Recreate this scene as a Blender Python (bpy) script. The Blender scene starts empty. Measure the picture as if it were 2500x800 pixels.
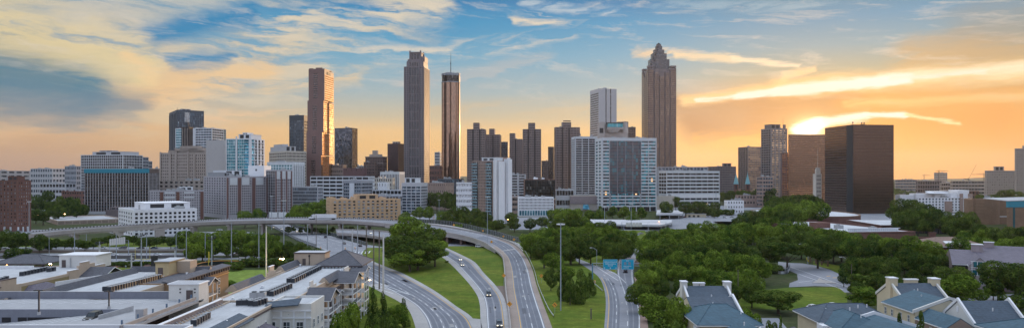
import bpy, math, random
import numpy as np
from math import sin, cos, tan, atan, atan2, sqrt, radians as R, pi
from mathutils import Vector
F, CX, CY, H = 1785.0, 1250.0, 432.0, 45.0
random.seed(11)
scene = bpy.context.scene
col = scene.collection

def at(px, Y, z=0.0): return Vector(((px - CX) / F * Y, Y, z))
def P(px, py, z=0.0): return at(px, (H - z) * F / (py - CY), z)
def zt(py, Y): return H - (py - CY) / F * Y
def lin(c):
    return tuple(((v / 255) / 12.92 if v / 255 <= .04045 else ((v / 255 + .055) / 1.055) ** 2.4) for v in c)

# ------------------------------------------------------------------ objects
def tag(o, label=None, cat=None, group=None, kind=None):
    if label: o['label'] = label
    if cat: o['category'] = cat
    if group: o['group'] = group
    if kind: o['kind'] = kind
    return o
def empty(name, loc=(0, 0, 0), rz=0.0, label=None, cat=None, group=None):
    o = bpy.data.objects.new(name, None); col.objects.link(o)
    o.location = loc; o.rotation_euler = (0, 0, rz); o.empty_display_size = .5
    return tag(o, label, cat, group)
def copy_tree(o, parent=None):
    c = o.copy(); col.objects.link(c); c.parent = parent
    for ch in KIDS.get(o.name, ()): 
        d = copy_tree(ch, c); KIDS.setdefault(c.name, []).append(d)
    return c
KIDS = {}

class MB:
    def __init__(s): s.v = []; s.f = []; s.m = []
    def add(s, vs, fs, m=0):
        n = len(s.v); s.v += [tuple(v) for v in vs]
        for f in fs: s.f.append(tuple(n + i for i in f)); s.m.append(m)
    def box(s, x0, x1, y0, y1, z0, z1, m=0):
        if x0 > x1: x0, x1 = x1, x0
        if y0 > y1: y0, y1 = y1, y0
        s.add([(x0,y0,z0),(x1,y0,z0),(x1,y1,z0),(x0,y1,z0),(x0,y0,z1),(x1,y0,z1),(x1,y1,z1),(x0,y1,z1)],
              [(0,3,2,1),(4,5,6,7),(0,1,5,4),(1,2,6,5),(2,3,7,6),(3,0,4,7)], m)
    def prism(s, poly, z0, z1, m=0, top=None):
        n = len(poly)
        t = top or poly
        s.add([(p[0],p[1],z0) for p in poly] + [(p[0],p[1],z1) for p in t],
              [tuple(range(n-1,-1,-1)), tuple(range(n,2*n))] + [(i,(i+1)%n,n+(i+1)%n,n+i) for i in range(n)], m)
    def cyl(s, x, y, z0, z1, r0, r1=None, n=10, m=0):
        r1 = r0 if r1 is None else r1
        a = [2*pi*i/n for i in range(n)]
        s.prism([(x+r0*cos(t), y+r0*sin(t)) for t in a], z0, z1, m, [(x+r1*cos(t), y+r1*sin(t)) for t in a])
    def tube(s, p, q, r0, r1=None, n=6, m=0):
        p, q = Vector(p), Vector(q); r1 = r0 if r1 is None else r1
        d = (q-p).normalized(); u = d.orthogonal().normalized(); w = d.cross(u)
        vs = [p + (u*cos(2*pi*i/n) + w*sin(2*pi*i/n))*r0 for i in range(n)] + [q + (u*cos(2*pi*i/n) + w*sin(2*pi*i/n))*r1 for i in range(n)]
        s.add(vs, [tuple(range(n-1,-1,-1)), tuple(range(n,2*n))] + [(i,(i+1)%n,n+(i+1)%n,n+i) for i in range(n)], m)
    def slab(s, pts, th, m=0):      # polygon of 3-D points given thickness downwards
        n = len(pts); s.add([tuple(p) for p in pts] + [(p[0],p[1],p[2]-th) for p in pts],
              [tuple(range(n)), tuple(range(2*n-1,n-1,-1))] + [(i,n+i,n+(i+1)%n,(i+1)%n) for i in range(n)], m)
    def bar(s, p, q, w, h, m=0):    # box beam from p to q (p,q at its bottom centre line)
        p, q = Vector(p), Vector(q); d = Vector((q.x-p.x, q.y-p.y, 0)).normalized(); n = Vector((-d.y, d.x, 0))*w/2
        s.add([p-n, p+n, q+n, q-n, p-n+Vector((0,0,h)), p+n+Vector((0,0,h)), q+n+Vector((0,0,h)), q-n+Vector((0,0,h))],
              [(0,1,2,3),(4,7,6,5),(0,4,5,1),(1,5,6,2),(2,6,7,3),(3,7,4,0)], m)
    def build(s, name, mats, parent=None, smooth=False, label=None, kind=None):
        if not s.f: return None
        me = bpy.data.meshes.new(name); me.from_pydata(s.v, [], s.f)
        if not isinstance(mats, (list, tuple)): mats = [mats]
        for mt in mats: me.materials.append(mt)
        if len(mats) > 1: me.polygons.foreach_set('material_index', s.m)
        if smooth: me.polygons.foreach_set('use_smooth', [True]*len(s.f))
        me.update()
        o = bpy.data.objects.new(name, me); col.objects.link(o)
        if parent is not None: o.parent = parent; KIDS.setdefault(parent.name, []).append(o)
        return tag(o, label, None, None, kind)

# ------------------------------------------------------------------ node expressions
class N:
    def __init__(s, t, k): s.t, s.k = t, k
    def _m(s, op, *a, clamp=False):
        n = s.t.nodes.new('ShaderNodeMath'); n.operation = op; n.use_clamp = clamp
        for i, x in enumerate((s,)+a):
            if isinstance(x, N): s.t.links.new(x.k, n.inputs[i])
            else: n.inputs[i].default_value = x
        return N(s.t, n.outputs[0])
    def __add__(s, o): return s._m('ADD', o)
    __radd__ = __add__
    def __sub__(s, o): return s._m('SUBTRACT', o)
    def __rsub__(s, o): return (s*-1)+o
    def __mul__(s, o): return s._m('MULTIPLY', o)
    __rmul__ = __mul__
    def __truediv__(s, o): return s._m('DIVIDE', o)
    def clamp(s): return s._m('ADD', 0.0, clamp=True)
    def f(s, op, *a): return s._m(op, *a)
    def ss(s, a, b):      # smoothstep
        n = s.t.nodes.new('ShaderNodeMapRange'); n.interpolation_type = 'SMOOTHSTEP'
        s.t.links.new(s.k, n.inputs[0]); n.inputs[1].default_value = a; n.inputs[2].default_value = b
        if a > b:
            n.inputs[1].default_value = b; n.inputs[2].default_value = a; n.inputs[3].default_value = 1; n.inputs[4].default_value = 0
        return N(s.t, n.outputs[0])
def mixc(t, fac, a, b, mode='MIX'):
    n = t.nodes.new('ShaderNodeMix'); n.data_type = 'RGBA'; n.blend_type = mode; n.clamp_factor = True
    for i, x in ((0, fac), (6, a), (7, b)):
        if isinstance(x, N): t.links.new(x.k, n.inputs[i])
        elif isinstance(x, (tuple, list)): n.inputs[i].default_value = (*x[:3], 1)
        else: n.inputs[i].default_value = x
    return N(t, n.outputs[2])
def vec(t, x, y, z):
    n = t.nodes.new('ShaderNodeCombineXYZ')
    for i, q in enumerate((x, y, z)):
        if isinstance(q, N): t.links.new(q.k, n.inputs[i])
        else: n.inputs[i].default_value = q
    return N(t, n.outputs[0])
def sep(t, v):
    n = t.nodes.new('ShaderNodeSeparateXYZ'); t.links.new(v.k, n.inputs[0]); return [N(t, n.outputs[i]) for i in range(3)]
def noise(t, v, scale, det=4, rough=.55, dist=0.0):
    n = t.nodes.new('ShaderNodeTexNoise'); n.inputs['Scale'].default_value = scale; n.inputs['Detail'].default_value = det
    n.inputs['Roughness'].default_value = rough; n.inputs['Distortion'].default_value = dist
    if v is not None: t.links.new(v.k, n.inputs['Vector'])
    return N(t, n.outputs['Fac'])
def wnoise(t, v):
    n = t.nodes.new('ShaderNodeTexWhiteNoise'); t.links.new(v.k, n.inputs['Vector']); return N(t, n.outputs['Value'])
def coord(t, which='Object'):
    n = t.nodes.new('ShaderNodeTexCoord'); return N(t, n.outputs[which])

MATS = {}
def base_mat(name):
    m = bpy.data.materials.new(name); m.use_nodes = True
    return m, m.node_tree, m.node_tree.nodes['Principled BSDF']
def setc(t, b, x, sock='Base Color'):
    if isinstance(x, N): t.links.new(x.k, b.inputs[sock])
    else: b.inputs[sock].default_value = (*x, 1) if sock == 'Base Color' else x
def paint(name, c, rough=.75, var=.22, scale=.25, metal=0.0, streak=True, spec=.3, bump=0.0):
    """plain surface with mottling, faint weather streaks"""
    if name in MATS: return MATS[name]
    m, t, b = base_mat(name); v = coord(t)
    x, y, z = sep(t, v)
    n1 = noise(t, v, scale, 5, .6)
    n2 = noise(t, v, scale*9, 3, .6)
    k = (n1-.5)*var*1.6 + (n2-.5)*var + 1.0
    if streak:
        n3 = noise(t, vec(t, x*.9, y*.9, z*.06), 1.0, 3, .6)
        k = k * ((n3-.5)*var*.9 + 1.0)
    c2 = mixc(t, 1.0, c, vec(t, k, k, k), 'MULTIPLY')
    setc(t, b, c2); b.inputs['Roughness'].default_value = rough; b.inputs['Metallic'].default_value = metal
    b.inputs['Specular IOR Level'].default_value = spec
    if bump:
        bn = t.nodes.new('ShaderNodeBump'); bn.inputs['Strength'].default_value = bump; bn.inputs['Distance'].default_value = .1
        t.links.new(n2.k, bn.inputs['Height']); t.links.new(bn.outputs[0], b.inputs['Normal'])
    MATS[name] = m; return m
def brick(name, c, c2, sw=1.2, sh=.4):
    if name in MATS: return MATS[name]
    m, t, b = base_mat(name); v = coord(t); x, y, z = sep(t, v)
    cell = wnoise(t, vec(t, ((x+y)*(1/sw)).f('FLOOR'), (z*(1/sh)).f('FLOOR'), 0.0))
    n = noise(t, v, .15, 5, .6)
    cc = mixc(t, cell*.7, c, c2); k = (n-.5)*.5+1.0
    setc(t, b, mixc(t, 1.0, cc, vec(t, k, k, k), 'MULTIPLY')); b.inputs['Roughness'].default_value = .85
    b.inputs['Specular IOR Level'].default_value = .2
    MATS[name] = m; return m
def glass(name, c, c2=None, c3=None, pw=1.5, fh=3.5, mull=.08, metal=.25, rough=.12, p2=.3, p3=.06, lit=0.0, frame=(.05,.05,.055), wob=.0, hm=0.0):
    """window glass: panes vary (blinds, reflections), thin mullions between them"""
    if name in MATS: return MATS[name]
    c2 = c2 or tuple(q*2+.02 for q in c); c3 = c3 or tuple(min(.6, q*3+.15) for q in c)
    m, t, b = base_mat(name); v = coord(t); x, y, z = sep(t, v)
    s = x + y
    ci = (s*(1/pw)).f('FLOOR'); fi = (z*(1/fh)).f('FLOOR')
    r = wnoise(t, vec(t, ci, fi, 3.0)); r2 = wnoise(t, vec(t, ci, fi, 9.0))
    cc = mixc(t, r.ss(1-p2-.1, 1-p2+.1), c, c2); cc = mixc(t, r2.f('GREATER_THAN', 1-p3), cc, c3)
    fr = (s*(1/pw)).f('FRACT').f('LESS_THAN', mull)
    if hm: fr = fr.f('MAXIMUM', (z*(1/fh)).f('FRACT').f('LESS_THAN', hm))
    cc = mixc(t, fr, cc, frame)
    setc(t, b, cc); b.inputs['Metallic'].default_value = metal
    rr = fr*.4 + r*rough*.8 + rough*.6
    t.links.new(rr.k, b.inputs['Roughness']); b.inputs['Specular IOR Level'].default_value = .8
    if lit:
        e = wnoise(t, vec(t, ci, fi, 5.0)).f('GREATER_THAN', 1-lit)
        b.inputs['Emission Color'].default_value = (1, .55, .2, 1); t.links.new((e*1.6).k, b.inputs['Emission Strength'])
    if wob:
        nn = noise(t, v, .12, 2, .5) + r*.15
        bn = t.nodes.new('ShaderNodeBump'); bn.inputs['Strength'].default_value = wob; bn.inputs['Distance'].default_value = 1.0
        t.links.new(nn.k, bn.inputs['Height']); t.links.new(bn.outputs[0], b.inputs['Normal'])
    MATS[name] = m; return m
def emit(name, c, s):
    if name in MATS: return MATS[name]
    m, t, b = base_mat(name); b.inputs['Base Color'].default_value = (*c, 1)
    b.inputs['Emission Color'].default_value = (*c, 1); b.inputs['Emission Strength'].default_value = s
    MATS[name] = m; return m

# ------------------------------------------------------------------ camera, sun, sky
cam = bpy.data.cameras.new('camera'); co = bpy.data.objects.new('camera', cam); col.objects.link(co)
co.location = (0, 0, H); co.rotation_euler = (R(90), 0, 0)
cam.lens = 36*F/2500; cam.sensor_width = 36; cam.shift_y = (CY-400)/2500; cam.clip_end = 40000; cam.clip_start = 1
scene.camera = co
SAZ, SEL = atan((1976-CX)/F), R(3.6)
sl = bpy.data.lights.new('sun', 'SUN'); sl.energy = 2.3; sl.angle = R(.6); sl.color = (1.0, .62, .30)
so = bpy.data.objects.new('sun', sl); col.objects.link(so)
sd = Vector((sin(SAZ)*cos(SEL), cos(SAZ)*cos(SEL), sin(SEL)))
so.rotation_euler = sd.to_track_quat('Z', 'Y').to_euler(); so.location = (300, 300, 400)

w = bpy.data.worlds.new('World'); scene.world = w; w.use_nodes = True
t = w.node_tree; bg = t.nodes['Background']; bg.inputs[1].default_value = .1
sky = t.nodes.new('ShaderNodeTexSky'); sky.sky_type = 'NISHITA'; sky.sun_disc = False
sky.sun_elevation = SEL; sky.sun_rotation = SAZ; sky.altitude = 300; sky.dust_density = 2.5
d = coord(t, 'Generated'); x, y, z = sep(t, d)
r = (x*x + y*y).f('SQRT'); az = x.f('ARCTAN2', y); v = z / (r + 1e-4)
def S(px, py):
    a = atan((px-CX)/F); return a, (CY-py)/F*cos(a)
# warp noise
q = vec(t, az*3.0, v*9.0, 0.0)
n1 = noise(t, q, 2.2, 6, .6); n2 = noise(t, vec(t, az*3.0+7.0, v*9.0, 2.0), 2.2, 6, .6)
wk = az.ss(.30, .05)*.75+.25
n3 = noise(t, vec(t, az*14.0, v*70.0, 5.0), 1.6, 6, .65); n4 = noise(t, vec(t, az*9.0, v*60.0, 8.0), 2.2, 6, .65)
wa = az + (n1-.5)*.10*wk + (n3-.5)*.022; wv = v + (n2-.5)*.036*wk + (n4-.5)*.013
# streak fields: long wisps leaning slightly
st1 = noise(t, vec(t, (wa*1.0 - wv*2.0)*5.0, (wv + wa*.10)*42.0, 1.0), 1.0, 7, .62, .4)
st2 = noise(t, vec(t, (wa)*6.0, (wv - wa*.16)*40.0, 4.0), 1.0, 7, .6, .6)
C = lambda *a: lin(a)
# clear sky gradient, top to bottom, then tinted by azimuth
def ramp(fac, stops):
    n = t.nodes.new('ShaderNodeValToRGB'); cr = n.color_ramp; t.links.new((fac*4.0).k, n.inputs[0])
    while len(cr.elements) < len(stops): cr.elements.new(.5)
    for e, (p, c) in zip(cr.elements, stops): e.position = p*4; e.color = (*lin(c), 1)
    return N(t, n.outputs[0])
rc = ramp(v, [(0,(243,190,120)),(.04,(245,196,126)),(.062,(242,200,142)),(.082,(205,192,165)),(.115,(164,184,190)),(.165,(112,170,200)),(.21,(54,150,197)),(.25,(8,118,176))])
rl = ramp(v, [(0,(190,152,128)),(.03,(208,166,128)),(.065,(226,184,142)),(.09,(205,184,162)),(.13,(160,168,178)),(.18,(140,166,184)),(.25,(110,150,176))])
rr_ = ramp(v, [(0,(236,158,82)),(.06,(236,160,82)),(.10,(224,164,98)),(.135,(160,168,154)),(.165,(118,162,182)),(.20,(74,148,188)),(.25,(18,122,162))])
sk = mixc(t, (az*-1.0).ss(.18, .62), rc, rl)
sk = mixc(t, az.ss(.12, .38), sk, rr_)
def seg(a, b, wd, soft, asp=1.0):
    (ax, ay), (bx, by) = S(*a), S(*b); wd /= F; soft /= F
    dx, dy = bx-ax, by-ay; L = dx*dx+dy*dy
    px, py = wa-ax, wv-ay
    h = ((px*dx + py*dy)*(1/L)).clamp()
    ex, ey = px-h*dx, py-h*dy
    dist = (ex*ex + ey*ey).f('SQRT')
    dist = dist + (st2-.5)*(wd*1.5) + (n3-.5)*(wd*.8)
    return dist.ss(wd+soft, max(wd-soft, 0.0))
def cloud(a, b, wd, soft, c, k=1.0, st=None, lo=.35, hi=.62, front=True):
    global sk
    m = seg(a, b, wd, soft)
    if st is not None: m = m * st.ss((lo+hi)/2-(hi-lo)*.33, (lo+hi)/2+(hi-lo)*.33)
    sk = mixc(t, m*k, sk, C(*c))
gaps = y.ss(-.1, .2)
# upper left: big pale sweep
cloud((-150,130),(330,160),110,70,(226,205,172),.75,st1,.30,.6)
cloud((250,60),(560,-60),95,60,(214,206,190),.65,st1,.38,.66)
cloud((330,250),(700,110),70,45,(230,205,165),.85,st1,.34,.6)
cloud((520,200),(1010,30),80,50,(218,205,182),.85,st1,.38,.62)
cloud((640,60),(1080,20),34,26,(225,212,190),.85,st1,.36,.6)
cloud((-60,292),(440,215),36,34,(240,196,146),.85,st1,.22,.5)
cloud((400,215),(640,165),26,26,(244,204,152),.85,st1,.3,.55)
cloud((430,245),(560,200),26,22,(240,205,160),.8,st1,.3,.55)
cloud((650,215),(880,180),22,20,(232,205,165),.8,st2,.36,.58)
cloud((500,285),(780,280),14,14,(245,205,160),.7,st2,.4,.6)
cloud((-120,160),(200,215),58,56,(52,124,152),.95,None)
cloud((-80,245),(330,262),34,34,(110,136,156),.75,st1,.2,.5)
cloud((-100,120),(120,160),36,36,(118,140,150),.7,st1,.25,.55)
cloud((-20,50),(330,150),44,36,(236,214,162),.8,st1,.30,.56)
cloud((300,130),(372,185),14,12,(246,212,160),.9,st1,.25,.5)
# blue gaps
cloud((380,80),(610,36),24,20,(18,132,184),.92,None)
cloud((430,150),(545,138),15,12,(22,134,184),.92,None)
cloud((1000,75),(1250,40),26,26,(50,146,194),.7,st2,.3,.6)
# centre wisps
cloud((880,140),(1380,82),18,14,(226,214,196),.9,st2,.38,.6)
cloud((1240,42),(1430,58),9,8,(232,216,192),.9,st2,.34,.56)
cloud((1000,210),(1330,160),26,22,(186,188,190),.6,st2,.4,.62)
cloud((1290,5),(1500,30),8,8,(205,214,218),.7,st2,.36,.6)
cloud((1050,265),(1500,262),22,20,(214,190,152),.5,st2,.38,.62)
cloud((1600,10),(2040,15),12,12,(170,196,208),.5,st2,.4,.6)
# right: dark bank under a burning streak
cloud((1700,300),(2060,250),40,32,(160,116,96),.9,None)
cloud((1640,258),(1800,285),26,20,(172,136,112),.85,None)
cloud((2080,265),(2420,300),34,30,(226,150,78),.7,None)
cloud((2400,90),(2580,60),66,60,(150,146,136),.6,None)
cloud((2230,140),(2560,140),40,34,(202,166,120),.75,st2,.25,.55)
cloud((1560,128),(1700,132),10,9,(238,208,172),.9,st2,.3,.5)
cloud((1660,132),(1800,145),7,6,(244,218,180),.9,None)
cloud((1790,143),(1950,164),5,5,(252,230,198),.95,None)
cloud((1985,168),(1915,186),5,5,(250,215,170),.9,None)
cloud((1912,186),(1900,212),7,6,(250,215,170),.9,None)
cloud((1670,248),(1900,212),12,9,(246,206,150),1.0,None)
cloud((1900,212),(2560,166),21,16,(252,214,156),.9,st2,.25,.5)
cloud((2150,190),(2560,160),11,9,(255,238,205),.9,None)
cloud((2060,255),(2520,235),8,8,(244,196,130),.7,st2,.3,.5)
cloud((1700,345),(2050,330),14,12,(238,176,100),.6,st2,.3,.55)
cloud((1700,246),(1960,218),4,5,(255,244,228),.95,None)
cloud((1800,234),(2100,204),9,6,(255,248,238),1.0,None)
cloud((1900,220),(2215,192),12,7,(255,250,242),1.0,None)
cloud((2180,190),(2400,176),4,5,(255,244,226),.8,st2,.3,.5)
# sun glow and bright cloud around it
sa, sv = S(1976, 318)
dd = ((az-sa)*(az-sa) + (v-sv)*(v-sv)*1.6).f('SQRT')
g1 = ((dd*-26.0).f('EXPONENT'))
sk = mixc(t, (g1*.8).clamp(), sk, C(246,176,92))
cloud((1948,320),(2000,304),12,7,(255,250,236),1.0,None)
cloud((1990,303),(2110,284),9,7,(255,250,236),1.0,None)
cloud((2110,284),(2212,283),6,5,(255,250,236),1.0,None)
cloud((2215,280),(2350,300),3,4,(255,226,170),.9,None)
g2 = (dd*-150.0).f('EXPONENT')
lum = vec(t, (g2*7.0), (g2*5.8), (g2*3.9))
sk = mixc(t, 1.0, sk, lum, 'ADD')
fine = noise(t, vec(t, (wa-wv*1.5)*10.0, (wv+wa*.12)*90.0, 6.0), 1.0, 7, .65, .5)
sk = mixc(t, fine.ss(.50,.72)*v.ss(.06,.16)*.45, sk, C(226,214,200))
# below the horizon stays dull; unseen sky behind and above boosted as fill light
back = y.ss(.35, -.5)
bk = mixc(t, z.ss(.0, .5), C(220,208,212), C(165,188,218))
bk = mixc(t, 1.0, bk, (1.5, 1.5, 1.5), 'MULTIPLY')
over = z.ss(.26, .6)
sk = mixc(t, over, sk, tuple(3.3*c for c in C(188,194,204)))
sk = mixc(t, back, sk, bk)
sk = mixc(t, z.ss(-.01, -.08), sk, (.10,.105,.10))
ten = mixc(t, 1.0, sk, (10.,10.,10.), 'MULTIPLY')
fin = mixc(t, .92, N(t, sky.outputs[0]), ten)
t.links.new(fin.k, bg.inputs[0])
w.cycles.sampling_method = 'MANUAL'; w.cycles.sample_map_resolution = 1024
vs = scene.view_settings; vs.view_transform = 'Standard'; vs.look = 'None'; vs.exposure = 0; vs.gamma = 1; vs.use_curve_mapping = False
scene.render.engine = 'CYCLES'
cy = scene.cycles; cy.use_denoising = True; cy.max_bounces = 5; cy.diffuse_bounces = 3; cy.glossy_bounces = 3; cy.transmission_bounces = 4
cy.volume_bounces = 0; cy.transparent_max_bounces = 6; cy.sample_clamp_indirect = 6; cy.use_adaptive_sampling = True
cy.caustics_reflective = False; cy.caustics_refractive = False

hz = MB(); hz.box(-9900, 9900, -9400, 9900, -3, 340)
hm_ = bpy.data.materials.new('haze_air'); hm_.use_nodes = True; ht = hm_.node_tree; ht.nodes.clear()
pv = ht.nodes.new('ShaderNodeVolumePrincipled'); pv.inputs['Color'].default_value = (.80,.80,.84,1); pv.inputs['Density'].default_value = .00003; pv.inputs['Anisotropy'].default_value = .6
ho = ht.nodes.new('ShaderNodeOutputMaterial'); ht.links.new(pv.outputs[0], ho.inputs['Volume'])
tag(hz.build('haze', hm_), kind='stuff')
# ================================================================== BUILDINGS
class Bld:
    def __init__(s, name, label, cat, xl, xc, xr, ytop, Y, rz=0.0, side=None, zb=0.0, group=None, depth=30.0, dmax=90.0):
        a = Vector((cos(R(rz)), sin(R(rz)))); b = Vector((-a.y, a.x))
        def solve(c, d, px):
            k = (px-CX)/F; return (k*c.y - c.x)/(d.x - k*d.y)
        if side == 'R':
            c = at(xc, Y).to_2d(); s.W = abs(solve(c, -a, xl)); o = c - a*s.W
            s.D = min(abs(solve(c, b, xr)), dmax)
        elif side == 'L':
            o = at(xc, Y).to_2d(); s.W = abs(solve(o, a, xr)); s.D = min(abs(solve(o, b, xl)), dmax)
        else:
            o = at(xl, Y).to_2d(); s.W = abs(solve(o, a, xr)); s.D = depth
        s.h = zt(ytop, Y) - zb; s.zb = zb; s.Y = Y
        s.root = empty(name, (o.x, o.y, zb), R(rz), label, cat, group)
        s.wall = MB(); s.nwin = 0; s.stuff = {}; s.i = .5; s.seed = random.Random(int(xl*7+ytop))
        s.faces = ['F'] + ([side] if side else [])
    def flen(s, f): return s.W if f in 'FB' else s.D
    def T(s, f, q, d, z):
        return {'F': (q, -d, z), 'R': (s.W+d, q, z), 'L': (-d, s.D-q, z), 'B': (s.W-q, s.D+d, z)}[f]
    def fb(s, mb, f, s0, s1, z0, z1, d0, d1, m=0):
        p, q = s.T(f, s0, d0, z0), s.T(f, s1, d1, z1)
        mb.box(p[0], q[0], p[1], q[1], z0, z1, m)
    def hz(s, py): return zt(py, s.Y) - s.zb      # local height from picture row of the near corner
    def core(s, top=None, inset=None):
        i = s.i if inset is None else inset
        s.wall.box(i, s.W-i, i, s.D-i, -.5, (top or s.h)-1.2)
    def crown(s, z1, corner=.8, base=0.0, roofmat=None):
        """corner posts, plinth, parapet ring above z1"""
        w, W, D, h = s.wall, s.W, s.D, s.h; e = .012
        for (x0, x1) in ((0, corner), (W-corner, W)):
            for (y0, y1) in ((0, corner), (D-corner, D)):
                w.box(x0, x1, y0, y1, -.5, z1)
        if base: w.box(-e, W+e, -e, D+e, -.5, base)
        p = .55
        w.box(-e, W+e, -e, p, z1, h); w.box(-e, W+e, D-p, D+e, z1, h)
        w.box(-e, p, p+.001, D-p-.001, z1, h); w.box(W-p, W+e, p+.001, D-p-.001, z1, h)
    def facade(s, f, z0, z1, nf, nb, pw=.3, sh=.35, gl=None, mode='win', pd=0.0, sdp=-.08, gd=.3, c=.8, s0=None, s1=None, cap=100, name=None, pier=True, span=True, edge=True):
        L = s.flen(f); a = c if s0 is None else s0*L; b = L-c if s1 is None else s1*L
        bw = (b-a)/nb; fh = (z1-z0)/nf; w = s.wall
        if pier:
            for k in range(nb+1):
                x0 = a+k*bw-(pw*bw/2 if (k or not edge) else 0); x1 = a+k*bw+(pw*bw/2 if (k < nb or not edge) else 0)
                if x1-x0 > .01: s.fb(w, f, x0, x1, z0, z1, -s.i-.1, pd)
        if span:
            for j in range(nf):
                s.fb(w, f, a, b, z0+j*fh, z0+j*fh+sh*fh, -s.i-.1, sdp)
        g0, g1 = -gd-.06, -gd
        nm = name or {'win': 'window', 'band': 'window_band', 'strip': 'window_strip'}.get(mode)
        if mode == 'band':
            for j in range(nf):
                m = MB(); s.fb(m, f, a, b, z0+j*fh+sh*fh*.98, z0+(j+1)*fh, g0, g1); m.build(nm, gl, s.root)
        elif mode == 'strip':
            for k in range(nb):
                m = MB(); s.fb(m, f, a+k*bw+pw*bw*.48, a+(k+1)*bw-pw*bw*.48, z0, z1, g0, g1); m.build(nm, gl, s.root)
        elif mode == 'sheet':
            m = MB(); s.fb(m, f, a, b, z0, z1, g0, g1); m.build(name or 'glass_wall', gl, s.root)
        else:
            for j in range(nf-1, -1, -1):
                for k in range(nb):
                    new = s.nwin < cap
                    m = MB() if new else s.stuff.setdefault((nm, gl.name), (MB(), gl))[0]
                    s.fb(m, f, a+k*bw+pw*bw*.49, a+(k+1)*bw-pw*bw*.49, z0+j*fh+sh*fh*.98, z0+(j+1)*fh-.01, g0, g1)
                    if new: m.build(nm, gl, s.root); s.nwin += 1
    def roof(s, mat=None, drop=1.2, units=0, um=None):
        m = MB(); m.box(.56, s.W-.56, .56, s.D-.56, s.h-drop, s.h-drop+.3); m.build('roof', mat or ROOF, s.root)
        rn = s.seed
        for k in range(units):
            u = MB(); ux = rn.uniform(.15, .75)*s.W; uy = rn.uniform(.1, .6)*s.D; a = min(s.W*.16, rn.uniform(3, 7)); b = min(s.D*.3, rn.uniform(3, 6)); hh = rn.uniform(1.6, 3.4)
            z = s.h-drop+.3
            u.box(ux, ux+a, uy, uy+b, z, z+hh); u.box(ux+a*.1, ux+a*.45, uy+.2, uy+b*.5, z+hh+.002, z+hh+.8); u.box(ux-.15, ux+a+.15, uy-.15, uy+b+.15, z, z+.25)
            u.build('rooftop_unit', um or M_unit, s.root)
    def pent(s, x0, x1, y0, y1, h, mat, name='penthouse', louv=True):
        m = MB(); z = s.h-.9; W, D = s.W, s.D
        m.box(x0*W, x1*W, y0*D, y1*D, z, s.h+h); m.box(x0*W-.25, x1*W+.25, y0*D-.25, y1*D+.25, s.h+h-.35, s.h+h+.25)
        o = m.build(name, mat, s.root)
        if louv and h > 2.5:
            l = MB(); a = (x1-x0)*W; l.box(x0*W+a*.12, x0*W+a*.42, y0*D-.08, y0*D+.1, s.h+.5, s.h+h-.8); l.box(x0*W+a*.58, x0*W+a*.86, y0*D-.08, y0*D+.1, s.h+.5, s.h+h-.8)
            l.build('louvre', M_dark, o)
        return o
    def mast(s, x, y, h, z=None, r=.35):
        m = MB(); z = s.h-1 if z is None else z; m.tube((x*s.W, y*s.D, z), (x*s.W, y*s.D, z+h), r, r*.3); m.build('antenna', M_dark, s.root)
    def end(s, mat):
        s.wall.build('wall', mat, s.root)
        for (nm, gn), (mb, gl) in s.stuff.items(): mb.build(nm, gl, s.root, kind='stuff')
        return s

ROOF = paint('roof_membrane', (.42,.43,.45), .9, .35, .08, streak=False)
ROOFD = paint('roof_dark', (.10,.10,.11), .9, .4, .08, streak=False)
M_unit = paint('unit_grey', (.36,.37,.38), .5, .2, .8)
M_dark = paint('dark_metal', (.035,.036,.04), .5, .2, 1.0, streak=False)
WHITE = paint('white_concrete', (.64,.66,.69), .7, .16)
WHITE2 = paint('painted_white', (.80,.80,.82), .6, .12)
CREAM = paint('cream_stone', (.55,.50,.44), .8, .22)
PALE = paint('pale_concrete', (.50,.50,.52), .8, .22)
GREY = paint('grey_concrete', (.33,.34,.37), .8, .25)
DKGREY = paint('charcoal_panel', (.09,.095,.11), .6, .25)
TANST = paint('tan_stone', (.40,.34,.30), .85, .28)
ROSE = paint('rose_granite', (.215,.128,.118), .45, .14, .1)
PINKST = paint('pinkish_granite', (.205,.175,.188), .5, .15, .1)
BROWNC = paint('brown_precast', (.215,.175,.175), .75, .2)
BRICK = brick('red_brick', (.16,.08,.065), (.22,.12,.10))
BRICKT = brick('tan_brick', (.34,.24,.20), (.40,.31,.27))
BRICKP = brick('mauve_brick', (.30,.25,.26), (.37,.32,.33))
G_DK = glass('glass_dark', (.012,.015,.02), pw=1.6, fh=3.6)
G_BL = glass('glass_bluegrey', (.035,.06,.09), (.10,.16,.22), (.30,.40,.48), pw=1.8, fh=3.6, metal=.4)
G_TE = glass('glass_teal', (.03,.19,.26), (.08,.34,.42), (.25,.45,.52), pw=2.2, fh=3.5, metal=.55, p2=.4, p3=.12)
G_BR = glass('glass_brown', (.03,.024,.022), (.07,.055,.05), (.2,.17,.15), lit=.004, pw=1.5, fh=3.6, metal=.35)
G_WHX = glass('glass_hotel', (.03,.045,.06), (.04,.22,.30), (.30,.46,.52), pw=1.7, fh=5.0, metal=.35, p2=.34, p3=.06, mull=.12, lit=.004)

def simple(name, label, cat, xl, xc, xr, yt, Y, rz, side, wm, gl, nf, nb, nb2=4, mode='win', pw=.4, sh=.45, base=.0, zpar=1.5, units=2, cap=40, group=None, depth=30, roof=None, z0=None, pd=0.0, sdp=-.08, **k):
    b = Bld(name, label, cat, xl, xc, xr, yt, Y, rz, side, group=group, depth=depth)
    b.core(); z1 = b.h-zpar; z0 = z0 if z0 is not None else max(base, .5)
    b.crown(z1, base=base or 0)
    b.facade('F', z0, z1, nf, nb, pw, sh, gl, mode, pd=pd, sdp=sdp, cap=cap, **k)
    if side: b.facade(side, z0, z1, nf, nb2, pw, sh, gl, mode, pd=pd, sdp=sdp, cap=int(cap*1.4), **k)
    if units is not None: b.roof(roof, units=units)
    return b.end(wm)

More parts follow.
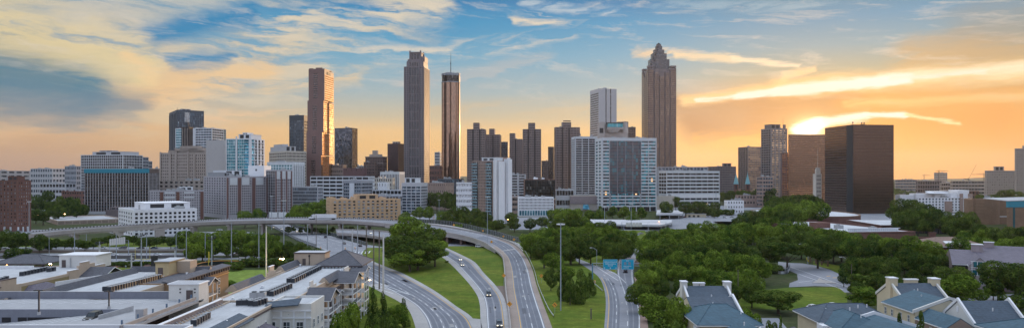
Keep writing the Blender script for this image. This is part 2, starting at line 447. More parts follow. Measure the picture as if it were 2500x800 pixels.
# ---- left edge and the far left row
b = Bld('apartment_block', 'red brick apartment block at the left edge with rows of small pale-lit windows', 'building', -60, 42, 76, 440, 600, -24, 'R')
b.core(); b.crown(b.h-1.4, base=4.2)
gl_ = glass('glass_sash', (.03,.035,.045), (.22,.25,.30), (.5,.52,.55), pw=2.6, fh=2.8, p2=.5, p3=.2)
b.facade('F', 4.3, b.h-1.4, 13, 12, .62, .5, gl_, cap=100, sdp=-.02); b.facade('R', 4.3, b.h-1.4, 13, 5, .6, .5, gl_, cap=100, sdp=-.02)
b.roof(ROOFD, units=2); b.pent(.72, .95, .2, .7, 3.2, BRICK); b.end(BRICK)
c_ = MB()
for k in range(7): b.fb(c_, 'F', k*b.W/7+.1, k*b.W/7+.9, -.2, 4.1, .05, 1.2)
for k in range(3): b.fb(c_, 'R', k*b.D/3+.1, k*b.D/3+.9, -.2, 4.1, .05, 1.2)
c_.build('colonnade', WHITE, b.root)

for i, (xl, xc, xr, yt, Y, side, nf, nb, mt, lab) in enumerate([
    (-40, 0, 74, 416, 1500, 'L', 7, 12, GREY, 'long pale far-left office block with flat roof, nearest the left edge'),
    (74, 128, 160, 411, 1420, 'R', 6, 9, PALE, 'pale far-left block with broad white piers and dark band windows'),
    (158, 186, 205, 405, 1330, 'R', 7, 8, GREY, 'far-left office with teal sloping top beside the white grid tower')]):
    o_ = simple('office_block', lab, 'building', xl, xc, xr, yt, Y, -14, side if i else 'R', mt, G_BL, nf, nb, 4, 'band', .3, .5, units=3)
simple('office_block', 'low far-left office with dark band windows behind the dark round trees', 'building', 96, 160, 186, 447, 1080, -10, 'R', PALE, G_DK, 4, 8, 3, 'band', .2, .5, units=2)
simple('office_block', 'small red brick block peeping over trees left of the dark striped office', 'building', 150, 200, 214, 466, 980, -6, 'R', BRICK, G_DK, 4, 8, 2, 'band', .4, .6)
# white grid tower
b = Bld('grid_tower', 'white gridded office tower with a roof box, left of the skyline behind dark striped office', 'building', 197, 300, 349, 377, 1080, -16, 'R')
b.core(); b.crown(b.h-1.0)
b.facade('F', .5, b.h-1, 19, 22, .14, .15, G_DK, 'band', pd=0, sdp=-.05, pier=True); b.facade('R', .5, b.h-1, 19, 12, .14, .15, G_DK, 'band')
b.roof(units=1); b.pent(.18, .95, .2, .9, 4.5, PALE); b.pent(.3, .6, .3, .6, 6.5, GREY); b.end(WHITE)
b = simple('office_block', 'stepped grey block joined behind the white grid tower', 'building', 300, 347, 363, 383, 1180, -12, 'R', GREY, G_BL, 14, 10, 4, 'band', .2, .4, units=3)
b.pent(.02, .4, .2, .8, 6, GREY)
simple('office_block', 'narrow lower grey block right of the white grid tower', 'building', 345, 358, 372, 393, 1200, -12, 'R', GREY, G_BL, 12, 5, 4, 'band', .2, .4)
# dark striped office, teal top
b = Bld('striped_office', 'dark brown office with pale vertical fins and a teal roof band', 'building', 207, 364, 388, 412, 880, -7, 'R')
b.core(); zt_ = b.h-5; b.crown(zt_, .5)
b.facade('F', 3.5, zt_, 13, 23, .10, .38, G_DK, 'strip', pd=.35, sdp=-.1, c=.5, gd=.2)
b.facade('R', 3.5, zt_, 13, 7, .10, .38, G_DK, 'strip', pd=.35, sdp=-.1, c=.5, gd=.2)
b.roof(ROOF, units=2)
f_ = MB()
for k in range(24): b.fb(f_, 'F', .5+k*(b.W-1)/23-.28, .5+k*(b.W-1)/23+.28, 1, zt_, .36, .72)
for k in range(8): b.fb(f_, 'R', .5+k*(b.D-1)/7-.25, .5+k*(b.D-1)/7+.25, 1, zt_, .36, .7)
f_.build('fin', paint('fin_pale', (.52,.50,.52)), b.root)
t_ = MB(); b.fb(t_, 'F', -.5, b.W+.4, zt_+.1, b.h+.1, .0, .9); t_.build('fascia', paint('teal_metal', (.03,.26,.36), .45, .15), b.root)
p_ = MB(); b.fb(p_, 'F', -.6, b.W+.6, 0, 3.4, -.2, 1.2); p_.build('plinth', PALE, b.root)
b.end(paint('brown_spandrel', (.13,.095,.085), .6, .3))
b = Bld('canopy_building', 'small brown flat-roofed pavilion at the foot of the dark striped office', 'building', 258, 300, 318, 512, 800, -7, 'R'); b.core(); b.crown(b.h-1.2, base=3); b.roof(ROOF, units=1); b.pent(.2, .8, .2, .8, 3, BROWNC); b.end(BROWNC)

# low tan parking deck
def deck_bld(label, xl, xc, xr, yt, Y, rz, side, nf, nb, wm, dk=ROOF, name='parking_garage', bays=.06, cap=30, sh=.5, nb2=5):
    b = Bld(name, label, 'garage' if 'garage' in name else 'building', xl, xc, xr, yt, Y, rz, side)
    b.i = 1.6; b.wall.box(1.6, b.W-1.6, 1.6, b.D-1.6, -.5, b.h-1.3)
    b.crown(b.h-1.3, .7)
    for f, n in (('F', nb), (side, nb2)):
        if not f: continue
        fh = (b.h-1.3)/nf; L = b.flen(f)
        for j in range(nf): b.fb(b.wall, f, .71, L-.71, j*fh, j*fh+sh*fh, -1.7, -.02)
        for k in range(1, n): b.fb(b.wall, f, k*L/n-.3, k*L/n+.3, 0, b.h-1.3, -1.7, -.1)
        for j in range(nf):
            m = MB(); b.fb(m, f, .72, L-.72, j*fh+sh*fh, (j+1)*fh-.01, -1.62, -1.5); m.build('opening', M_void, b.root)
    b.roof(dk, units=0); b.end(wm); return b
BRICKO = brick('brick_ochre', (.22,.14,.095), (.28,.18,.125))
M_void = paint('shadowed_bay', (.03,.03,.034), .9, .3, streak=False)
b = deck_bld('low tan parking garage between the brick block and the white office', 76, 140, 300, 538, 690, 40, 'L', 3, 9, paint('tan_precast', (.50,.40,.33)), cap=20)
# white punched office behind the viaduct
b = Bld('white_office', 'bright white office with square punched windows behind the viaduct', 'building', 289, 324, 481, 512, 545, 38, 'L')
b.core(); b.crown(b.h-2.3, .9, base=.3)
gw = glass('glass_punched', (.018,.02,.028), (.05,.055,.065), (.12,.14,.16), pw=.95, fh=4.2, mull=.06)
b.facade('F', .4, b.h-2.3, 6, 13, .44, .42, gw, c=.9, sdp=-.003, cap=100, gd=.28); b.facade('L', .4, b.h-2.3, 6, 6, .5, .42, gw, c=.9, sdp=-.003, cap=100, gd=.28)
b.roof(ROOF, units=3); b.pent(.25, .98, .3, .95, 4.2, WHITE2); b.end(WHITE2)

# ---- stepped stone tower, slab tower, teal apartments
b = Bld('stone_tower', 'stepped tan stone telephone tower with many small windows and a dark mast shaft', 'building', 391, 503, 518, 372, 1060, -10, 'R')
gs = glass('glass_small', (.02,.022,.028), (.06,.06,.065), (.2,.2,.2), pw=2, fh=3.6)
b.core(); b.crown(b.h-3, 1.5); b.facade('F', .5, b.h-3, 17, 22, .6, .5, gs, cap=60, sdp=-.003); b.facade('R', .5, b.h-3, 17, 8, .6, .5, gs, cap=80, sdp=-.003)
b.roof(units=0)
for (x0, x1, hh) in ((.16, .98, 3.2), (.30, .93, 6.5), (.42, .80, 9.5)): b.pent(x0, x1, .12, .9, hh, TANST, 'setback', False)
b.end(TANST)
bl = MB(); W_ = b.W
for (x0, x1, z1) in ((.0,.03,1), (.215,.245,1), (.34,.37,2.0), (.60,.63,2.0), (.74,.77,-3)):
    b.fb(bl, 'F', x0*W_, x1*W_, .3, b.h+z1, .02, 1.3)
bl.build('pilaster', TANST, b.root)
ax, ay = .52*b.W, .5*b.D; zz = b.h+9
m = MB(); m.box(ax-6, ax+6, ay-5, ay+5, zz-2, zz+27); m.box(ax-6.5, ax+6.5, ay-5.5, ay+5.5, zz+27, zz+28.5); m.build('mast_shaft', paint('shaft_dark', (.06,.05,.05), .5), b.root)
m = MB()
for dx in (-3.9, 0, 3.9): m.box(ax+dx-.3, ax+dx+.3, ay-5.4, ay-5.0, zz, zz+27)
m.build('shaft_rib', TANST, b.root)
m = MB(); rn = random.Random(4)
for k in range(26):
    aa = rn.uniform(0, 6.28); rr = rn.uniform(1.5, 5.5); z0 = zz+28.5+rn.uniform(0, 5)
    m.cyl(ax+rr*cos(aa), ay+rr*sin(aa), z0, z0+rn.uniform(.8, 2.2), rn.uniform(.6, 1.3), n=8)
m.tube((ax, ay, zz+28), (ax, ay, zz+36), 2.2, 1.6); m.build('dish_cluster', DKGREY, b.root)
m = MB()
for k in range(9):
    z0 = zz+36+k*1.6; rr = 2.0
    for (sx, sy) in ((-1,-1),(1,-1),(1,1),(-1,1)):
        m.tube((ax+sx*rr, ay+sy*rr, z0), (ax+sx*rr, ay+sy*rr, z0+1.6), .13, n=4)
        m.tube((ax+sx*rr, ay+sy*rr, z0), (ax-sy*rr, ay+sx*rr, z0+1.6), .07, n=4)
        m.tube((ax+sx*rr, ay+sy*rr, z0), (ax-sy*rr, ay+sx*rr, z0), .08, n=4)
m.build('lattice_mast', WHITE2, b.root)

b = Bld('slab_tower', 'tall dark slab tower with vertical stripes left of the skyline', 'building', 413, 432, 498, 268, 1300, 34, 'L')
b.core(); b.crown(b.h-4.5, 1.2); b.facade('F', .5, b.h-4.5, 38, 12, .24, .12, G_BL, 'strip', pd=.5, sdp=-.15); b.facade('L', .5, b.h-4.5, 38, 5, .5, .12, G_DK, 'strip', pd=.5, sdp=-.15)
b.roof(units=3); b.pent(.25, .6, .3, .8, 4, GREY); b.mast(.1, .3, 8); b.mast(.2, .5, 6); b.end(paint('slab_dark', (.085,.10,.125), .6, .2))
b = Bld('office_tower', 'white office tower with dark window bands in front of the slab tower', 'building', 428, 518, 546, 312, 1180, -10, 'R')
b.core(); b.crown(b.h-1.5, 1.0); b.facade('F', .5, b.h-1.5, 30, 10, .08, .3, G_TE, 'band', s0=0.01, s1=.34, sdp=-.02); b.facade('F', .5, b.h-1.5, 30, 6, .06, .32, G_BL, 'band', s0=.55, s1=.98, sdp=-.02)
b.facade('R', .5, b.h-1.5, 30, 6, .1, .32, G_BL, 'band')
w_ = MB(); b.fb(w_, 'F', .34*b.W, .55*b.W, .3, b.h-1.4, -.6, .25); w_.build('blank_bay', WHITE, b.root)
b.roof(units=3); b.end(WHITE)
simple('office_tower', 'blue glass office behind the banded white tower, upper right part', 'building', 505, 536, 552, 314, 1320, -8, 'R', GREY, G_TE, 30, 8, 4, 'band', .1, .25, units=1)
b = Bld('blank_slab', 'blank pale concrete slab wall beside the teal glass apartments', 'building', 503, 551, 556, 342, 1000, -5, 'R'); b.core(inset=.02); b.crown(b.h-2, 1); b.roof(units=1)
b.fb(b.wall, 'F', .9, b.W-.9, .2, b.h-2.1, -.5, -.01)
for k in range(1, 12): b.fb(b.wall, 'F', .95, b.W-.95, k*b.h/12, k*b.h/12+.25, -.3, .05)
b.end(paint('beige_slab', (.50,.48,.47), .85, .12))
# teal apartments with curved corner
b = Bld('glass_apartments', 'teal glass apartment tower with rounded corner and white framed side', 'building', 552, 612, 646, 338, 980, -12, 'R')
b.core(); b.crown(b.h-1.2, 1.0); nf_ = 24
b.facade('F', .5, b.h-1.2, nf_, 9, .05, .12, G_TE, 'band', pd=-.02, sdp=.25, s0=.02, s1=.80); b.facade('R', .5, b.h-1.2, nf_, 4, .45, .18, G_DK, 'strip', sdp=.1)
cx_, cy_ = b.W-6.5, 6.5
m = MB()
for j in range(nf_):
    z0 = .5+j*(b.h-1.7)/nf_; m.cyl(cx_, cy_, z0, z0+.5, 7.2, n=28)
m.build('balcony_slab', WHITE2, b.root)
m = MB(); m.cyl(cx_, cy_, .3, b.h-1.5, 6.9, n=28); m.build('curved_glazing', G_TE, b.root, True)
m = MB(); m.cyl(cx_, cy_, b.h-1.3, b.h+.4, 7.3, n=28); m.build('roof_ring', WHITE2, b.root)
m = MB(); b.fb(m, 'F', .40*b.W, .46*b.W, 0, b.h+3, 0, .7); b.fb(m, 'F', .0, .03*b.W, 0, b.h+.2, 0, .6); m.build('white_fin', WHITE2, b.root)
b.roof(units=1); b.pent(.42, .92, .15, .9, 6.0, WHITE); b.pent(.5, .7, .3, .7, 8.5, WHITE)
m = MB()
for k in range(12):
    for q in range(2): b.fb(m, 'R', (.12+.5*q)*b.D, (.34+.5*q)*b.D, (k*2)*b.h/24+2, (k*2)*b.h/24+3.2, .1, 1.0)
m.build('balcony', PALE, b.root); b.end(WHITE2)

# classical pale block, pale striped block
b = Bld('classical_block', 'ornate pale stone block with stepped top left of the rose tower', 'building', 657, 700, 748, 368, 1250, 40, 'L')
b.core(); b.crown(b.h-2.5, 1.2); b.facade('F', .5, b.h-2.5, 17, 14, .42, .4, gs, cap=60, sdp=-.01); b.facade('L', .5, b.h-2.5, 17, 10, .42, .4, gs, cap=90, sdp=-.01)
b.roof(units=2); b.pent(0.02, .55, .1, .95, 8, PALE); b.pent(.06, .36, .3, .8, 12, PALE, louv=False); b.end(CREAM)
m = MB(); m.box(-.6, b.W+.6, -.6, b.D+.6, b.h-3.2, b.h-2.6); m.box(-.4, b.W+.4, -.4, b.D+.4, b.h-14, b.h-13.5); m.build('cornice', CREAM, b.root)
b = Bld('striped_block', 'pale block with white vertical fins beside the hospital wing', 'building', 652, 715, 744, 395, 960, -12, 'R')
b.core(); b.crown(b.h-4, 1); b.facade('F', .5, b.h-4, 17, 9, .3, .35, G_TE, 'win', cap=60, sdp=-.02); b.facade('R', .5, b.h-1.6, 17, 6, .55, .1, G_DK, 'strip', pd=.4)
b.roof(units=3); b.end(WHITE)

# ---- hospital
M_hosp = paint('hospital_panel', (.42,.40,.43), .85, .25)
gh = glass('glass_hospital', (.03,.034,.045), (.09,.10,.12), (.3,.3,.33), pw=1.1, fh=3.2, p2=.4)
HG = 'wings of the big hospital'
b = Bld('hospital', 'large grey-mauve hospital with brown vertical strips and many small windows', 'building', 497, 553, 655, 430, 790, 42, 'L')
b.core(); b.crown(b.h-1.8, 1.0, base=3)
b.facade('F', 3, b.h-1.8, 15, 20, .42, .48, gh, cap=50, sdp=-.02); b.facade('L', 3, b.h-1.8, 15, 9, .5, .5, gh, cap=95, sdp=-.02)
m = MB(); W_ = b.W
for q in (.0, .26, .30, .60, .64, .95): b.fb(m, 'F', q*W_+.2, q*W_+1.7, .2, b.h-1.7, .02, .9)
m.build('brown_strip', paint('brown_strip', (.20,.11,.10), .8), b.root)
m = MB()
for q in (.08, .36, .70): b.fb(m, 'F', q*W_, (q+.17)*W_, b.h-9.5, b.h-1.7, .02, .35)
m.build('pale_panel', WHITE, b.root)
b.roof(units=4); b.pent(.05, .2, .2, .9, 4, GREY); b.pent(.2, .62, .45, .95, 6.5, WHITE); b.end(M_hosp)
b = Bld('hospital_tower', 'blank white service tower rising between the hospital wings', 'building', 606, 645, 662, 404, 840, -8, 'R'); b.core(inset=.02); b.crown(b.h-1.5, 1); b.roof(units=1)
m = MB(); b.fb(m, 'F', .45*b.W, .55*b.W, b.h-6, b.h-4, .0, .12); m.build('vent', M_dark, b.root); b.end(WHITE2)
b = Bld('hospital_wing', 'right-hand hospital wing of dark glass and mauve piers above the low trees', 'building', 649, 672, 713, 414, 800, 38, 'L')
b.core(); b.crown(b.h-1.6, .8, base=3)
b.facade('F', 3, b.h-1.6, 16, 8, .4, .45, gh, cap=60, sdp=-.02); b.facade('L', 3, b.h-1.6, 16, 4, .1, .15, G_DK, 'band')
m = MB()
for q in (.0, .33, .64, .93): b.fb(m, 'F', q*b.W+.1, q*b.W+1.2, .2, b.h-1.5, .02, .8)
m.build('brown_strip', MATS['brown_strip'], b.root); m = MB()
for q in (.08, .40, .72): b.fb(m, 'F', q*b.W, (q+.2)*b.W, b.h-10, b.h-1.5, .02, .35)
m.build('pale_panel', WHITE, b.root); b.roof(units=3); b.end(M_hosp)
b = Bld('hospital_annex', 'low left hospital annex with red brick strips beside the white office', 'building', 361, 366, 498, 465, 760, 28, 'L', dmax=20)
b.core(); b.crown(b.h-1.6, .8, base=2); b.facade('F', 2, b.h-1.6, 10, 22, .6, .5, gh, cap=100, sdp=-.02)
m = MB(); m2 = MB()
for q in (.18, .48, .93): b.fb(m, 'F', q*b.W, (q+.06)*b.W, .2, b.h-1.5, .02, .5)
for q in (.26, .62): b.fb(m2, 'F', q*b.W, (q+.2)*b.W, b.h-8, b.h-6.6, .02, .3); b.fb(m2, 'F', q*b.W, (q+.2)*b.W, b.h-3.2, b.h-1.6, .02, .3)
m.build('brick_strip', BRICK, b.root); m2.build('pale_panel', WHITE, b.root)
b.roof(units=5); b.pent(.55, .8, .3, .8, 3.5, WHITE); b.end(M_hosp)
simple('office_block', 'low brown block with dark openings at the foot of the stone tower', 'building', 386, 500, 512, 440, 930, -4, 'R', TANST, G_DK, 8, 9, 2, 'win', .5, .5, units=3)
simple('office_block', 'slim brown block left of the stone tower with vertical strips', 'building', 366, 388, 392, 411, 1020, -4, 'R', TANST, G_DK, 12, 5, 2, 'strip', .5, .5)
simple('glass_office', 'low dark glass office with pale flat roof right of the hospital', 'building', 713, 776, 789, 455, 860, -12, 'R', PALE, G_BL, 8, 24, 5, 'strip', .14, .2, units=2, sdp=-.28)
# ---- rose granite tower (stepped)
b = Bld('granite_tower', 'tall stepped rose granite tower with a sunlit right flank', 'skyscraper', 746, 792, 815, 168, 1300, -8, 'R', dmax=60)
def hp(py): return zt(py, 1300)
pW, pD = b.W, b.D
steps = [(167, 0.13, .92), (245, .07, .97), (320, .035, 1.0), (380, 0.0, 1.04)]      # each step spreads left and to the sun side
tops = [hp(168), hp(245), hp(322), hp(378)]
m = MB(); zl = [hp(245), hp(322), hp(378), 0]
for k in range(4):
    x0 = (.16, .10, .05, -.0)[k]*pW; x1 = pW*(1.0, .95, .88, .82)[k]
    m.box(x0, x1, 0, pD*.5, zl[k], tops[k]+(0 if k else 0))
    m.box(x0+pW*.05, pW, pD*.5+.001*k, pD*(1.0+.0*k), zl[k], tops[k]-2-.0*k)
m.box(.22*pW, .98*pW, .1*pD, .9*pD, tops[0]-.5, tops[0]+.9)
m.build('wall', ROSE, b.root)
g_ = glass('glass_rose', (.018,.016,.02), (.05,.045,.05), (.1,.09,.1), pw=2, fh=3.9, hm=.45, frame=(.215,.128,.118), mull=.0)
for k in range(4):
    m = MB(); x0 = (.42, .38, .34, .30)[k]*pW
    m.box(x0, x0+.22*pW, -.08, .3, zl[k]+3, tops[k]-8); m.build('window_strip', g_, b.root)
m = MB(); m.box(.2*pW, .42*pW, -.5, -.0, hp(178), hp(168)+1); m.box(.55*pW, .9*pW, -.5, -.0, hp(176), hp(168)+2); m.build('crown_box', ROSE, b.root)
gg = glass('glass_sun_gold', (.46,.30,.17), (.50,.34,.19), (.36,.24,.15), pw=2.4, fh=3.9, hm=.18, frame=(.42,.27,.22), metal=.93, rough=.10, mull=.05)  # gold of the sun-struck flank is put into this glass colour
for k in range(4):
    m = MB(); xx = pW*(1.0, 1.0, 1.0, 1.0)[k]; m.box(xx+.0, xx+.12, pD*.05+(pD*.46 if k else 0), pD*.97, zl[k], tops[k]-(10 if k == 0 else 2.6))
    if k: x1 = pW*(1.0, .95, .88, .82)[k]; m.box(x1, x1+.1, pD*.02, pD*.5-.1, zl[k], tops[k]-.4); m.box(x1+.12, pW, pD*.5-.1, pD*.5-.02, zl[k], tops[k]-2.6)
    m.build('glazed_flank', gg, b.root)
m = MB(); m.box(pW+.12, pW+.6, pD*.28, pD*.62, tops[0]-9, tops[0]-4); m.build('crown_badge', M_dark, b.root)

simple('dark_tower', 'dark blue-black tower with heavy top band just left of the rose tower', 'skyscraper', 706, 742, 757, 281, 1450, -10, 'R', paint('blueblack', (.05,.065,.085), .5, .2), G_BL, 26, 9, 5, 'band', .3, .35, zpar=11, units=2, cap=0)
b = Bld('glass_tower', 'broad dark mirrored glass tower right of the rose granite tower', 'skyscraper', 817, 860, 873, 312, 1400, -17, 'R')
gm = glass('glass_mirror', (.05,.065,.09), (.10,.12,.16), (.16,.18,.22), pw=3.2, fh=4, metal=.8, rough=.05, mull=.05, hm=.07, wob=.5, frame=(.1,.1,.11), p2=.4, p3=.1)
b.core(inset=.1); b.crown(b.h-1.5, .7)
for f in 'FR': b.facade(f, .3, b.h-1.5, 1, 1, 0, 0, gm, 'sheet', pier=False, span=False, gd=-.0, c=.7)
m = MB(); q = b.W
for s_ in (-1, 1): m.tube((q*.5, -.5, b.h-28), (q*(.5+.28*s_), -.5, b.h-12), .35, n=4)
m.build('chevron', PALE, b.root); b.roof(units=2); b.end(DKGREY)

# ---- small stuff between the towers
simple('arena', 'white curved-roof hall between the mirrored tower and the brown hotel', 'building', 866, 892, 900, 404, 1500, -5, 'R', WHITE, G_DK, 3, 5, 2, 'band', .3, .6)
simple('brick_block', 'brown brick block with dark windows behind the banded garage', 'building', 788, 838, 846, 402, 1330, -8, 'R', BRICKT, G_DK, 8, 10, 3, 'win', .5, .5, cap=30, units=3)
simple('brick_block', 'blank maroon block with one dark opening under the mirrored tower', 'building', 838, 890, 896, 410, 1250, -5, 'R', paint('maroon', (.16,.09,.09)), G_DK, 4, 4, 2, 'band', .9, .8, units=1)
b = simple('hotel_tower', 'old brown hotel with lighter ornate top storeys and a small cupola', 'building', 892, 935, 945, 383, 1320, -12, 'R', paint('hotel_brown', (.15,.10,.09)), gs, 16, 10, 4, 'win', .45, .45, cap=60)
m = MB(); m.box(-.6, b.W+.6, -.6, b.D+.6, b.h-12, b.h-11.2); m.box(-.9, b.W+.9, -.9, b.D+.9, b.h, b.h+1); m.box(.2*b.W, .8*b.W, 2, 14, b.h, b.h+5); m.box(.35*b.W, .6*b.W, 4, 11, b.h+5, b.h+12); m.build('cupola', TANST, b.root)
simple('brick_block', 'lower brown wing left of the old hotel with the cupola', 'building', 888, 915, 921, 395, 1290, -6, 'R', MATS['hotel_brown'], gs, 13, 7, 2, 'win', .45, .45, cap=30)
b = Bld('brown_tower', 'plain dark brown slab tower left of the tall stone crown tower', 'skyscraper', 946, 972, 987, 350, 1350, -20, 'R'); b.core(inset=.02); b.crown(b.h-2, 1)
b.facade('F', .5, b.h-2, 26, 9, .8, .85, gs, 'win', cap=40, sdp=-.0, gd=-.02); b.roof(units=1); b.pent(.3, .8, .3, .7, 3.5, GREY); b.end(paint('darkbrown', (.13,.085,.085), .7, .12))

# ---- tall stone tower with pinnacled crown
YT = 1330
b = Bld('crown_tower', 'tallest granite tower left of centre with a pinnacled square crown', 'skyscraper', 986, 1035, 1049, 162, YT, -7, 'R', dmax=50)
W_, D_ = b.W, b.D; gt = glass('glass_tower', (.022,.034,.052), (.05,.075,.10), (.12,.15,.18), pw=1.2, fh=3.7, hm=.12, frame=(.18,.15,.15), metal=.3)
b.core(); b.crown(b.h-1.5, 1.2, base=15)
b.facade('F', 15, b.h-1.5, 56, 2, .35, .42, gt, 'strip', s0=.02, s1=.24, sdp=-.1); b.facade('F', 15, b.h-1.5, 14, 4, .26, .10, gt, 'strip', s0=.26, s1=.76, sdp=-.05, pd=.5)
b.facade('F', 15, b.h-1.5, 56, 2, .35, .42, gt, 'strip', s0=.78, s1=.98, sdp=-.1)
b.facade('R', 15, b.h-1.5, 56, 7, .35, .3, gt, 'strip', sdp=-.1, pd=.3)
m = MB()
for k in range(6):
    x = W_*(.08+.168*k); m.cyl(x, -.3, 2, 11, 1.8, n=10)
m.build('arched_opening', G_DK, b.root)
def zz_(py): return zt(py, YT)
m = MB(); m.box(.12*W_, .97*W_, .04*D_, .8*D_, b.h-.9, zz_(150)); m.box(.16*W_, .90*W_, .1*D_, .72*D_, zz_(150), zz_(143)); m.box(.25*W_, .78*W_, .18*D_, .66*D_, zz_(146), zz_(127))
m.box(.22*W_, .81*W_, .15*D_, .69*D_, zz_(127), zz_(125)); m.box(.80*W_, .98*W_, .2*D_, .75*D_, zz_(150), zz_(136))
for (x, y) in ((.25,.18),(.78,.18),(.25,.66),(.78,.66)): m.cyl(x*W_, y*D_, zz_(148), zz_(123), 1.5, n=8); m.cyl(x*W_, y*D_, zz_(123), zz_(121), 1.9, .6, n=8)
m.cyl(.93*W_, .22*D_, zz_(150), zz_(132), 1.3, n=8); m.cyl(.93*W_, .22*D_, zz_(132), zz_(130), 1.7, .4, n=8)
for x in (.2, .85): m.cyl(x*W_, .08*D_, b.h, zz_(148), 3.2, 2.6, n=12)
m.build('crown', PINKST, b.root)
m = MB()
for k in range(3): m.box(W_*(.33+.14*k), W_*(.33+.14*k)+2.6, .18*D_-.25, .18*D_+.1, zz_(144), zz_(130))
for k in range(4): m.box(W_*(.26+.13*k), W_*(.26+.13*k)+2.4, .04*D_-.25, .04*D_+.1, zz_(160), zz_(152))
m.build('crown_opening', G_DK, b.root); b.end(PINKST)
simple('low_block', 'low dark brick blocks between the crown tower and the glass cylinder', 'building', 1048, 1074, 1080, 404, 1300, -6, 'R', BRICK, G_DK, 7, 6, 3, 'band', .4, .5)
simple('office_tower', 'small pale far tower seen between the crown tower and glass cylinder', 'building', 1061, 1074, 1080, 371, 1900, -10, 'R', PALE, G_BL, 14, 6, 3, 'band', .2, .4)
# ---- glass cylinder hotel
Yc = 1380; c0 = at(1100.5, Yc); rad = 22.5/F*Yc
root = empty('cylinder_tower', (c0.x, c0.y, 0), 0, 'slim bronze mirror-glass cylinder tower with a tall roof mast', 'skyscraper')
zr = lambda py: zt(py, Yc)
gcy = glass('glass_cylinder', (.29,.205,.16), (.36,.26,.20), (.22,.16,.13), pw=1.5, fh=3.4, metal=.93, rough=.09, mull=.0, hm=.05, wob=.25, frame=(.05,.04,.035))
ang = [2*pi*i/48 for i in range(48)]
# fluted plan: bays bulge between shallow notches
poly = [(cos(a)*rad*(1-.045*(abs(sin(a*4)) < .3)), sin(a)*rad*(1-.10*(abs(sin(a*4)) < .3))) for a in ang]
m = MB(); m.prism(poly, 20, zr(202)); m.build('glass_shaft', gcy, root)
m = MB(); m.cyl(0, 0, zr(202), zr(186), rad*.96, n=40); m.build('lounge_band', glass('glass_lounge', (.012,.014,.018), pw=2, fh=5, metal=.5), root)
m = MB(); m.cyl(0, 0, zr(186), zr(181), rad*1.0, n=40); m.cyl(0, 0, zr(203), zr(201), rad*1.01, n=40); m.cyl(-2, -2, zr(181), zr(178), rad*.35, n=20); m.build('roof_ring', GREY, root)
m = MB(); m.box(rad*.52, rad*.98, -rad*.45, rad*.35, 10, zr(181)+1); m.build('lift_shaft', paint('bronze_panel', (.24,.17,.13), .35, .12, metal=.5), root)
m = MB(); m.tube((0,0,zr(179)), (0,0,zr(150)), .8, .5); m.tube((0,0,zr(150)), (0,0,zr(128)), .4, .15)
m.cyl(0, 0, zr(156), zr(154), 1.1, n=8); m.build('mast', M_dark, root)
rn = random.Random(3); m = MB()
for k in range(8): a = rn.uniform(0, 6.3); m.tube((cos(a)*rad*.7, sin(a)*rad*.7, zr(181)), (cos(a)*rad*.7, sin(a)*rad*.7, zr(181)+rn.uniform(1.5, 4)), .3)
m.build('antenna', M_dark, root)
m = MB(); m.box(-30, 24, -28, 30, -.5, 16); m.box(-22, 20, -22, 24, 16, 24); m.build('podium', DKGREY, root)
m = MB()
for k in range(4): m.box(-30.15, 24.15, -28.15, 30, 2+k*3.4, 3.4+k*3.4)
m.build('podium_band', GREY, root)
# ---- brown ribbed precast towers of the middle
gb = glass('glass_ribbed', (.05,.04,.04), (.085,.07,.068), (.2,.17,.16), pw=2.0, fh=3.75, hm=.0, mull=.3, frame=(.20,.155,.145), metal=.3)
def ribbed(label, xl, xr, yt, Y, bx0, bx1, yb, side='L', dpx=8, rz=None, nf=42, slots=(.27, .72), cap=0):
    if side == 'L': b = Bld('ribbed_tower', label, 'skyscraper', xl, xl+dpx*.25, xr, yt, Y, rz if rz is not None else 2, 'L', group=None, dmax=34)
    else: b = Bld('ribbed_tower', label, 'skyscraper', xl, xr-dpx, xr, yt, Y, rz if rz is not None else -8, 'R', dmax=34)
    nf = int((b.h)/3.75); b.core(); b.crown(b.h-1.0, .9)
    for f in b.faces:
        b.facade(f, .5, b.h-1.0, nf, 8 if f == 'F' else 6, .16, .42, gb, 'sheet', pd=.12, sdp=-.05)
    m = MB()
    for q in slots: b.fb(m, 'F', q*b.W-.9, q*b.W+.9, .4, b.h+.02, -.4, .16)
    m.build('dark_slot', M_void, b.root)
    q0, q1 = (bx0-xl)/(xr-xl), (bx1-xl)/(xr-xl); hh = zt(yb, Y)-b.h
    m = MB(); m.box(q0*b.W, q1*b.W, .0-.3, b.D*.8, b.h-1, b.h+hh); m.build('lift_head', BROWNC, b.root)
    m = MB()
    for k in range(int(hh/3.75)+1): m.box(q0*b.W+.8, q1*b.W-.8, -.42, -.28, b.h+1+k*3.75, b.h+2.7+k*3.75)
    m.build('window_band', gb, b.root)
    b.roof(units=1); b.end(BROWNC); return b
ribbed('leftmost brown ribbed tower, behind the balcony apartment tower', 1140, 1187, 315, 1180, 1156, 1172, 300, 'R', 2, -2, slots=(.33, .70))
ribbed('second brown ribbed tower, slightly lower, right behind the leftmost one', 1186, 1224, 328, 1320, 1195, 1209, 314, 'R', 3, -4, slots=(.5,))
simple('dark_tower', 'dark narrow tower with a pale blank strip between the brown ribbed towers', 'skyscraper', 1222, 1240, 1246, 346, 1420, -5, 'R', DKGREY, G_DK, 26, 5, 3, 'band', .3, .35)
ribbed('brown ribbed tower with a narrow left lift head, middle of the ribbed group', 1244, 1278, 339, 1300, 1244, 1259, 325, 'R', 3, -3, slots=(.47,))
ribbed('brown ribbed tower with central lift head right of the office garage', 1276, 1323, 315, 1200, 1290, 1308, 300, 'R', 2, -2, slots=(.30, .66))
simple('dark_tower', 'low dark brown tower behind the ribbed towers, right of centre', 'skyscraper', 1322, 1338, 1346, 392, 1500, -5, 'R', BROWNC, G_BR, 18, 5, 3, 'band', .3, .35)
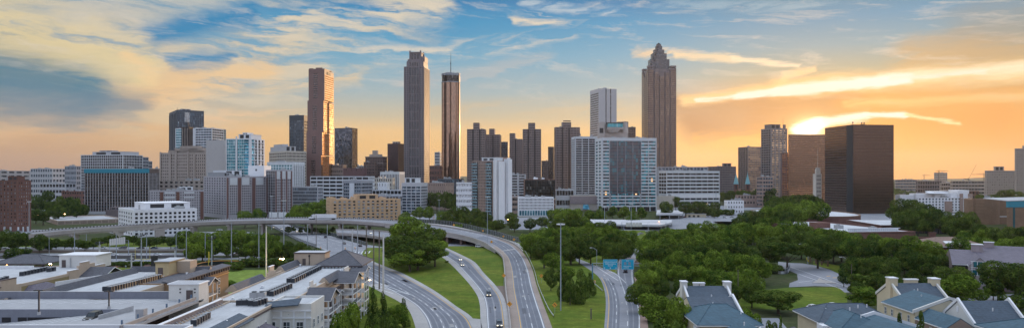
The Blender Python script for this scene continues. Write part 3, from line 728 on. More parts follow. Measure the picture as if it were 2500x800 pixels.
simple('dark_tower', 'narrow near-black tower just left of the biggest ribbed tower', 'skyscraper', 1338, 1352, 1358, 358, 1350, -5, 'R', paint('black_brown', (.07,.055,.055)), G_BR, 26, 5, 3, 'band', .3, .35)
b = ribbed('widest brown ribbed tower, beside the white gridded hotel tower', 1353, 1416, 310, 1120, 1371, 1393, 298, 'L', 14, 8, slots=(.28, .55))
m = MB(); m.cyl(b.W*.92, b.D*.9, b.h-12, b.h-7, 7, 5, n=20); m.cyl(b.W*.92, b.D*.9, b.h-7, b.h-4, 5, 1.5, n=20); m.build('dome', paint('dome_blue', (.06,.12,.17), .4), b.root)

# ---- flared white tower
Yf = 1330; wA = at(1462, Yf); ang_ = R(16)
root = empty('flared_tower', (wA.x, wA.y, 0), ang_, 'white concrete tower whose windowed left side flares out at the base', 'skyscraper')
fw = (1506-1462)/F*Yf/cos(ang_)*1.03; fd = 42.0; ftop = zt(216, Yf)
prof = [(0, 9.0), (20, 7.2), (45, 5.0), (80, 2.6), (120, .9), (150, .2), (ftop, 0)]
m = MB()
for (z0, e0), (z1, e1) in zip(prof, prof[1:]):
    m.add([(0,-e0,z0),(fw,-e0,z0),(fw,fd+e0,z0),(0,fd+e0,z0),(0,-e1,z1),(fw,-e1,z1),(fw,fd+e1,z1),(0,fd+e1,z1)], [(0,1,5,4),(1,2,6,5),(2,3,7,6),(3,0,4,7)])
m.add([(0,0,ftop),(fw,0,ftop),(fw,fd,ftop),(0,fd,ftop)], [(0,1,2,3)]); m.build('wall', paint('flared_white', (.56,.54,.55), .65, .08), root)
m = MB()
for q in (.40, .66): 
    for (z0, e0), (z1, e1) in zip(prof, prof[1:]):
        m.add([(q*fw-.9,-e0-.05,z0),(q*fw+.9,-e0-.05,z0),(q*fw+.9,-e1-.05,z1),(q*fw-.9,-e1-.05,z1)], [(0,1,2,3)])
m.build('window_slot', G_DK, root)
m = MB(); nfl = 46; gf = glass('glass_flare', (.05,.045,.05), (.10,.09,.09), (.2,.18,.17), pw=2.3, fh=3.6, mull=.25, frame=(.5,.46,.45))
for k in range(nfl):
    z0 = 8+k*(ftop-14)/nfl; z1 = z0+(ftop-14)/nfl*.62; e = np.interp(z0, [p[0] for p in prof], [p[1] for p in prof])
    m.box(-.12, .1, -e+2.0, fd+e-2, z0, z1)
m.build('window_band', gf, root)
m = MB(); m.box(fw*.35, fw*.5, 5, 15, ftop, ftop+2.4); m.build('roof_box', GREY, root)
simple('ribbed_tower', 'brown tower stub between the flared white tower and the pointed tower, left part', 'skyscraper', 1508, 1534, 1538, 297, 1500, -3, 'R', BROWNC, G_BR, 40, 7, 3, 'band', .15, .4)
simple('ribbed_tower', 'lower brown tower stub just left of the pointed tower', 'skyscraper', 1534, 1552, 1555, 310, 1480, -3, 'R', BROWNC, G_BR, 38, 6, 3, 'band', .15, .4)

# ---- pointed tower (tallest)
Yp = 1320; b = Bld('pointed_tower', 'tallest tower in the picture, brown ribbed shaft with a stepped pyramid spire', 'skyscraper', 1566, 1582, 1651, 160, Yp, 2.5, 'L')
gp = glass('glass_pointed', (.14,.10,.085), (.24,.17,.13), (.36,.26,.2), pw=3.1, fh=3.9, hm=.36, mull=.16, frame=(.16,.12,.115), metal=.62, rough=.16)
W_, D_ = b.W, b.D; D_ = b.D = W_*1.0; S_ = PINKST; zp = lambda py: zt(py, Yp)
b.i = 2.4; b.wall.box(2.4, W_-2.4, 2.4, D_-2.4, -.5, zp(168))
for fce in ('F', 'L', 'R'):
    for k in range(5):       # five glazed bays with notches between
        s0 = (.0, .225, .405, .605, .79)[k]*W_; s1 = (.205, .385, .585, .77, 1.0)[k]*W_
        top = zp((166, 176, 186, 176, 166)[k]); dd_ = (0, .5, 1.0, .5, 0)[k]
        b.fb(b.wall, fce, s0, s1, -.5, top, -2.6, dd_)
        mm = MB(); b.fb(mm, fce, s0+.7, s1-.7, 2, top-(3 if k in (0, 4) else 1), dd_, dd_+.2); mm.build('window_strip', gp, b.root)
        if k < 4:
            ns = MB(); b.fb(ns, fce, s1+.05, (.225, .405, .605, .79)[k]*W_-.05, 0, top-3, -2.35, -1.6); ns.build('notch', M_void, b.root)
b.wall.box(.0, .2*W_, .0, .2*D_, zp(164), zp(160)); b.wall.box(.8*W_, W_, 0, .2*D_, zp(164), zp(160)); b.wall.box(0, .2*W_, .8*D_, D_, zp(164), zp(160)); b.wall.box(.8*W_, W_, .8*D_, D_, zp(164), zp(160))
for (cxn, cyn) in ((.02,.02),(.16,.02),(.84,.02),(.98,.02),(.02,.16),(.98,.16),(.02,.84),(.02,.98)):
    b.wall.cyl(cxn*W_*.98+.4, cyn*D_*.98+.4, zp(168), zp(162), .8, n=6)
b.end(S_)
m = MB(); m2 = MB(); gq = glass('glass_spire', (.10,.11,.13), (.14,.15,.17), (.2,.2,.22), pw=2.4, fh=2.4, hm=.12, mull=.12, frame=(.05,.05,.055), metal=.5, rough=.25)
for (py0, py1, hw) in ((168, 149, .31), (149, 134, .225), (134, 124, .15), (124, 107, .085), (107, 103, .055)):
    m.box((.5-hw)*W_, (.5+hw)*W_, (.5-hw)*D_, (.5+hw)*D_, zp(py0)-1, zp(py1))
    m2.box((.5-hw*.62)*W_, (.5+hw*.62)*W_, (.5-hw)*D_-1.4, (.5+hw)*D_+1.4, zp(py0)-9, zp(py1)+6 if py1 > 110 else zp(py1)); m2.box((.5-hw)*W_-1.6, (.5+hw)*W_+1.6, (.5-hw*.62)*D_, (.5+hw*.62)*D_, zp(py0)-9.2, zp(py1)+5.8 if py1 > 110 else zp(py1)-.2)
m.build('spire_step', gq, b.root); m2.build('spire_bay', gq, b.root)
m = MB(); m.cyl(.5*W_, .5*D_, zp(103), zp(101.5), 4.0, n=14); m.cyl(.5*W_, .5*D_, zp(101.5), zp(99.5), 2.4, 1.8, n=12); m.tube((.5*W_,.5*D_,zp(100)), (.5*W_,.5*D_,zp(96)), .35, .1); m.build('beacon', M_dark, b.root)

# ---- white gridded hotel tower and white hotel slab with teal windows
b = Bld('grid_hotel', 'white gridded hotel tower partly behind the white slab hotel', 'building', 1395, 1404, 1470, 333, 1060, 6, 'L')
gd_ = glass('glass_gridhotel', (.055,.045,.05), (.10,.085,.09), (.3,.27,.26), pw=2.1, fh=3.4, mull=.12)
b.core(); b.crown(b.h-3.4, .9, base=16); nf_ = 25
b.facade('F', 16, b.h-3.4, nf_, 4, .10, .26, gd_, 'band', sdp=.2, pd=.35); b.facade('L', 16, b.h-3.4, nf_, 4, .14, .26, gd_, 'band', sdp=.2, pd=.35); b.roof(units=2); b.end(WHITE)
b = Bld('podium', 'wide pale podium with brown upper wall below the gridded hotel', 'building', 1388, 1392, 1462, 476, 985, 4, 'L', dmax=40); b.core(inset=.02); b.crown(b.h-1.5, .8); b.roof(units=3)
m = MB(); b.fb(m, 'F', -.1, b.W+.1, b.h*.42, b.h-1.6, .0, 1.4); m.build('brown_band', BRICKP, b.root)
m = MB(); m.slab([(b.W*.42, -4, 2), (b.W*.66, -4, 2), (b.W*.62, -.2, 9), (b.W*.46, -.2, 9)], .4); m.build('glass_canopy', G_TE, b.root); b.end(CREAM)
b = Bld('podium', 'blank pale podium with a sloping teal skylight right of the white slab hotel', 'building', 1600, 1603, 1646, 478, 985, 2, 'L', dmax=30); b.core(inset=.02); b.crown(b.h-1.5, .8); b.roof(units=1)
m = MB(); m.slab([(b.W*.32, -5, 1), (b.W*.68, -5, 1), (b.W*.60, -.2, 8), (b.W*.36, -.2, 8)], .4); m.build('glass_canopy', G_TE, b.root); b.end(CREAM)
b = Bld('slab_hotel', 'big white slab hotel with a recessed teal and mauve window centre', 'building', 1453, 1469, 1603, 336, 960, 7, 'L')
b.core(); zb_, z1_ = 6.0, b.h-4.0; b.crown(z1_, 1.1); W_ = b.W
gc_ = glass('glass_centre', (.06,.07,.09), (.05,.16,.21), (.04,.34,.42), pw=2.9, fh=(z1_-zb_)/20, mull=.08, hm=.0, metal=.3, p2=.35, p3=.12)
G_WH = glass('glass_wh', (.04,.05,.07), (.05,.20,.27), (.03,.40,.50), pw=2.4, fh=(z1_-zb_)/20, metal=.3, p2=.4, p3=.22, mull=.09, lit=.003)
b.facade('F', zb_, z1_, 20, 1, .14, .40, G_WH, 'win', s0=.015, s1=.145, pd=.5, sdp=.3, cap=20)
b.facade('F', zb_, z1_, 20, 2, .06, .40, G_WH, 'win', s0=.715, s1=.985, pd=.5, sdp=.3, cap=60)
b.facade('F', zb_, zb_+(z1_-zb_)*.2, 4, 4, .06, .40, G_WH, 'win', s0=.16, s1=.70, pd=.5, sdp=.3, cap=76)
b.facade('L', zb_, z1_, 20, 2, .3, .42, G_WH, 'win', pd=.4, sdp=.25, cap=100)
m = MB()
for k in range(17):
    zz0 = zb_+(z1_-zb_)*(.2+.05*k)
    if k < 16: b.fb(m, 'F', .15*W_, .71*W_, zz0, zz0+1.1, -.4, -.12)
    if k < 16: 
        for q in range(24): b.fb(m, 'F', (.152+q*.0232)*W_, (.152+q*.0232)*W_+.35, zz0+1.1, zz0+(z1_-zb_)*.05, -.34, -.15)
m.build('mauve_spandrel', paint('mauve_panel', (.15,.12,.14), .6), b.root)
for k in range(16):
    zz0 = zb_+(z1_-zb_)*(.2+.05*k); m = MB(); b.fb(m, 'F', .15*W_, .71*W_, zz0+1.1, zz0+(z1_-zb_)*.05, -.42, -.35); m.build('window_band', gc_, b.root)
m = MB()
for q in (.145, .285, .425, .565, .71): b.fb(m, 'F', q*W_-.4, q*W_+.4, .2, z1_, .51, .7) if q in (.145, .71) else b.fb(m, 'F', q*W_-.35, q*W_+.35, zb_+(z1_-zb_)*.2, z1_, -.4, .1)
m.build('pier', paint('pier_mauve', (.3,.27,.30)), b.root)
m = MB()
for q in range(9): b.fb(m, 'F', q*W_/8-.4 if q else .02, q*W_/8+.6 if q < 8 else W_-.02, 0, zb_, .06, .8)
m.build('column', WHITE, b.root); m = MB(); b.fb(m, 'F', 1, W_-1, .2, zb_-.3, -.45, -.3); m.build('lobby_glass', G_DK, b.root)
b.roof(units=5); b.end(WHITE)
# sculptural roof lantern that stands behind on the grid hotel
c0 = at(1497, 1010); zq = lambda py: zt(py, 1010)
root = empty('rooftop_restaurant', (c0.x, c0.y, zt(335, 960)-1.5), 0, 'sculpted pale rooftop lounge with a teal lens window on top of the white slab hotel', 'roof structure')
z0 = zt(335, 960)-1.5
def rl(py): return zq(py)-z0
m = MB(); m.box(-18, 20, 0, 22, 0, rl(324)); m.box(-20, -12, -3, 14, 0, rl(300)); m.cyl(-15, 3, rl(312), rl(298), 4.6, n=18)
m.box(-9, 14, -6, 16, rl(316)+0, rl(311)); m.box(-12, 18, 2, 20, rl(324), rl(300)); m.cyl(16, 4, rl(324), rl(299), 5.5, 4.5, n=18); m.cyl(0, -2, rl(324), rl(316), 6, 9.5, n=20)
m.build('shell', paint('shell_concrete', (.46,.40,.37), .8, .2), root)
m = MB(); m.box(-8.5, 12, -6.6, 14, rl(311)+.01, rl(302)); m.build('lens_window', glass('glass_lens', (.02,.30,.38), (.05,.42,.5), (.3,.5,.55), pw=1.4, fh=6, mull=.14, p2=.5, p3=.25), root)
m = MB(); m.box(-9.5, 13, -7.2, 15, rl(302), rl(300)); m.box(-19, -14, -3.5, 6, rl(325), rl(313)); m.build('visor', M_dark, root)

# ---- wide banded office
b = Bld('banded_office', 'wide white office with dark ribbon windows raised on pillars', 'building', 1608, 1627, 1757, 417, 1010, 9, 'L')
b.core(); b.crown(b.h-3, 1.0); zb_ = b.h*.30
b.facade('F', zb_+4.5, b.h-3, 6, 9, .05, .46, G_DK, 'band', sdp=.3, pd=.1); b.facade('L', zb_+4.5, b.h-3, 6, 3, .08, .3, G_DK, 'band', sdp=.0)
m = MB(); b.fb(m, 'F', -.3, b.W+.3, zb_, zb_+4.5, -.3, .6); m.build('apron', WHITE2, b.root)
b.facade('F', .5, zb_, 3, 9, .1, .5, M_void, 'band', sdp=-.2, pd=.0, gd=.38, name='opening')
b.roof(units=6); b.end(WHITE)
simple('office_block', 'long grey low roof storey peeping above the wide banded office', 'building', 1606, 1728, 1733, 407, 1150, -2, 'R', GREY, G_BL, 8, 14, 2, 'band', .2, .5, units=3)
simple('office_block', 'dim brown city block with a small roof house right of the banded office', 'building', 1731, 1797, 1803, 406, 1420, -4, 'R', BROWNC, G_BL, 14, 16, 2, 'win', .4, .5, cap=60, units=2).pent(.55, .85, .3, .8, 6, BROWNC)

# church with two teal spires
c0 = at(1811, 1260); root = empty('church', (c0.x, c0.y, 0), R(-12), 'brick church with twin pointed teal copper spires', 'church')
TEALC = paint('copper_green', (.22,.46,.50), .55, .2)
for dx in (-9.5, 9.5):
    m = MB(); m.box(dx-4, dx+4, -4, 4, 0, 22); m.box(dx-4.4, dx+4.4, -4.4, 4.4, 21.2, 22.2); m.box(dx-3.3, dx+3.3, -3.3, 3.3, 22, 33); o = m.build('bell_tower', BRICK, root)
    m = MB(); m.prism([(dx-4,-4),(dx+4,-4),(dx+4,4),(dx-4,4)], 33, 51, 0, [(dx-.15,-.15),(dx+.15,-.15),(dx+.15,.15),(dx-.15,.15)]); m.tube((dx,0,51), (dx,0,55), .2); m.build('spire', TEALC, root)
    m = MB(); m.box(dx-1.2, dx+1.2, -3.5, -3.2, 24, 31); m.build('louvre', M_dark, o)
m = MB(); m.box(-6, 6, 4.02, 48, 0, 15); m.add([(-8,3,14),(8,3,14),(0,3,24),(-8,48,14),(8,48,14),(0,48,24)], [(0,1,2),(3,5,4),(0,2,5,3),(1,4,5,2),(0,3,4,1)]); m.build('nave', BRICK, root)

# ---- right-hand lit towers
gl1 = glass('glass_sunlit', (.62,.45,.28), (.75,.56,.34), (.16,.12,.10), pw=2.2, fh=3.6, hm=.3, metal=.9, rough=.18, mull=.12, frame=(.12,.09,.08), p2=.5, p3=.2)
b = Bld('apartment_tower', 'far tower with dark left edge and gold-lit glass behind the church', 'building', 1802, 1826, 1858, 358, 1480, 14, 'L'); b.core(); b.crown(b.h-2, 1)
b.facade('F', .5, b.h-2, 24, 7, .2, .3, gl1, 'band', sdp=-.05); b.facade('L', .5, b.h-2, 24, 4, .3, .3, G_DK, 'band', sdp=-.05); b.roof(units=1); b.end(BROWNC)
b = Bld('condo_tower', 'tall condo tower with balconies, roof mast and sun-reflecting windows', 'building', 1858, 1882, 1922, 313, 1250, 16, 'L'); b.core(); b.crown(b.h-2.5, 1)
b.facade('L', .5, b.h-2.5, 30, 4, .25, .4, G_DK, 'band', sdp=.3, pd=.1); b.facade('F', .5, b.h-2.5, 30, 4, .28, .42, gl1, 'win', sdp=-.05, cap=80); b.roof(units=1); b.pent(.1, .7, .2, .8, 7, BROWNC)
b.mast(.93, .3, 20); m = MB(); m.box(b.W*.88, b.W*.98, 3, 7, b.h-1, b.h+7); m.build('lift_head', BROWNC, b.root); b.end(paint('condo_grey', (.27,.235,.235)))
b = Bld('bronze_office', 'broad bronze glass office in front of the setting sun', 'building', 1924, 1926, 2022, 328, 1120, 3, 'L', dmax=40); b.core(); b.crown(b.h-1, .6)
gz = glass('glass_bronze', (.25,.155,.10), (.30,.18,.12), (.4,.25,.15), pw=1.6, fh=3.5, metal=.9, rough=.14, mull=.08, frame=(.06,.04,.03))
b.facade('F', .5, b.h-1, 34, 1, 0, .34, gz, 'band', pier=False, sdp=.05, gd=.1, c=.6); b.facade('L', .5, b.h-1, 34, 1, 0, .34, gz, 'band', pier=False, sdp=.05, gd=.1, c=.6); b.roof(units=0); b.end(paint('bronze_spandrel', (.17,.11,.08), .4, .12, metal=.3))
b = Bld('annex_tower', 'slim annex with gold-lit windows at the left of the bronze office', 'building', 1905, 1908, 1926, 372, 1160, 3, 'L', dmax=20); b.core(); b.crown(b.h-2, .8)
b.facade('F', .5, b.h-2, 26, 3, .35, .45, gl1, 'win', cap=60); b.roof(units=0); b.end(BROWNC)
b = Bld('dark_glass_tower', 'huge dark brown glass block, its corner towards the viewer', 'skyscraper', 2014, 2083, 2182, 304, 900, 7, 'L', dmax=80)
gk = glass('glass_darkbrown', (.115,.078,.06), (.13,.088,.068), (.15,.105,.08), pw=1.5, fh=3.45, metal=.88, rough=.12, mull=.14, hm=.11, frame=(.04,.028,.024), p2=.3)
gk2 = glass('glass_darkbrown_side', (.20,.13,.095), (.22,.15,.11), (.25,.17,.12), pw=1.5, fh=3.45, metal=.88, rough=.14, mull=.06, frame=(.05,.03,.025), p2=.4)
b.core(inset=.1); b.crown(b.h-.6, .3)
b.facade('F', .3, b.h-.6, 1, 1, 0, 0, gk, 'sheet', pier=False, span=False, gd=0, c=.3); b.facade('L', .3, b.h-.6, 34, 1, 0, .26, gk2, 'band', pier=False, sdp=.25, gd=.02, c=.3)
m = MB(); b.fb(m, 'L', b.D-14, b.D-.2, .3, b.h+.01, .26, .3); m.build('dark_bay', M_dark, b.root)
m = MB()
for k in range(33): b.fb(m, 'L', .3, b.D-14.1, .3+(k+1)*(b.h-.9)/34-.22, .3+(k+1)*(b.h-.9)/34, .251, .34)
m.build('floor_line', BROWNC, b.root)
b.roof(ROOFD, units=0)
m = MB()
for (q, hh) in ((.06, 2.5), (.28, 2), (.34, 2)): m.tube((q*b.W, 6, b.h-1), (q*b.W, 6, b.h+hh), .25); m.cyl(q*b.W, 6, b.h+hh-.3, b.h+hh+1.4, 1.1, .5, n=8)
m.box(.27*b.W, .36*b.W, 5, 8, b.h+.6, b.h+.9); m.build('antenna', M_dark, b.root); b.end(paint('blackbrown', (.06,.042,.036), .5, .1))
b = simple('stone_church', 'ornate pale stone church tower in front of the bronze office', 'church', 1992, 2006, 2014, 424, 985, -8, 'R', CREAM, gs, 9, 4, 3, 'win', .5, .5, cap=36)
m = MB(); m.box(.1*b.W, .8*b.W, 1, 8, b.h, b.h+6); m.box(.2*b.W, .7*b.W, 2, 7, b.h+6, b.h+8.5)
for q in (.12, .78): m.cyl(q*b.W, 1.5, b.h, b.h+9, .7, .2, n=6)
m.tube((b.W*.45, 4, b.h+8), (b.W*.45, 4, b.h+34), .3, .1); m.build('belfry', CREAM, b.root)
simple('office_block', 'small pale and brown mid-rise block on the slope right of the church', 'building', 1847, 1862, 1888, 431, 1080, 22, 'L', BRICKT, G_BL, 8, 4, 4, 'band', .2, .45, units=2)
simple('low_building', 'low tan brick building with white flat roof left of the mid-rise', 'building', 1795, 1800, 1860, 476, 1090, 6, 'L', BRICKT, G_DK, 2, 8, 2, 'band', .5, .6, units=2)
simple('white_building', 'small white three-storey building with dark windows above the curved street', 'building', 1768, 1775, 1816, 489, 860, 8, 'L', WHITE2, G_DK, 3, 6, 2, 'win', .6, .6, units=3, cap=30)

# ---- mid-ground blocks, left of centre
deck_bld('white five-deck parking structure with long dark openings below the rose tower', 757, 900, 915, 430, 960, -12, 'R', 9, 9, WHITE, name='parking_garage', sh=.42)
b = Bld('grey_office', 'blue-grey office with a blank centre strip right of the banded garage', 'building', 838, 882, 910, 440, 900, -8, 'R'); b.core(); b.crown(b.h-3.5, .8)
b.facade('F', .5, b.h-3.5, 9, 3, .12, .35, G_BL, 'win', s0=.02, s1=.33); b.facade('F', .5, b.h-3.5, 9, 3, .12, .35, G_BL, 'win', s0=.62, s1=.98); b.facade('R', .5, b.h-3.5, 9, 8, .1, .35, G_BL, 'band')
m = MB(); b.fb(m, 'F', .34*b.W, .61*b.W, .2, b.h-3.4, -.5, .2); m.build('blank_bay', WHITE, b.root); b.roof(units=2); b.end(GREY)
b = Bld('grey_office', 'grey office with white window grid and blank roof storey, near the tan hotel', 'building', 980, 1028, 1044, 446, 900, -10, 'R'); b.core(); b.crown(b.h-4.5, .8)
b.facade('F', .5, b.h-4.5, 9, 4, .12, .3, G_BL, 'win', pd=.2, sdp=.1, cap=40); b.facade('R', .5, b.h-4.5, 9, 7, .1, .3, G_BL, 'band', sdp=.05); b.roof(units=1); b.pent(.1, .7, .2, .8, 6, WHITE); b.end(PALE)
simple('columned_block', 'white block with tall narrow columns left of the crown tower base', 'building', 928, 975, 988, 419, 1150, -8, 'R', WHITE, G_DK, 1, 12, 6, 'strip', .5, .08, units=3, zpar=4)
simple('brick_block', 'tan stone block with regular windows in front of the columned block', 'building', 912, 958, 964, 434, 1080, -5, 'R', CREAM, gs, 6, 8, 2, 'win', .55, .5, cap=48)
simple('white_building', 'plain white stepped block in front of the tan stone block', 'building', 922, 945, 951, 445, 1000, -5, 'R', WHITE2, G_DK, 2, 3, 2, 'win', .8, .8, cap=6)
deck_bld('low white two-deck car park behind the tan hotel', 908, 980, 986, 463, 930, -8, 'R', 4, 8, WHITE, sh=.4)
simple('low_building', 'low grey ribbed hall directly behind the tan hotel', 'building', 895, 975, 982, 477, 860, -3, 'R', GREY, G_DK, 2, 10, 2, 'band', .2, .5)
b = simple('brick_warehouse', 'tan brick warehouse with long blank wall right of the grey office', 'building', 1040, 1088, 1108, 446, 1000, -16, 'R', BRICKT, G_DK, 4, 10, 5, 'win', .7, .7, units=4, cap=20)
simple('low_block', 'dark low roofs around the base of the glass cylinder', 'building', 1068, 1120, 1132, 436, 1200, -8, 'R', DKGREY, G_BL, 4, 10, 4, 'band', .2, .5, units=5)
# tan hotel
b = Bld('tan_hotel', 'sand-coloured hotel with rows of shaded windows behind the viaduct', 'building', 793, 806, 978, 487, 690, 24, 'L', dmax=22)
tan = paint('tan_stucco', (.62,.42,.26), .85, .10); gt_ = glass('glass_awning', (.02,.022,.03), (.06,.065,.08), (.5,.52,.55), pw=2.9, fh=3.0, p2=.4, p3=.3, mull=.05)
b.core(); b.crown(b.h-1.4, 2.2, base=1.0); b.facade('F', 1.0, b.h-1.4, 7, 14, .52, .48, gt_, cap=98, c=2.2, sdp=-.003, gd=.35); b.facade('L', 1.0, b.h-1.4, 7, 3, .6, .5, gt_, cap=100, c=2.2, sdp=-.003)
m = MB(); fh = (b.h-2.4)/7; bw = (b.W-4.4)/14; rn = random.Random(8)
for j in range(7):
    for k in range(14):
        if rn.random() < .5: b.fb(m, 'F', 2.2+k*bw+bw*.26, 2.2+(k+1)*bw-bw*.26, 1+j*fh+fh*.40, 1+j*fh+fh*.62, -.05, .55)
m.build('awning', PALE, b.root, kind='stuff')
m = MB()
for k in range(15): b.fb(m, 'F', 2.2+k*bw-bw*.12, 2.2+k*bw+bw*.12, 0, b.h-1.4, .01, .3)
m.build('pilaster', tan, b.root); b.roof(ROOF, units=4, um=tan); b.pent(.38, .68, .1, .9, 4.2, tan); b.pent(.0, .08, .05, .9, 1.6, tan, louv=False); b.end(tan)
# banded white office centre
b = simple('banded_office', 'white low office with bold dark window bands left of the balcony tower', 'building', 1114, 1118, 1156, 445, 830, 10, 'L', WHITE2, G_DK, 6, 1, 1, 'band', 0, .52, units=1, sdp=.2, gd=.5)
# balcony tower
b = Bld('balcony_tower', 'apartment tower with brown brick front, stacked balconies and two white blank slabs', 'building', 1152, 1204, 1244, 392, 700, -28, 'R')
b.core(); b.crown(b.h-1.0, .6)
gbb = glass('glass_flat', (.03,.035,.045), (.10,.11,.12), (.35,.36,.38), pw=1.2, fh=2.9, p2=.5, p3=.15)
b.facade('F', .5, b.h-1, 21, 4, .62, .5, gbb, s0=.30, s1=.66, cap=84, sdp=-.003)
W_, D_ = b.W, b.D; fh = (b.h-1.5)/21
for s0, s1 in ((.02, .28), (.68, .94)):
    for j in range(21):
        mm = MB(); b.fb(mm, 'F', s0*W_, s1*W_, .5+j*fh, .5+j*fh+.22, -.4, 1.5); b.fb(mm, 'F', s0*W_, s1*W_, .5+j*fh+.22, .5+j*fh+1.2, 1.38, 1.46); mm.build('balcony', MATS.get('balcony_glass') or paint('balcony_glass', (.22,.36,.42), .2, .5, .6, streak=False), b.root)
    mm = MB(); b.fb(mm, 'F', s0*W_, s1*W_, .5, b.h-1, -.45, -.36); mm.build('balcony_glazing', gbb, b.root)
m = MB(); b.fb(m, 'R', .0, .07*D_, -.2, b.h+.2, .02, 2.0); b.fb(m, 'R', .12*D_, .16*D_, -.2, b.h+.1, .02, 1.5); b.fb(m, 'R', .20*D_, .56*D_, -.2, b.h-.5, .02, 2.6); b.fb(m, 'R', .64*D_, .98*D_, -.2, b.h+2.0, .02, 3.2)
m.build('blank_slab', WHITE2, b.root)
m = MB(); b.fb(m, 'R', .66*D_, .80*D_, 0, b.h+3.2, 3.2, 4.6); m.build('stair_slab', WHITE2, b.root)
b.roof(units=1); b.pent(.35, .98, .15, .6, 3.0, WHITE); b.pent(.6, .95, .55, .9, 3.6, BRICKT); b.end(BRICKT)
# dark glass block, white narrow window office, bits
b = Bld('black_glass_office', 'black glass box office on a brown terraced base', 'building', 1278, 1281, 1356, 437, 960, 3, 'L', dmax=40); b.core(); b.crown(b.h-1, .4, base=b.h*.40)
b.facade('F', b.h*.4, b.h-1, 1, 1, 0, 0, glass('glass_black', (.012,.014,.018), pw=2.2, fh=3.6, metal=.5, rough=.06, hm=.05), 'sheet', pier=False, span=False, gd=.05, c=.4); b.roof(units=2, um=WHITE2)
m = MB(); b.fb(m, 'F', -1, b.W+1, b.h*.36, b.h*.40, .02, 2.5); b.fb(m, 'F', -1, b.W+1, b.h*.2, b.h*.23, .02, 2.5); m.build('ledge', paint('ledge_tan', (.5,.4,.3)), b.root); b.end(paint('base_brown', (.2,.12,.10)))
b = Bld('white_office', 'cream white office with close rows of tall narrow windows', 'building', 1263, 1266, 1352, 481, 840, 2, 'L', dmax=25); b.core(); b.crown(b.h-1.6, .7, base=7)
b.facade('F', 7, b.h-1.6, 4, 26, .56, .32, G_DK, 'win', cap=100, sdp=-.003, c=.7)
b.facade('F', .5, 6.6, 1, 13, .2, .1, G_TE, 'win', cap=100, gd=-.05, c=.7, pier=False, span=False); b.roof(ROOF, units=4); b.end(WHITE2)
simple('office_garage', 'grey striped office with blank centre strip beside the balcony tower', 'building', 1243, 1246, 1284, 425, 1050, 2, 'L', PALE, G_DK, 12, 2, 1, 'band', .25, .45)
simple('low_building', 'low brown strip of shops between the balcony tower and cream office', 'building', 1243, 1246, 1268, 480, 900, 2, 'L', BRICKT, G_DK, 3, 4, 1, 'band', .1, .5)
simple('low_building', 'white angular low wing at the foot of the widest ribbed tower', 'building', 1355, 1357, 1402, 462, 990, 2, 'L', WHITE, G_DK, 2, 6, 1, 'band', .1, .5, units=3)

# ---- right side
simple('long_garage', 'long pale far-right parking structure with rows of dark openings', 'building', 2320, 2324, 2404, 441, 1500, 3, 'L', TANST, G_DK, 5, 10, 1, 'band', .08, .5)
simple('long_building', 'long brown far-right block with pale vertical piers', 'building', 2236, 2240, 2300, 441, 1600, 3, 'L', BROWNC, G_DK, 4, 10, 1, 'strip', .2, .3)
simple('long_building', 'long low far building just right of the dark glass tower', 'building', 2184, 2187, 2240, 438, 1850, 3, 'L', TANST, G_BL, 5, 14, 1, 'band', .15, .4, units=4)
simple('long_building', 'pale far building between the long brown block and the garage', 'building', 2294, 2297, 2326, 446, 1550, 3, 'L', TANST, G_DK, 4, 5, 1, 'band', .15, .4)
simple('far_building', 'unfinished pale building under the tower cranes on the horizon', 'building', 2280, 2282, 2313, 421, 2900, 3, 'L', TANST, G_BL, 9, 8, 1, 'band', .2, .5)
b = simple('stone_office', 'beige stone office with regular windows and roof house at right', 'building', 2404, 2408, 2479, 416, 1300, 3, 'L', TANST, gs, 12, 12, 1, 'win', .5, .5, cap=90, units=1)
b.pent(.3, .62, .2, .9, 7, TANST)
b = simple('tall_block', 'tall pale block cut by the right edge of the picture', 'building', 2477, 2480, 2570, 362, 1150, 3, 'L', TANST, gs, 24, 16, 1, 'win', .45, .5, cap=90, units=1); b.pent(.2, .7, .2, .8, 4, TANST)
# white modern complex
b = Bld('white_complex', 'bright white stepped modern apartments with brown brick bays at right', 'building', 2238, 2241, 2371, 482, 930, 3, 'L', dmax=30); b.core(); b.crown(b.h-1, .5)
b.facade('F', .5, b.h-1, 5, 16, .5, .45, G_BL, 'win', cap=80, c=.5, sdp=-.003)
m = MB(); W_ = b.W
for (x0, x1, hh, d) in ((-.24,.03,3,-8), (.03,.34,5,-4), (.34,.62,8,0), (.62,.74,6,2), (.78,.98,9.5,1)): m.box(x0*W_, x1*W_, 3-d, 22, b.h-14, b.h+hh)
m.build('upper_block', WHITE2, b.root); m = MB(); b.fb(m, 'F', .50*W_, .64*W_, .2, b.h*.75, .02, .9); b.fb(m, 'F', .78*W_, .84*W_, .2, b.h+5, .02, .9); b.fb(m, 'F', .94*W_, 1.02*W_, .2, b.h+5, .02, .9); m.build('brick_bay', BRICKT, b.root)
m = MB()
for q in range(4): m.slab([((.62+.09*q)*W_, -1.5, b.h-1+.5), ((.69+.09*q)*W_, -1.5, b.h+1), ((.69+.09*q)*W_, 2, b.h+1), ((.62+.09*q)*W_, 2, b.h-.5)], .3)
m.slab([(.18*W_, -3, b.h+5.5), (.55*W_, -3, b.h+5.5), (.50*W_, 12, b.h+8), (.24*W_, 12, b.h+8)], .4); m.build('canopy', WHITE, b.root); b.roof(ROOF, units=3); b.end(WHITE2)
simple('low_building', 'dark-roofed low brick building behind the white stepped apartments', 'building', 2320, 2324, 2390, 466, 1200, 3, 'L', BRICK, G_DK, 3, 8, 1, 'win', .5, .5, units=4, cap=24)
b = Bld('brick_hall', 'large blank tan brick auditorium with rounded front at right', 'building', 2373, 2376, 2462, 484, 700, 3, 'L', dmax=40); b.core(inset=.02); b.crown(b.h-1.2, .5); b.roof(ROOF, units=3)
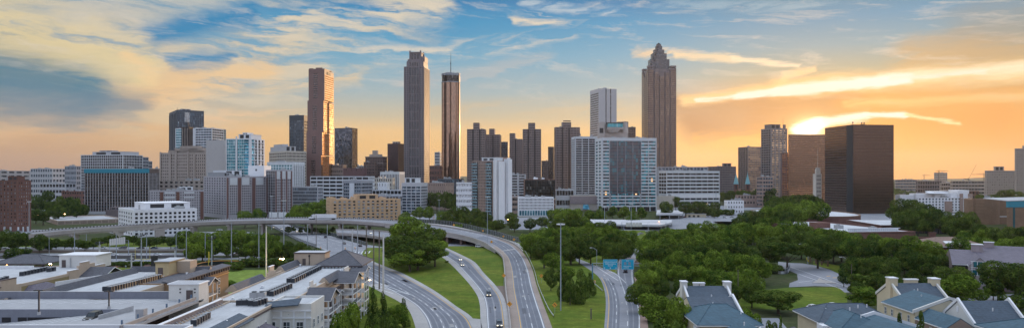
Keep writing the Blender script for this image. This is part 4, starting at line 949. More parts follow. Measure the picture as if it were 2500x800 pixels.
m = MB(); b.fb(m, 'F', -.05, b.W+.05, b.h*.28, b.h*.31, 0, .3); m.build('pale_course', WHITE, b.root); m = MB(); m.cyl(b.W*.4, 8, -.2, b.h-.6, b.W*.42, n=36); m.build('drum', BRICKO, b.root); b.end(BRICKO)
b = Bld('brick_hall', 'brick hall with teal and grey roof at the right edge', 'building', 2458, 2461, 2560, 505, 640, 3, 'L', dmax=40); b.core(inset=.02); b.crown(b.h-1, .5); b.roof(ROOF, units=0)
m = MB(); b.fb(m, 'F', -.3, b.W+.3, b.h-.2, b.h+5.5, -2, .5); m.build('teal_clerestory', MATS['teal_metal'], b.root); m = MB(); m.slab([(-1,-1,b.h+5.6),(b.W+1,-1,b.h+6.6),(b.W+1,30,b.h+8),(-1,30,b.h+7)], .5); m.build('upper_roof', ROOF, b.root)
m = MB(); b.fb(m, 'F', .12*b.W, .17*b.W, .5, b.h-.4, .0, .15); m.build('window_slot', G_TE, b.root); b.end(BRICKO)
# round roofed brick hall and long flat roofs
c0 = at(1968, 750); root = empty('round_hall', (c0.x, c0.y, 0), 0, 'low brick hall with wide oval white roof in front of the dark glass tower', 'building')
m = MB(); el = [(cos(a)*46, sin(a)*84+10) for a in [2*pi*i/48 for i in range(48)]]; zr_ = 8.0
m.prism(el, -.3, zr_); m.build('wall', BRICK, root)
m = MB(); m.prism([(x*.97, 10+(y-10)*.97) for x, y in el], zr_-.01, zr_+.05); m.build('roof', paint('roof_bright', (.50,.51,.53), .8, .35, .05, streak=False), root)
m = MB(); n_ = 48
for i in range(n_):
    p, q = el[i], el[(i+1)%n_]; m.add([(p[0],p[1],zr_-.8),(q[0],q[1],zr_-.8),(q[0],q[1],zr_+.7),(p[0],p[1],zr_+.7),(p[0]*.975,10+(p[1]-10)*.975,zr_+.7),(q[0]*.975,10+(q[1]-10)*.975,zr_+.7),(q[0]*.975,10+(q[1]-10)*.975,zr_),(p[0]*.975,10+(p[1]-10)*.975,zr_)], [(0,1,2,3),(3,2,5,4),(4,5,6,7)])
m.build('parapet', BRICKO, root)
m = MB(); rn = random.Random(5)
for k in range(7): x, y = rn.uniform(-25, 25), rn.uniform(-15, 35); m.box(x, x+rn.uniform(2,8), y, y+3, zr_, zr_+rn.uniform(.5, 1.5))
m.build('rooftop_unit', M_unit, root)
b = Bld('long_hall', 'wide brick convention building with a bright white flat roof and a row of roof vents', 'building', 2060, 2075, 2235, 566, 500, 10, 'L'); b.D = 118.0; b.core(inset=.02); b.crown(b.h-.9, .5); b.roof(MATS['roof_bright'], units=2, drop=.8)
m = MB()
for k in range(26): m.box(.12*b.W+k*b.W*.03, .12*b.W+k*b.W*.03+1.0, 10, 11.2, b.h-.6, b.h+1.4)
m.box(.10*b.W, .92*b.W, 9.8, 11.4, b.h+1.4, b.h+1.7); m.build('vent_row', WHITE, b.root)
m = MB(); m.box(.08*b.W, .30*b.W, 45, 55, b.h-.5, b.h+3.5); m.build('brick_penthouse', BRICK, b.root); b.end(BRICK)
b = Bld('long_hall', 'dark-fronted hall with thin sweeping white roof edge beside the dark glass tower', 'building', 2140, 2150, 2333, 549, 585, -5, 'L'); b.D = 75.0; b.core(inset=.02); b.crown(b.h-.6, .5); b.roof(MATS['roof_bright'], units=0, drop=.4)
m = MB(); b.fb(m, 'F', .02*b.W, .98*b.W, 0, b.h-1.6, .01, .2); m.build('dark_glazing', G_DK, b.root); b.end(BRICK)
b = Bld('brick_terrace', 'brown brick terraced building with pale columns above the treetops', 'building', 2228, 2234, 2337, 578, 430, 3, 'L', dmax=30); b.core(inset=.02); b.crown(b.h-1.4, .5); b.roof(MATS['roof_bright'], units=0)
m = MB()
for q in (.3, .62, .95): b.fb(m, 'F', q*b.W-.5, q*b.W+.5, 0, b.h-2.6, .02, .5)
m.build('column', WHITE, b.root); m = MB(); b.fb(m, 'F', .5, b.W-.5, b.h*.45, b.h-2.6, .005, .02); m.build('opening', M_void, b.root); b.pent(.35, .5, .1, .4, 2.4, BRICK); b.end(BRICK)
for i, (px, Y, hh, rot, lab, jib) in enumerate([(2292, 2900, 62, .1, 'thin tower crane over the unfinished building on the horizon', 1), (2256, 3100, 26, .5, 'small pair of crane arms left of the unfinished building', 1), (2364, 2500, 38, 2.2, 'luffing crane with raised jib on the right horizon', 2), (2402, 2600, 30, 3.1, 'crane with horizontal jib touching the beige stone office', 1)]):
    c0 = at(px, Y); root = empty('tower_crane', (c0.x, c0.y, 0), rot, lab, 'crane')
    m = MB(); zt1 = (45+hh*.45 if jib == 1 else 42); m.tube((0,0,0), (0,0,zt1), 1.0, n=4); m.build('mast', M_dark, root)
    m = MB(); 
    if jib == 1: m.tube((-14,0,zt1-4), (42,0,zt1-4), .8, n=4); m.tube((0,0,zt1), (30,0,zt1-4), .3, n=4)
    else: m.tube((0,0,zt1-6), (-22,-8,zt1+46), .4, n=4); m.tube((-4,-4,zt1-6), (10,10,zt1-2), 1.2, n=4)
    m.build('jib', M_dark, root)
# ================================================================== GROUND, ROADS
def cat_rom(pts, n):
    pts = [Vector(p) for p in pts]; q = [pts[0]*2-pts[1]] + pts + [pts[-1]*2-pts[-2]]
    out = []
    for i in range(len(pts)-1):
        a, b, c, d = q[i:i+4]
        for k in range(8):
            u = k/8; out.append(.5*((2*b) + (c-a)*u + (2*a-5*b+4*c-d)*u*u + (3*b-a-3*c+d)*u**3))
    out.append(pts[-1])
    s = [0]
    for a, b in zip(out, out[1:]): s.append(s[-1]+(b-a).length)
    L = s[-1]; res = []; j = 0
    for k in range(n+1):
        t_ = L*k/n
        while j < len(s)-2 and s[j+1] < t_: j += 1
        u = (t_-s[j])/max(1e-6, s[j+1]-s[j]); res.append(out[j].lerp(out[j+1], min(1, max(0, u))))
    return res
def W3(pts): return [P(*(p if len(p) == 3 else (*p, 0.0))) for p in pts]
def ribbon(mb, A, B, dz=0.0, f0=0.0, f1=1.0, i0=0, i1=None, m=0):
    i1 = len(A)-1 if i1 is None else i1
    vs = []
    for i in range(i0, i1+1):
        a = A[i].lerp(B[i], f0); b = A[i].lerp(B[i], f1); vs += [(a.x,a.y,a.z+dz), (b.x,b.y,b.z+dz)]
    mb.add(vs, [(2*k, 2*k+1, 2*k+3, 2*k+2) for k in range(i1-i0)], m)
def asphalt(name, c, c2=None):
    m, t, b = base_mat(name); v = coord(t)
    n1 = noise(t, v, .05, 5, .65); n2 = noise(t, v, 1.4, 3, .7); n3 = noise(t, v, .35, 4, .6, 1.5)
    k = (n1-.5)*.7 + (n2-.5)*.35 + (n3-.5)*.3 + 1.0
    setc(t, b, mixc(t, 1.0, c, vec(t, k, k, k*1.02), 'MULTIPLY')); b.inputs['Roughness'].default_value = .85; b.inputs['Specular IOR Level'].default_value = .25
    return m
M_asp = asphalt('asphalt_worn', (.235,.24,.26)); M_wear = asphalt('asphalt_tracks', (.155,.165,.19)); M_conc = asphalt('road_concrete', (.37,.355,.34)); M_street = asphalt('street_far', (.24,.25,.27)); M_dirt = asphalt('dirt_verge', (.17,.13,.105))
M_wl = paint('line_white', (.66,.67,.68), .7, .3, 1.5, streak=False); M_yl = paint('line_yellow', (.60,.36,.10), .7, .3, 1.5, streak=False)
M_barr = paint('barrier_concrete', (.36,.33,.31), .85, .3, .6)
def grassmat(name, c, c2):
    m, t, b = base_mat(name); v = coord(t); n1 = noise(t, v, .045, 5, .65); n2 = noise(t, v, 1.1, 4, .7); n3 = noise(t, v, .28, 4, .6)
    cc = mixc(t, n1.ss(.35, .65), c, c2); cc = mixc(t, n3.ss(.60,.78)*n1.ss(.4,.6)*.6, cc, tuple(q*1.5+.03 for q in c2)); k = (n2-.5)*1.3 + (n3-.5)*1.3 + 1.0
    setc(t, b, mixc(t, 1.0, cc, vec(t, k, k, k), 'MULTIPLY')); b.inputs['Roughness'].default_value = .95; b.inputs['Specular IOR Level'].default_value = .1
    return m
M_gr = grassmat('lawn', (.080,.125,.012), (.13,.155,.020)); M_gr2 = grassmat('field_turf', (.155,.22,.04), (.15,.215,.04)); M_scrub = grassmat('scrub', (.035,.055,.014), (.06,.065,.03))
def sheet(name, pts, mat, dz, label=None, z=0.0):
    w3 = [P(p[0], p[1], z) for p in pts]; m = MB(); m.add([(p.x, p.y, z+dz) for p in w3], [tuple(range(len(pts)))])
    return tag(m.build(name, mat), kind='structure')
g = MB(); n = 64; g.add([(9300*cos(2*pi*i/n), 9300*sin(2*pi*i/n)+200, 0) for i in range(n)], [tuple(range(n))])
tag(g.build('ground', M_scrub), kind='structure')
# low wooded hills on the horizon
m = MB(); rn = random.Random(21)
for ring, (rad_, hh) in enumerate(((5200, 30), (6600, 44), (8300, 66))):
    vs = []; fs = []; n = 160
    for i in range(n+1):
        a = R(-48+96*i/n); e = hh*(.55+.45*sin(i*.11+ring*2)*sin(i*.043+ring)+.12*rn.random())
        for (dr, zz) in ((-600, -1), (-250, e*.6), (0, e), (500, -1)): vs.append(((rad_+dr)*sin(a), (rad_+dr)*cos(a), zz))
    for i in range(n):
        for k in range(3): fs.append((4*i+k, 4*i+k+1, 4*i+4+k+1, 4*i+4+k))
    m.add(vs, fs)
hill_m = grassmat('hill_woods', (.04,.06,.03), (.07,.08,.05)); tag(m.build('hills', hill_m, smooth=True), kind='structure')

def road(L, Rr, mat, dz, lines=(), name='road', n=60, lname='road_marking'):
    A, B = cat_rom(W3(L), n), cat_rom(W3(Rr), n); m = MB(); ribbon(m, A, B, dz); o = tag(m.build(name, mat), kind='structure')
    for (f, wd, mt, dash, i0, i1) in lines:
        q = MB(); 
        for i in range(int(i0*n), int(i1*n)):
            if dash and (i % dash[0]) >= dash[1]: continue
            a0 = A[i].lerp(B[i], f); a1 = A[i+1].lerp(B[i+1], f); d_ = (B[i]-A[i]).normalized()*wd/2
            q.add([a0-d_+Vector((0,0,dz+.012)), a0+d_+Vector((0,0,dz+.012)), a1+d_+Vector((0,0,dz+.012)), a1-d_+Vector((0,0,dz+.012))], [(0,1,2,3)])
        q.build(lname, mt, o)
    return A, B, o
def skid(A, B, dz, fs, name='tyre_wear'):
    pass
# lawns
LAW = .012
sheet('lawn', [(870,612),(905,612),(960,600),(1060,606),(1098,643),(1136,682),(1162,716),(1171,742),(1173,778),(1153,776),(1118,741),(1060,706),(1000,679),(940,651),(886,628)], M_gr, LAW)
sheet('lawn', [(1060,600),(1196,600),(1222,622),(1231,652),(1233,696),(1211,697),(1181,665),(1159,639),(1132,624),(1091,605)], M_gr, LAW)
sheet('lawn', [(1256,592),(1279,612),(1301,655),(1312,695),(1327,732),(1352,776),(1360,840),(1471,840),(1474,800),(1477,760),(1475,716),(1460,691),(1440,677),(1413,652),(1360,600),(1300,585)], M_gr, LAW)
sheet('lawn', [(1395,612),(1560,606),(1530,615),(1512,630),(1508,640),(1505,668),(1497,668),(1470,663),(1440,650),(1413,637)], M_gr, LAW)
sheet('lawn', [(1420,560),(1575,562),(1580,580),(1520,588),(1420,585)], M_gr, LAW)
sheet('lawn', [(1780,722),(1860,708),(1925,701),(2045,700),(2066,712),(2070,752),(1955,757),(1780,750)], M_gr, LAW)
sheet('lawn', [(2088,688),(2060,672),(2020,655),(1985,645),(1985,636),(2120,660),(2140,700),(2088,712)], M_gr, LAW)
sheet('lawn', [(1720,512),(1768,512),(1800,518),(1790,524),(1700,522),(1690,517)], M_gr, LAW)
sheet('lawn', [(-60,566),(60,570),(140,583),(260,590),(460,592),(600,590),(600,602),(-60,603)], M_gr, LAW)
sheet('lawn', [(400,611),(470,612),(560,611),(590,613),(600,616),(500,619),(440,621)], M_gr, LAW)
sheet('lawn', [(520,632),(545,628),(640,630),(640,640),(560,638)], M_gr, LAW)
sheet('lawn', [(900,700),(960,726),(1000,760),(1008,830),(860,830),(860,760)], M_gr, LAW)
sheet('lawn', [(880,604),(1400,600),(1440,640),(1480,700),(1480,840),(860,840),(870,700),(850,640)], M_gr, .008)
sheet('street', [(1860,508),(2200,508),(2210,560),(1860,560)], M_street, .007)
# ball fields
sheet('ball_field', [(240,652),(395,652),(400,700),(240,700)], M_gr, LAW); 
sheet('running_track', [(240,644),(470,644),(470,652),(240,652)], paint('track_red', (.13,.075,.06), .9, .2, .3, streak=False), LAW)
sheet('ball_field', [(470,658),(690,658),(760,664),(760,740),(470,740)], M_gr2, .02)
# paved areas
for pts in ([(250,563),(620,566),(640,575),(480,578),(300,576)], [(840,598),(900,597),(1000,612),(1000,640),(886,626),(870,640),(780,622)], [(780,515),(985,512),(1000,524),(1120,520),(1140,530),(1050,535),(780,540)],
            [(1245,530),(1360,528),(1420,548),(1420,560),(1245,560)], [(1440,540),(1600,545),(1640,520),(1800,520),(1870,530),(1840,545),(1775,553),(1700,556),(1600,562),(1440,575)], [(1130,530),(1245,528),(1250,545),(1130,545)],
            [(1140,580),(1190,580),(1190,602),(1060,602),(1060,584)], [(1540,505),(1870,500),(1870,512),(1540,514)], [(1870,480),(2010,478),(2010,492),(1870,492)], [(1740,540),(1790,540),(1812,560),(1802,600),(1782,600),(1790,565)],
            [(2380,720),(2500,716),(2500,745),(2330,745)], [(1800,775),(1900,775),(1930,810),(1800,810)], [(0,560),(140,560),(140,575),(0,575)], [(2240,520),(2400,520),(2400,530),(2240,530)], [(150,470),(420,460),(400,520),(80,520)]):
    sheet('street', pts, M_street, .006)
sheet('street', [(1900,638),(1930,641),(1960,642),(1990,647),(2025,657),(2062,674),(2090,689),(2090,712),(2062,713),(2045,699),(1990,697),(1926,700),(1928,690),(1948,683),(1946,668),(1925,659),(1900,656)], M_asp, .02)
island = MB(); island.prism([(P(x,y).x, P(x,y).y) for x, y in ((1983,690),(2042,691),(2028,686),(2008,683),(2000,678),(1995,684))], .0, .18); tag(island.build('traffic_island', M_barr), 'triangular kerbed traffic island in the street mouth by the lawn', 'kerb island')
q = MB()
for (x, y) in ((2022,673),(2037,677),(2053,683),(2066,687)): 
    p = P(x, y); q.add([(p.x-1.2,p.y-1.2,.035),(p.x+.9,p.y-.4,.035),(p.x+1.4,p.y+1.0,.035),(p.x-.7,p.y+.2,.035)], [(0,1,2,3)])
tag(q.build('road_marking', M_yl), kind='structure')
q = MB()
for a, b in (((1950,668),(2058,706)), ((1930,651),(2075,701)), ((1950,688),(1985,684))):
    p, r_ = P(*a), P(*b); q.bar(p+Vector((0,0,.025)), r_+Vector((0,0,.025)), .3, .01)
tag(q.build('road_marking', M_wl), kind='structure')

# curving freeway, lower centre
AL, BL, fr = road([(640,545),(671,557),(705,575),(738,591),(773,603),(800,613)], [(690,541),(717,553),(752,563),(792,571),(841,584),(900,601)], M_asp, .02,
    [(.06,.3,M_wl,None,0,1),(.30,.2,M_wl,(4,2),0,1),(.52,.2,M_wl,(4,2),0,1),(.73,.3,M_wl,None,0,1),(.93,.3,M_wl,None,0,1)], n=80)
AC, BC, fr2 = road([(800,612),(815,632),(845,660),(890,690),(939,717),(968,732),(995,752),(1012,790),(1020,840)], [(900,601),(884,618),(905,634),(942,650),(985,667),(1055,705),(1112,745),(1155,777),(1185,840)], M_asp, .03,
    [(.25,.28,M_wl,None,.33,.98),(.45,.2,M_wl,(4,2),.3,1),(.65,.2,M_wl,(4,2),.3,1),(.88,.3,M_yl,None,.33,1)], n=110)
q = MB(); ribbon(q, AC, BC, .038, .905, 1.0, 30, 110); ribbon(q, AC, BC, .038, 0, .22, 62, 110); q.build('concrete_shoulder', M_conc, fr2)
q = MB()
for a, b in (((905,683),(1004,719)), ((905,694),(1004,719)), ((880,690),(960,716)), ((845,612),(905,606)), ((842,618),(915,611)), ((850,604),(930,603))): q.bar(P(*a)+Vector((0,0,.045)), P(*b)+Vector((0,0,.045)), .35, .01)
q.build('road_marking', M_wl, fr2)
q = MB()
for k in range(7): q.bar(P(846+k*9, 621-k*.6)+Vector((0,0,.04)), P(850+k*9, 615-k*.6)+Vector((0,0,.04)), .6, .01)
q.build('crosswalk', M_wl, fr2)
# grass-side ramp
AG, BG, rg = road([(1040,596),(1066,617),(1096,640),(1136,681),(1162,715),(1171,741),(1173,778),(1176,840)], [(1052,590),(1089,604),(1132,624),(1159,639),(1181,665),(1211,697),(1234,735),(1250,840)], M_asp, .024,
    [(.26,.25,M_wl,None,0,1),(.80,.25,M_yl,None,0,1)], n=80)
q = MB(); ribbon(q, AG, BG, .03, 0, .22); ribbon(q, AG, BG, .03, .84, 1.0, 0, 80); q.build('concrete_shoulder', M_conc, rg)
def wear(A, B, par, dz, lanes, i0=0, i1=None):
    q = MB()
    for f0, f1 in lanes: ribbon(q, A, B, dz, f0, f1, i0, i1)
    q.build('tyre_wear', M_wear, par)
sheet('road', [(1153,776),(1173,778),(1178,840),(1185,840)], M_conc, .036)
# centre road coming off the viaduct
NE = [(940,547,10),(985,553,9.4),(1030,559,8.6),(1069,566,7.6),(1117,574,6.3),(1160,585,4.4),(1192,599,2.4),(1222,624,1.0),(1232,650,.4),(1235,680,.15),(1237,710,.05),(1246,777,.04),(1250,850,.04)]
FE = [(960,539,11),(1000,543,10.6),(1042,548,10),(1095,555,9.3),(1170,569,6.6),(1215,581,4.2),(1256,597,2.2),(1282,622,1.0),(1299,655,.4),(1310,695,.15),(1324,735,.05),(1345,790,.04),(1366,850,.04)]
AM, BM, rm = road(NE, FE, M_asp, .03, [(.24,.28,M_yl,None,.30,1),(.80,.28,M_wl,None,.15,1),(.52,.2,M_wl,(5,2),.28,1)], n=120, name='road')
q = MB(); ribbon(q, AM, BM, .036, .0, .21, 40, 120); ribbon(q, AM, BM, .036, .84, 1.0, 34, 120); q.build('dirt_shoulder', asphalt('shoulder_old', (.30,.24,.20)), rm)
q = MB(); i_ = 46; ribbon(q, AM, BM, .04, .22, .82, i_, i_+1); q.build('expansion_joint', M_conc, rm)
sheet('verge', [(1211,697),(1234,697),(1238,712),(1247,777),(1252,850),(1240,850),(1233,790),(1228,735)], M_dirt, .028)
wear(AM, BM, rm, .034, ((.28,.385),(.405,.505),(.54,.64),(.66,.77)), 30); wear(AC, BC, fr2, .033, ((.28,.35),(.37,.43),(.48,.54),(.56,.63),(.68,.74),(.77,.85)), 38); wear(AG, BG, rg, .028, ((.32,.50),(.56,.74)))
# right-hand forked road
AF, BF, rf = road([(1402,632),(1413,640),(1440,658),(1462,676),(1474,702),(1479,737),(1475,800),(1472,850)], [(1404,628),(1420,634),(1450,646),(1485,658),(1512,672),(1540,700),(1556,745),(1560,800)][:7]+[(1560,850)], M_asp, .024,
    [(.10,.25,M_yl,None,.35,1),(.34,.2,M_wl,(5,2),.3,1),(.93,.25,M_wl,None,.0,.45)], n=80)
AE, BE, re = road([(1600,600),(1572,604),(1548,608),(1527,618),(1512,632),(1508,650),(1508,672),(1522,712),(1531,760),(1530,850)], [(1620,608),(1592,608),(1578,614),(1562,626),(1550,642),(1546,660),(1548,690),(1556,730),(1563,770),(1562,850)], M_asp, .03,
    [(.08,.25,M_wl,None,0,.72),(.92,.25,M_wl,None,.1,1),(.02,.2,M_wl,(5,2),.72,1)], n=80)
sheet('verge', [(1548,676),(1556,710),(1563,770),(1562,850),(1590,850),(1580,780),(1566,720),(1553,672)], asphalt('dirt_pale', (.26,.18,.15)), .034)
q = MB()
for k in range(5): q.bar(P(1484+k*4, 664+k*3.2)+Vector((0,0,.035)), P(1507, 665+k*3)+Vector((0,0,.035)), .3, .01)
q.bar(P(1452,648)+Vector((0,0,.036)), P(1509,684)+Vector((0,0,.036)), .3, .01); q.build('gore_marking', M_wl, re)
sheet('verge', [(1548,638),(1560,627),(1600,622),(1600,640),(1550,646)], asphalt('mulch', (.11,.07,.055)), .03)
wear(AF, BF, rf, .028, ((.13,.22),(.25,.32),(.37,.44)), 30); wear(AE, BE, re, .034, ((.14,.42),(.50,.84)), 20)
def patches(A, B, par, n_, seed, i0, i1, dz):
    rs_ = random.Random(seed)
    for k in range(n_):
        i = rs_.randint(i0, i1-4); f0 = rs_.uniform(.2, .75); q = MB(); ribbon(q, A, B, dz, f0, f0+rs_.uniform(.04, .13), i, i+rs_.choice((1,2,3))); q.build('road_patch', M_patch[k % 2], par)
M_patch = [asphalt('patch_dark', (.11,.115,.13)), asphalt('patch_pale', (.31,.305,.30))]
patches(AM, BM, rm, 9, 1, 45, 118, .038); patches(AC, BC, fr2, 12, 2, 40, 108, .037); patches(AG, BG, rg, 6, 3, 5, 78, .033); patches(AF, BF, rf, 6, 4, 20, 78, .034)
# broad freeway at left, three carriageways
for (y0, y1) in ((602.5,611.5), (617.5,627.5), (631,638)):
    road([(-80,y1),(300,y1),(600,y1-(1 if y1<615 else 6))], [(-80,y0),(300,y0),(600,y0-(0 if y1<615 else 3))], M_asp, .02, [(f, .25, M_wl, d_, 0, 1) for f, d_ in ((.05,None),(.27,(4,2)),(.5,(4,2)),(.73,(4,2)),(.95,None))], n=120)
road([(590,632),(650,640),(720,640),(790,628)], [(600,622),(650,628),(720,632),(780,619)], M_street, .016, [(.5,.2,M_wl,(4,2),0,1)])

# barriers, guard rails and fences
def barrier(pts, h, wd, label, cat='barrier', name='concrete_barrier', mat=None, n=50, zoff=0.0, world=None):
    A = world or cat_rom(W3(pts), n); m = MB()
    vs = []
    for i, p in enumerate(A):
        d_ = (A[min(i+1, len(A)-1)]-A[max(i-1, 0)]); d_ = Vector((-d_.y, d_.x, 0)).normalized()*wd/2
        vs += [p-d_+Vector((0,0,zoff)), p+d_+Vector((0,0,zoff)), p+d_*.5+Vector((0,0,zoff+h)), p-d_*.5+Vector((0,0,zoff+h))]
    fs = []
    for i in range(len(A)-1):
        for k in range(4): fs.append((4*i+k, 4*i+(k+1) % 4, 4*i+4+(k+1) % 4, 4*i+4+k))
    fs += [(0,3,2,1), (4*len(A)-4, 4*len(A)-3, 4*len(A)-2, 4*len(A)-1)]
    m.add(vs, fs); return tag(m.build(name, mat or M_barr), label, cat)
barrier([(-80,613.5),(300,613.5),(600,612)], 1.5, .7, 'concrete median wall behind the first strip of the left freeway')
barrier([(-80,615.8),(300,615.8),(600,614)], 1.1, .7, 'low brown median wall beside the middle freeway strip', mat=M_dirt)
barrier([(-80,630),(300,630),(500,628)], 1.6, .7, 'dark retaining wall between the lower freeway strips', mat=paint('wall_dark', (.12,.11,.11)))
barrier([(1192,600,2.4),(1224,624,1.0),(1231,650,.4),(1233,680,.15),(1235,710,.05),(1244,777,.04),(1248,850,.04)], .95, .7, 'curved concrete barrier on the left of the centre road', n=70)
def guardrail(pts, label, n=46, h=.75, mat=None):
    A = cat_rom(W3(pts), n); root = empty('guard_rail', A[0], 0, label, 'guard rail'); o = A[0]
    m = MB()
    for a, b in zip(A, A[1:]): m.bar(a-o+Vector((0,0,h-.35)), b-o+Vector((0,0,h-.35)), .12, .35)
    m.build('rail', mat or paint('galvanised', (.55,.56,.58), .4, .2, metal=.4), root); m = MB()
    for a in A[::2]: m.box(a.x-o.x-.08, a.x-o.x+.08, a.y-o.y-.08, a.y-o.y+.08, a.z-o.z, a.z-o.z+h-.05)
    m.build('post', M_dark, root, kind='stuff'); return root
guardrail([(1256,592,2.2),(1280,612,1.2),(1302,655,.4),(1313,695,.1),(1328,732,0),(1340,757,0),(1352,774,0)], 'white guard rail curving down the right side of the centre road')
guardrail([(1446,690),(1458,700),(1472,712)], 'short bent guard rail by the sign gantry post', n=10)
M_link = bpy.data.materials.new('chain_link'); M_link.use_nodes = True
t_ = M_link.node_tree; b_ = t_.nodes['Principled BSDF']; b_.inputs['Base Color'].default_value = (.10,.11,.13,1); b_.inputs['Alpha'].default_value = .42
def fence(pts, h, label, n=40, name='chain_fence', world=None, post=None):
    A = world or cat_rom(W3(pts), n); o = A[0].copy(); root = empty(name, o, 0, label, 'fence'); m = MB()
    for a, b in zip(A, A[1:]): m.bar(a-o, b-o, .06, h)
    m.build('mesh_panel', M_link, root); m = MB()
    for a in A: m.tube(a-o, a-o+Vector((0,0,h+.1)), .09, n=5)
    for a, b in zip(A, A[1:]): m.tube(a-o+Vector((0,0,h)), b-o+Vector((0,0,h)), .07, n=4)
    m.build('frame', post or paint('fence_steel', (.30,.31,.33), .5, .2, metal=.3), root); return root
fence([(1000,541,9),(1042,545,9),(1095,549,8),(1144,558,6.5),(1207,574,4),(1240,584,2.6),(1275,593,1.4)], 3.2, 'tall chain fence along the far side of the upper ramp', n=60)
fence([(690,541),(717,553),(752,563),(792,571),(841,583),(897,600)], 2.4, 'chain fence along the far edge of the descending freeway', n=50)
fence([(650,549),(671,558),(705,577),(738,593),(773,605)], 2.4, 'chain fence along the near edge of the descending freeway', n=40)
fence([(1900,663),(1918,668),(1926,661),(1928,652)], 2.4, 'bent pale fence at the street corner near the spreading tree', n=14)
fence([(930,790),(942,778),(958,767)], 2.2, 'short grey fence on the bank beside the hedge bushes', n=8)
barrier([(1900,667),(1912,668),(1924,664),(1928,655)], 1.2, .3, 'low pale retaining wall curving round the street corner', mat=PALE, n=16)
# outfield wall
W_fw = [(478,657),(500,651),(536,647.5),(600,648.5),(668,649.5),(725,652)]
root = empty('outfield_wall', P(478,657), 0, 'dark outfield wall with orange top rail round the ball field', 'wall'); o = P(478,657)
A = cat_rom(W3(W_fw), 40); m = MB(); m2 = MB()
for a, b in zip(A, A[1:]): m.bar(a-o, b-o, .4, 2.3); m2.bar(a-o+Vector((0,0,2.31)), b-o+Vector((0,0,2.31)), .5, .28)
m.build('wall_panel', paint('wall_black', (.02,.025,.022)), root); m2.build('top_rail', paint('orange_rail', (.55,.25,.07)), root)

# ---- viaducts
def viaduct(near, far, label, th=2.0, n=70, piers=(), rail=True, dash=True, mat=None, lines=True):
    A, B = cat_rom(W3(near), n), cat_rom(W3(far), n); o = A[0].copy(); o.z = 0
    root = empty('viaduct', o, 0, label, 'bridge'); A = [a-o for a in A]; B = [b-o for b in B]
    m = MB(); vs = []
    for a, b in zip(A, B): vs += [a, b, (b.x,b.y,b.z-th*.6), (b.x+(a.x-b.x)*.2, b.y+(a.y-b.y)*.2, b.z-th), (a.x+(b.x-a.x)*.12, a.y+(b.y-a.y)*.12, a.z-th), (a.x,a.y,a.z-th*.5)]
    fs = []
    for i in range(n):
        for k in range(6): fs.append((6*i+k, 6*i+(k+1) % 6, 6*i+6+(k+1) % 6, 6*i+6+k))
    m.add(vs, fs); m.build('deck', [mat or paint('viaduct_concrete', (.40,.36,.345), .85, .3, .12)], root)
    m = MB(); ribbon(m, A, B, .02, .02, .98); m.build('carriageway', M_asp, root)
    if lines:
        m = MB(); ribbon(m, A, B, .035, .14, .155); ribbon(m, A, B, .035, .84, .855)
        for i in range(0, n, 3): ribbon(m, A, B, .035, .49, .505, i, i+1)
        m.build('lane_line', M_wl, root)
    m = MB()
    for a, b in zip(A, A[1:]): m.bar(a, b, .35, .95)
    m.build('parapet', M_barr if mat else MATS['viaduct_concrete'], root)
    if dash:
        m = MB()
        AA = cat_rom(B, n*3)
        for k, (a, b) in enumerate(zip(AA, AA[1:])):
            m.bar(a, b, .3, .45)
            if k % 2 == 0: m.bar(a+Vector((0,0,.45)), b+Vector((0,0,.45)), .45, .6, 1)
            else: m.bar(a+Vector((0,0,.45)), b+Vector((0,0,.45)), .3, .45, 2)
        m.build('parapet', [M_barr, PALE, M_dark], root)
    else:
        m = MB()
        for a, b in zip(B, B[1:]): m.bar(a, b, .35, .95)
        m.build('parapet', M_barr, root)
    for f in piers:
        i = int(f*n); c = A[i].lerp(B[i], .45); dd = (B[i]-A[i]).normalized()*min(6, (B[i]-A[i]).length*.3); m = MB()
        m.bar((c-dd)*1.0 - Vector((0,0,c.z-0)) + Vector((0,0,-.5)) if False else Vector((c.x-dd.x, c.y-dd.y, -.5)), Vector((c.x+dd.x, c.y+dd.y, -.5)), 1.7, c.z-th+.6)
        m.bar(Vector((c.x-dd.x*1.5, c.y-dd.y*1.5, c.z-th-1.0)), Vector((c.x+dd.x*1.5, c.y+dd.y*1.5, c.z-th-1.0)), 1.9, 1.1)
        m.build('pier', mat or MATS['viaduct_concrete'], root)
    return root, [a+o for a in A], [b+o for b in B]
vr, VA, VB = viaduct([(70,575,9),(120,569,9.3),(180,563.5,9.6),(289,556,10),(400,549.5,10.3),(512,543.5,10.5),(625,540.5,10.6),(737,539.5,10.6),(850,541,10.4),(940,547,10)],
    [(75,567.5,9.6),(130,562.5,9.9),(190,558,10.4),(289,551.5,11),(400,546.5,11.2),(512,538,11.5),(625,534,11.6),(737,532.5,11.6),(850,534,11.4),(960,539,11)],
    'long curving concrete highway viaduct with dashed far parapet crossing left to centre', th=2.6, n=90, piers=(.02,.12,.22,.32,.42,.52,.61,.735,.83,.93))
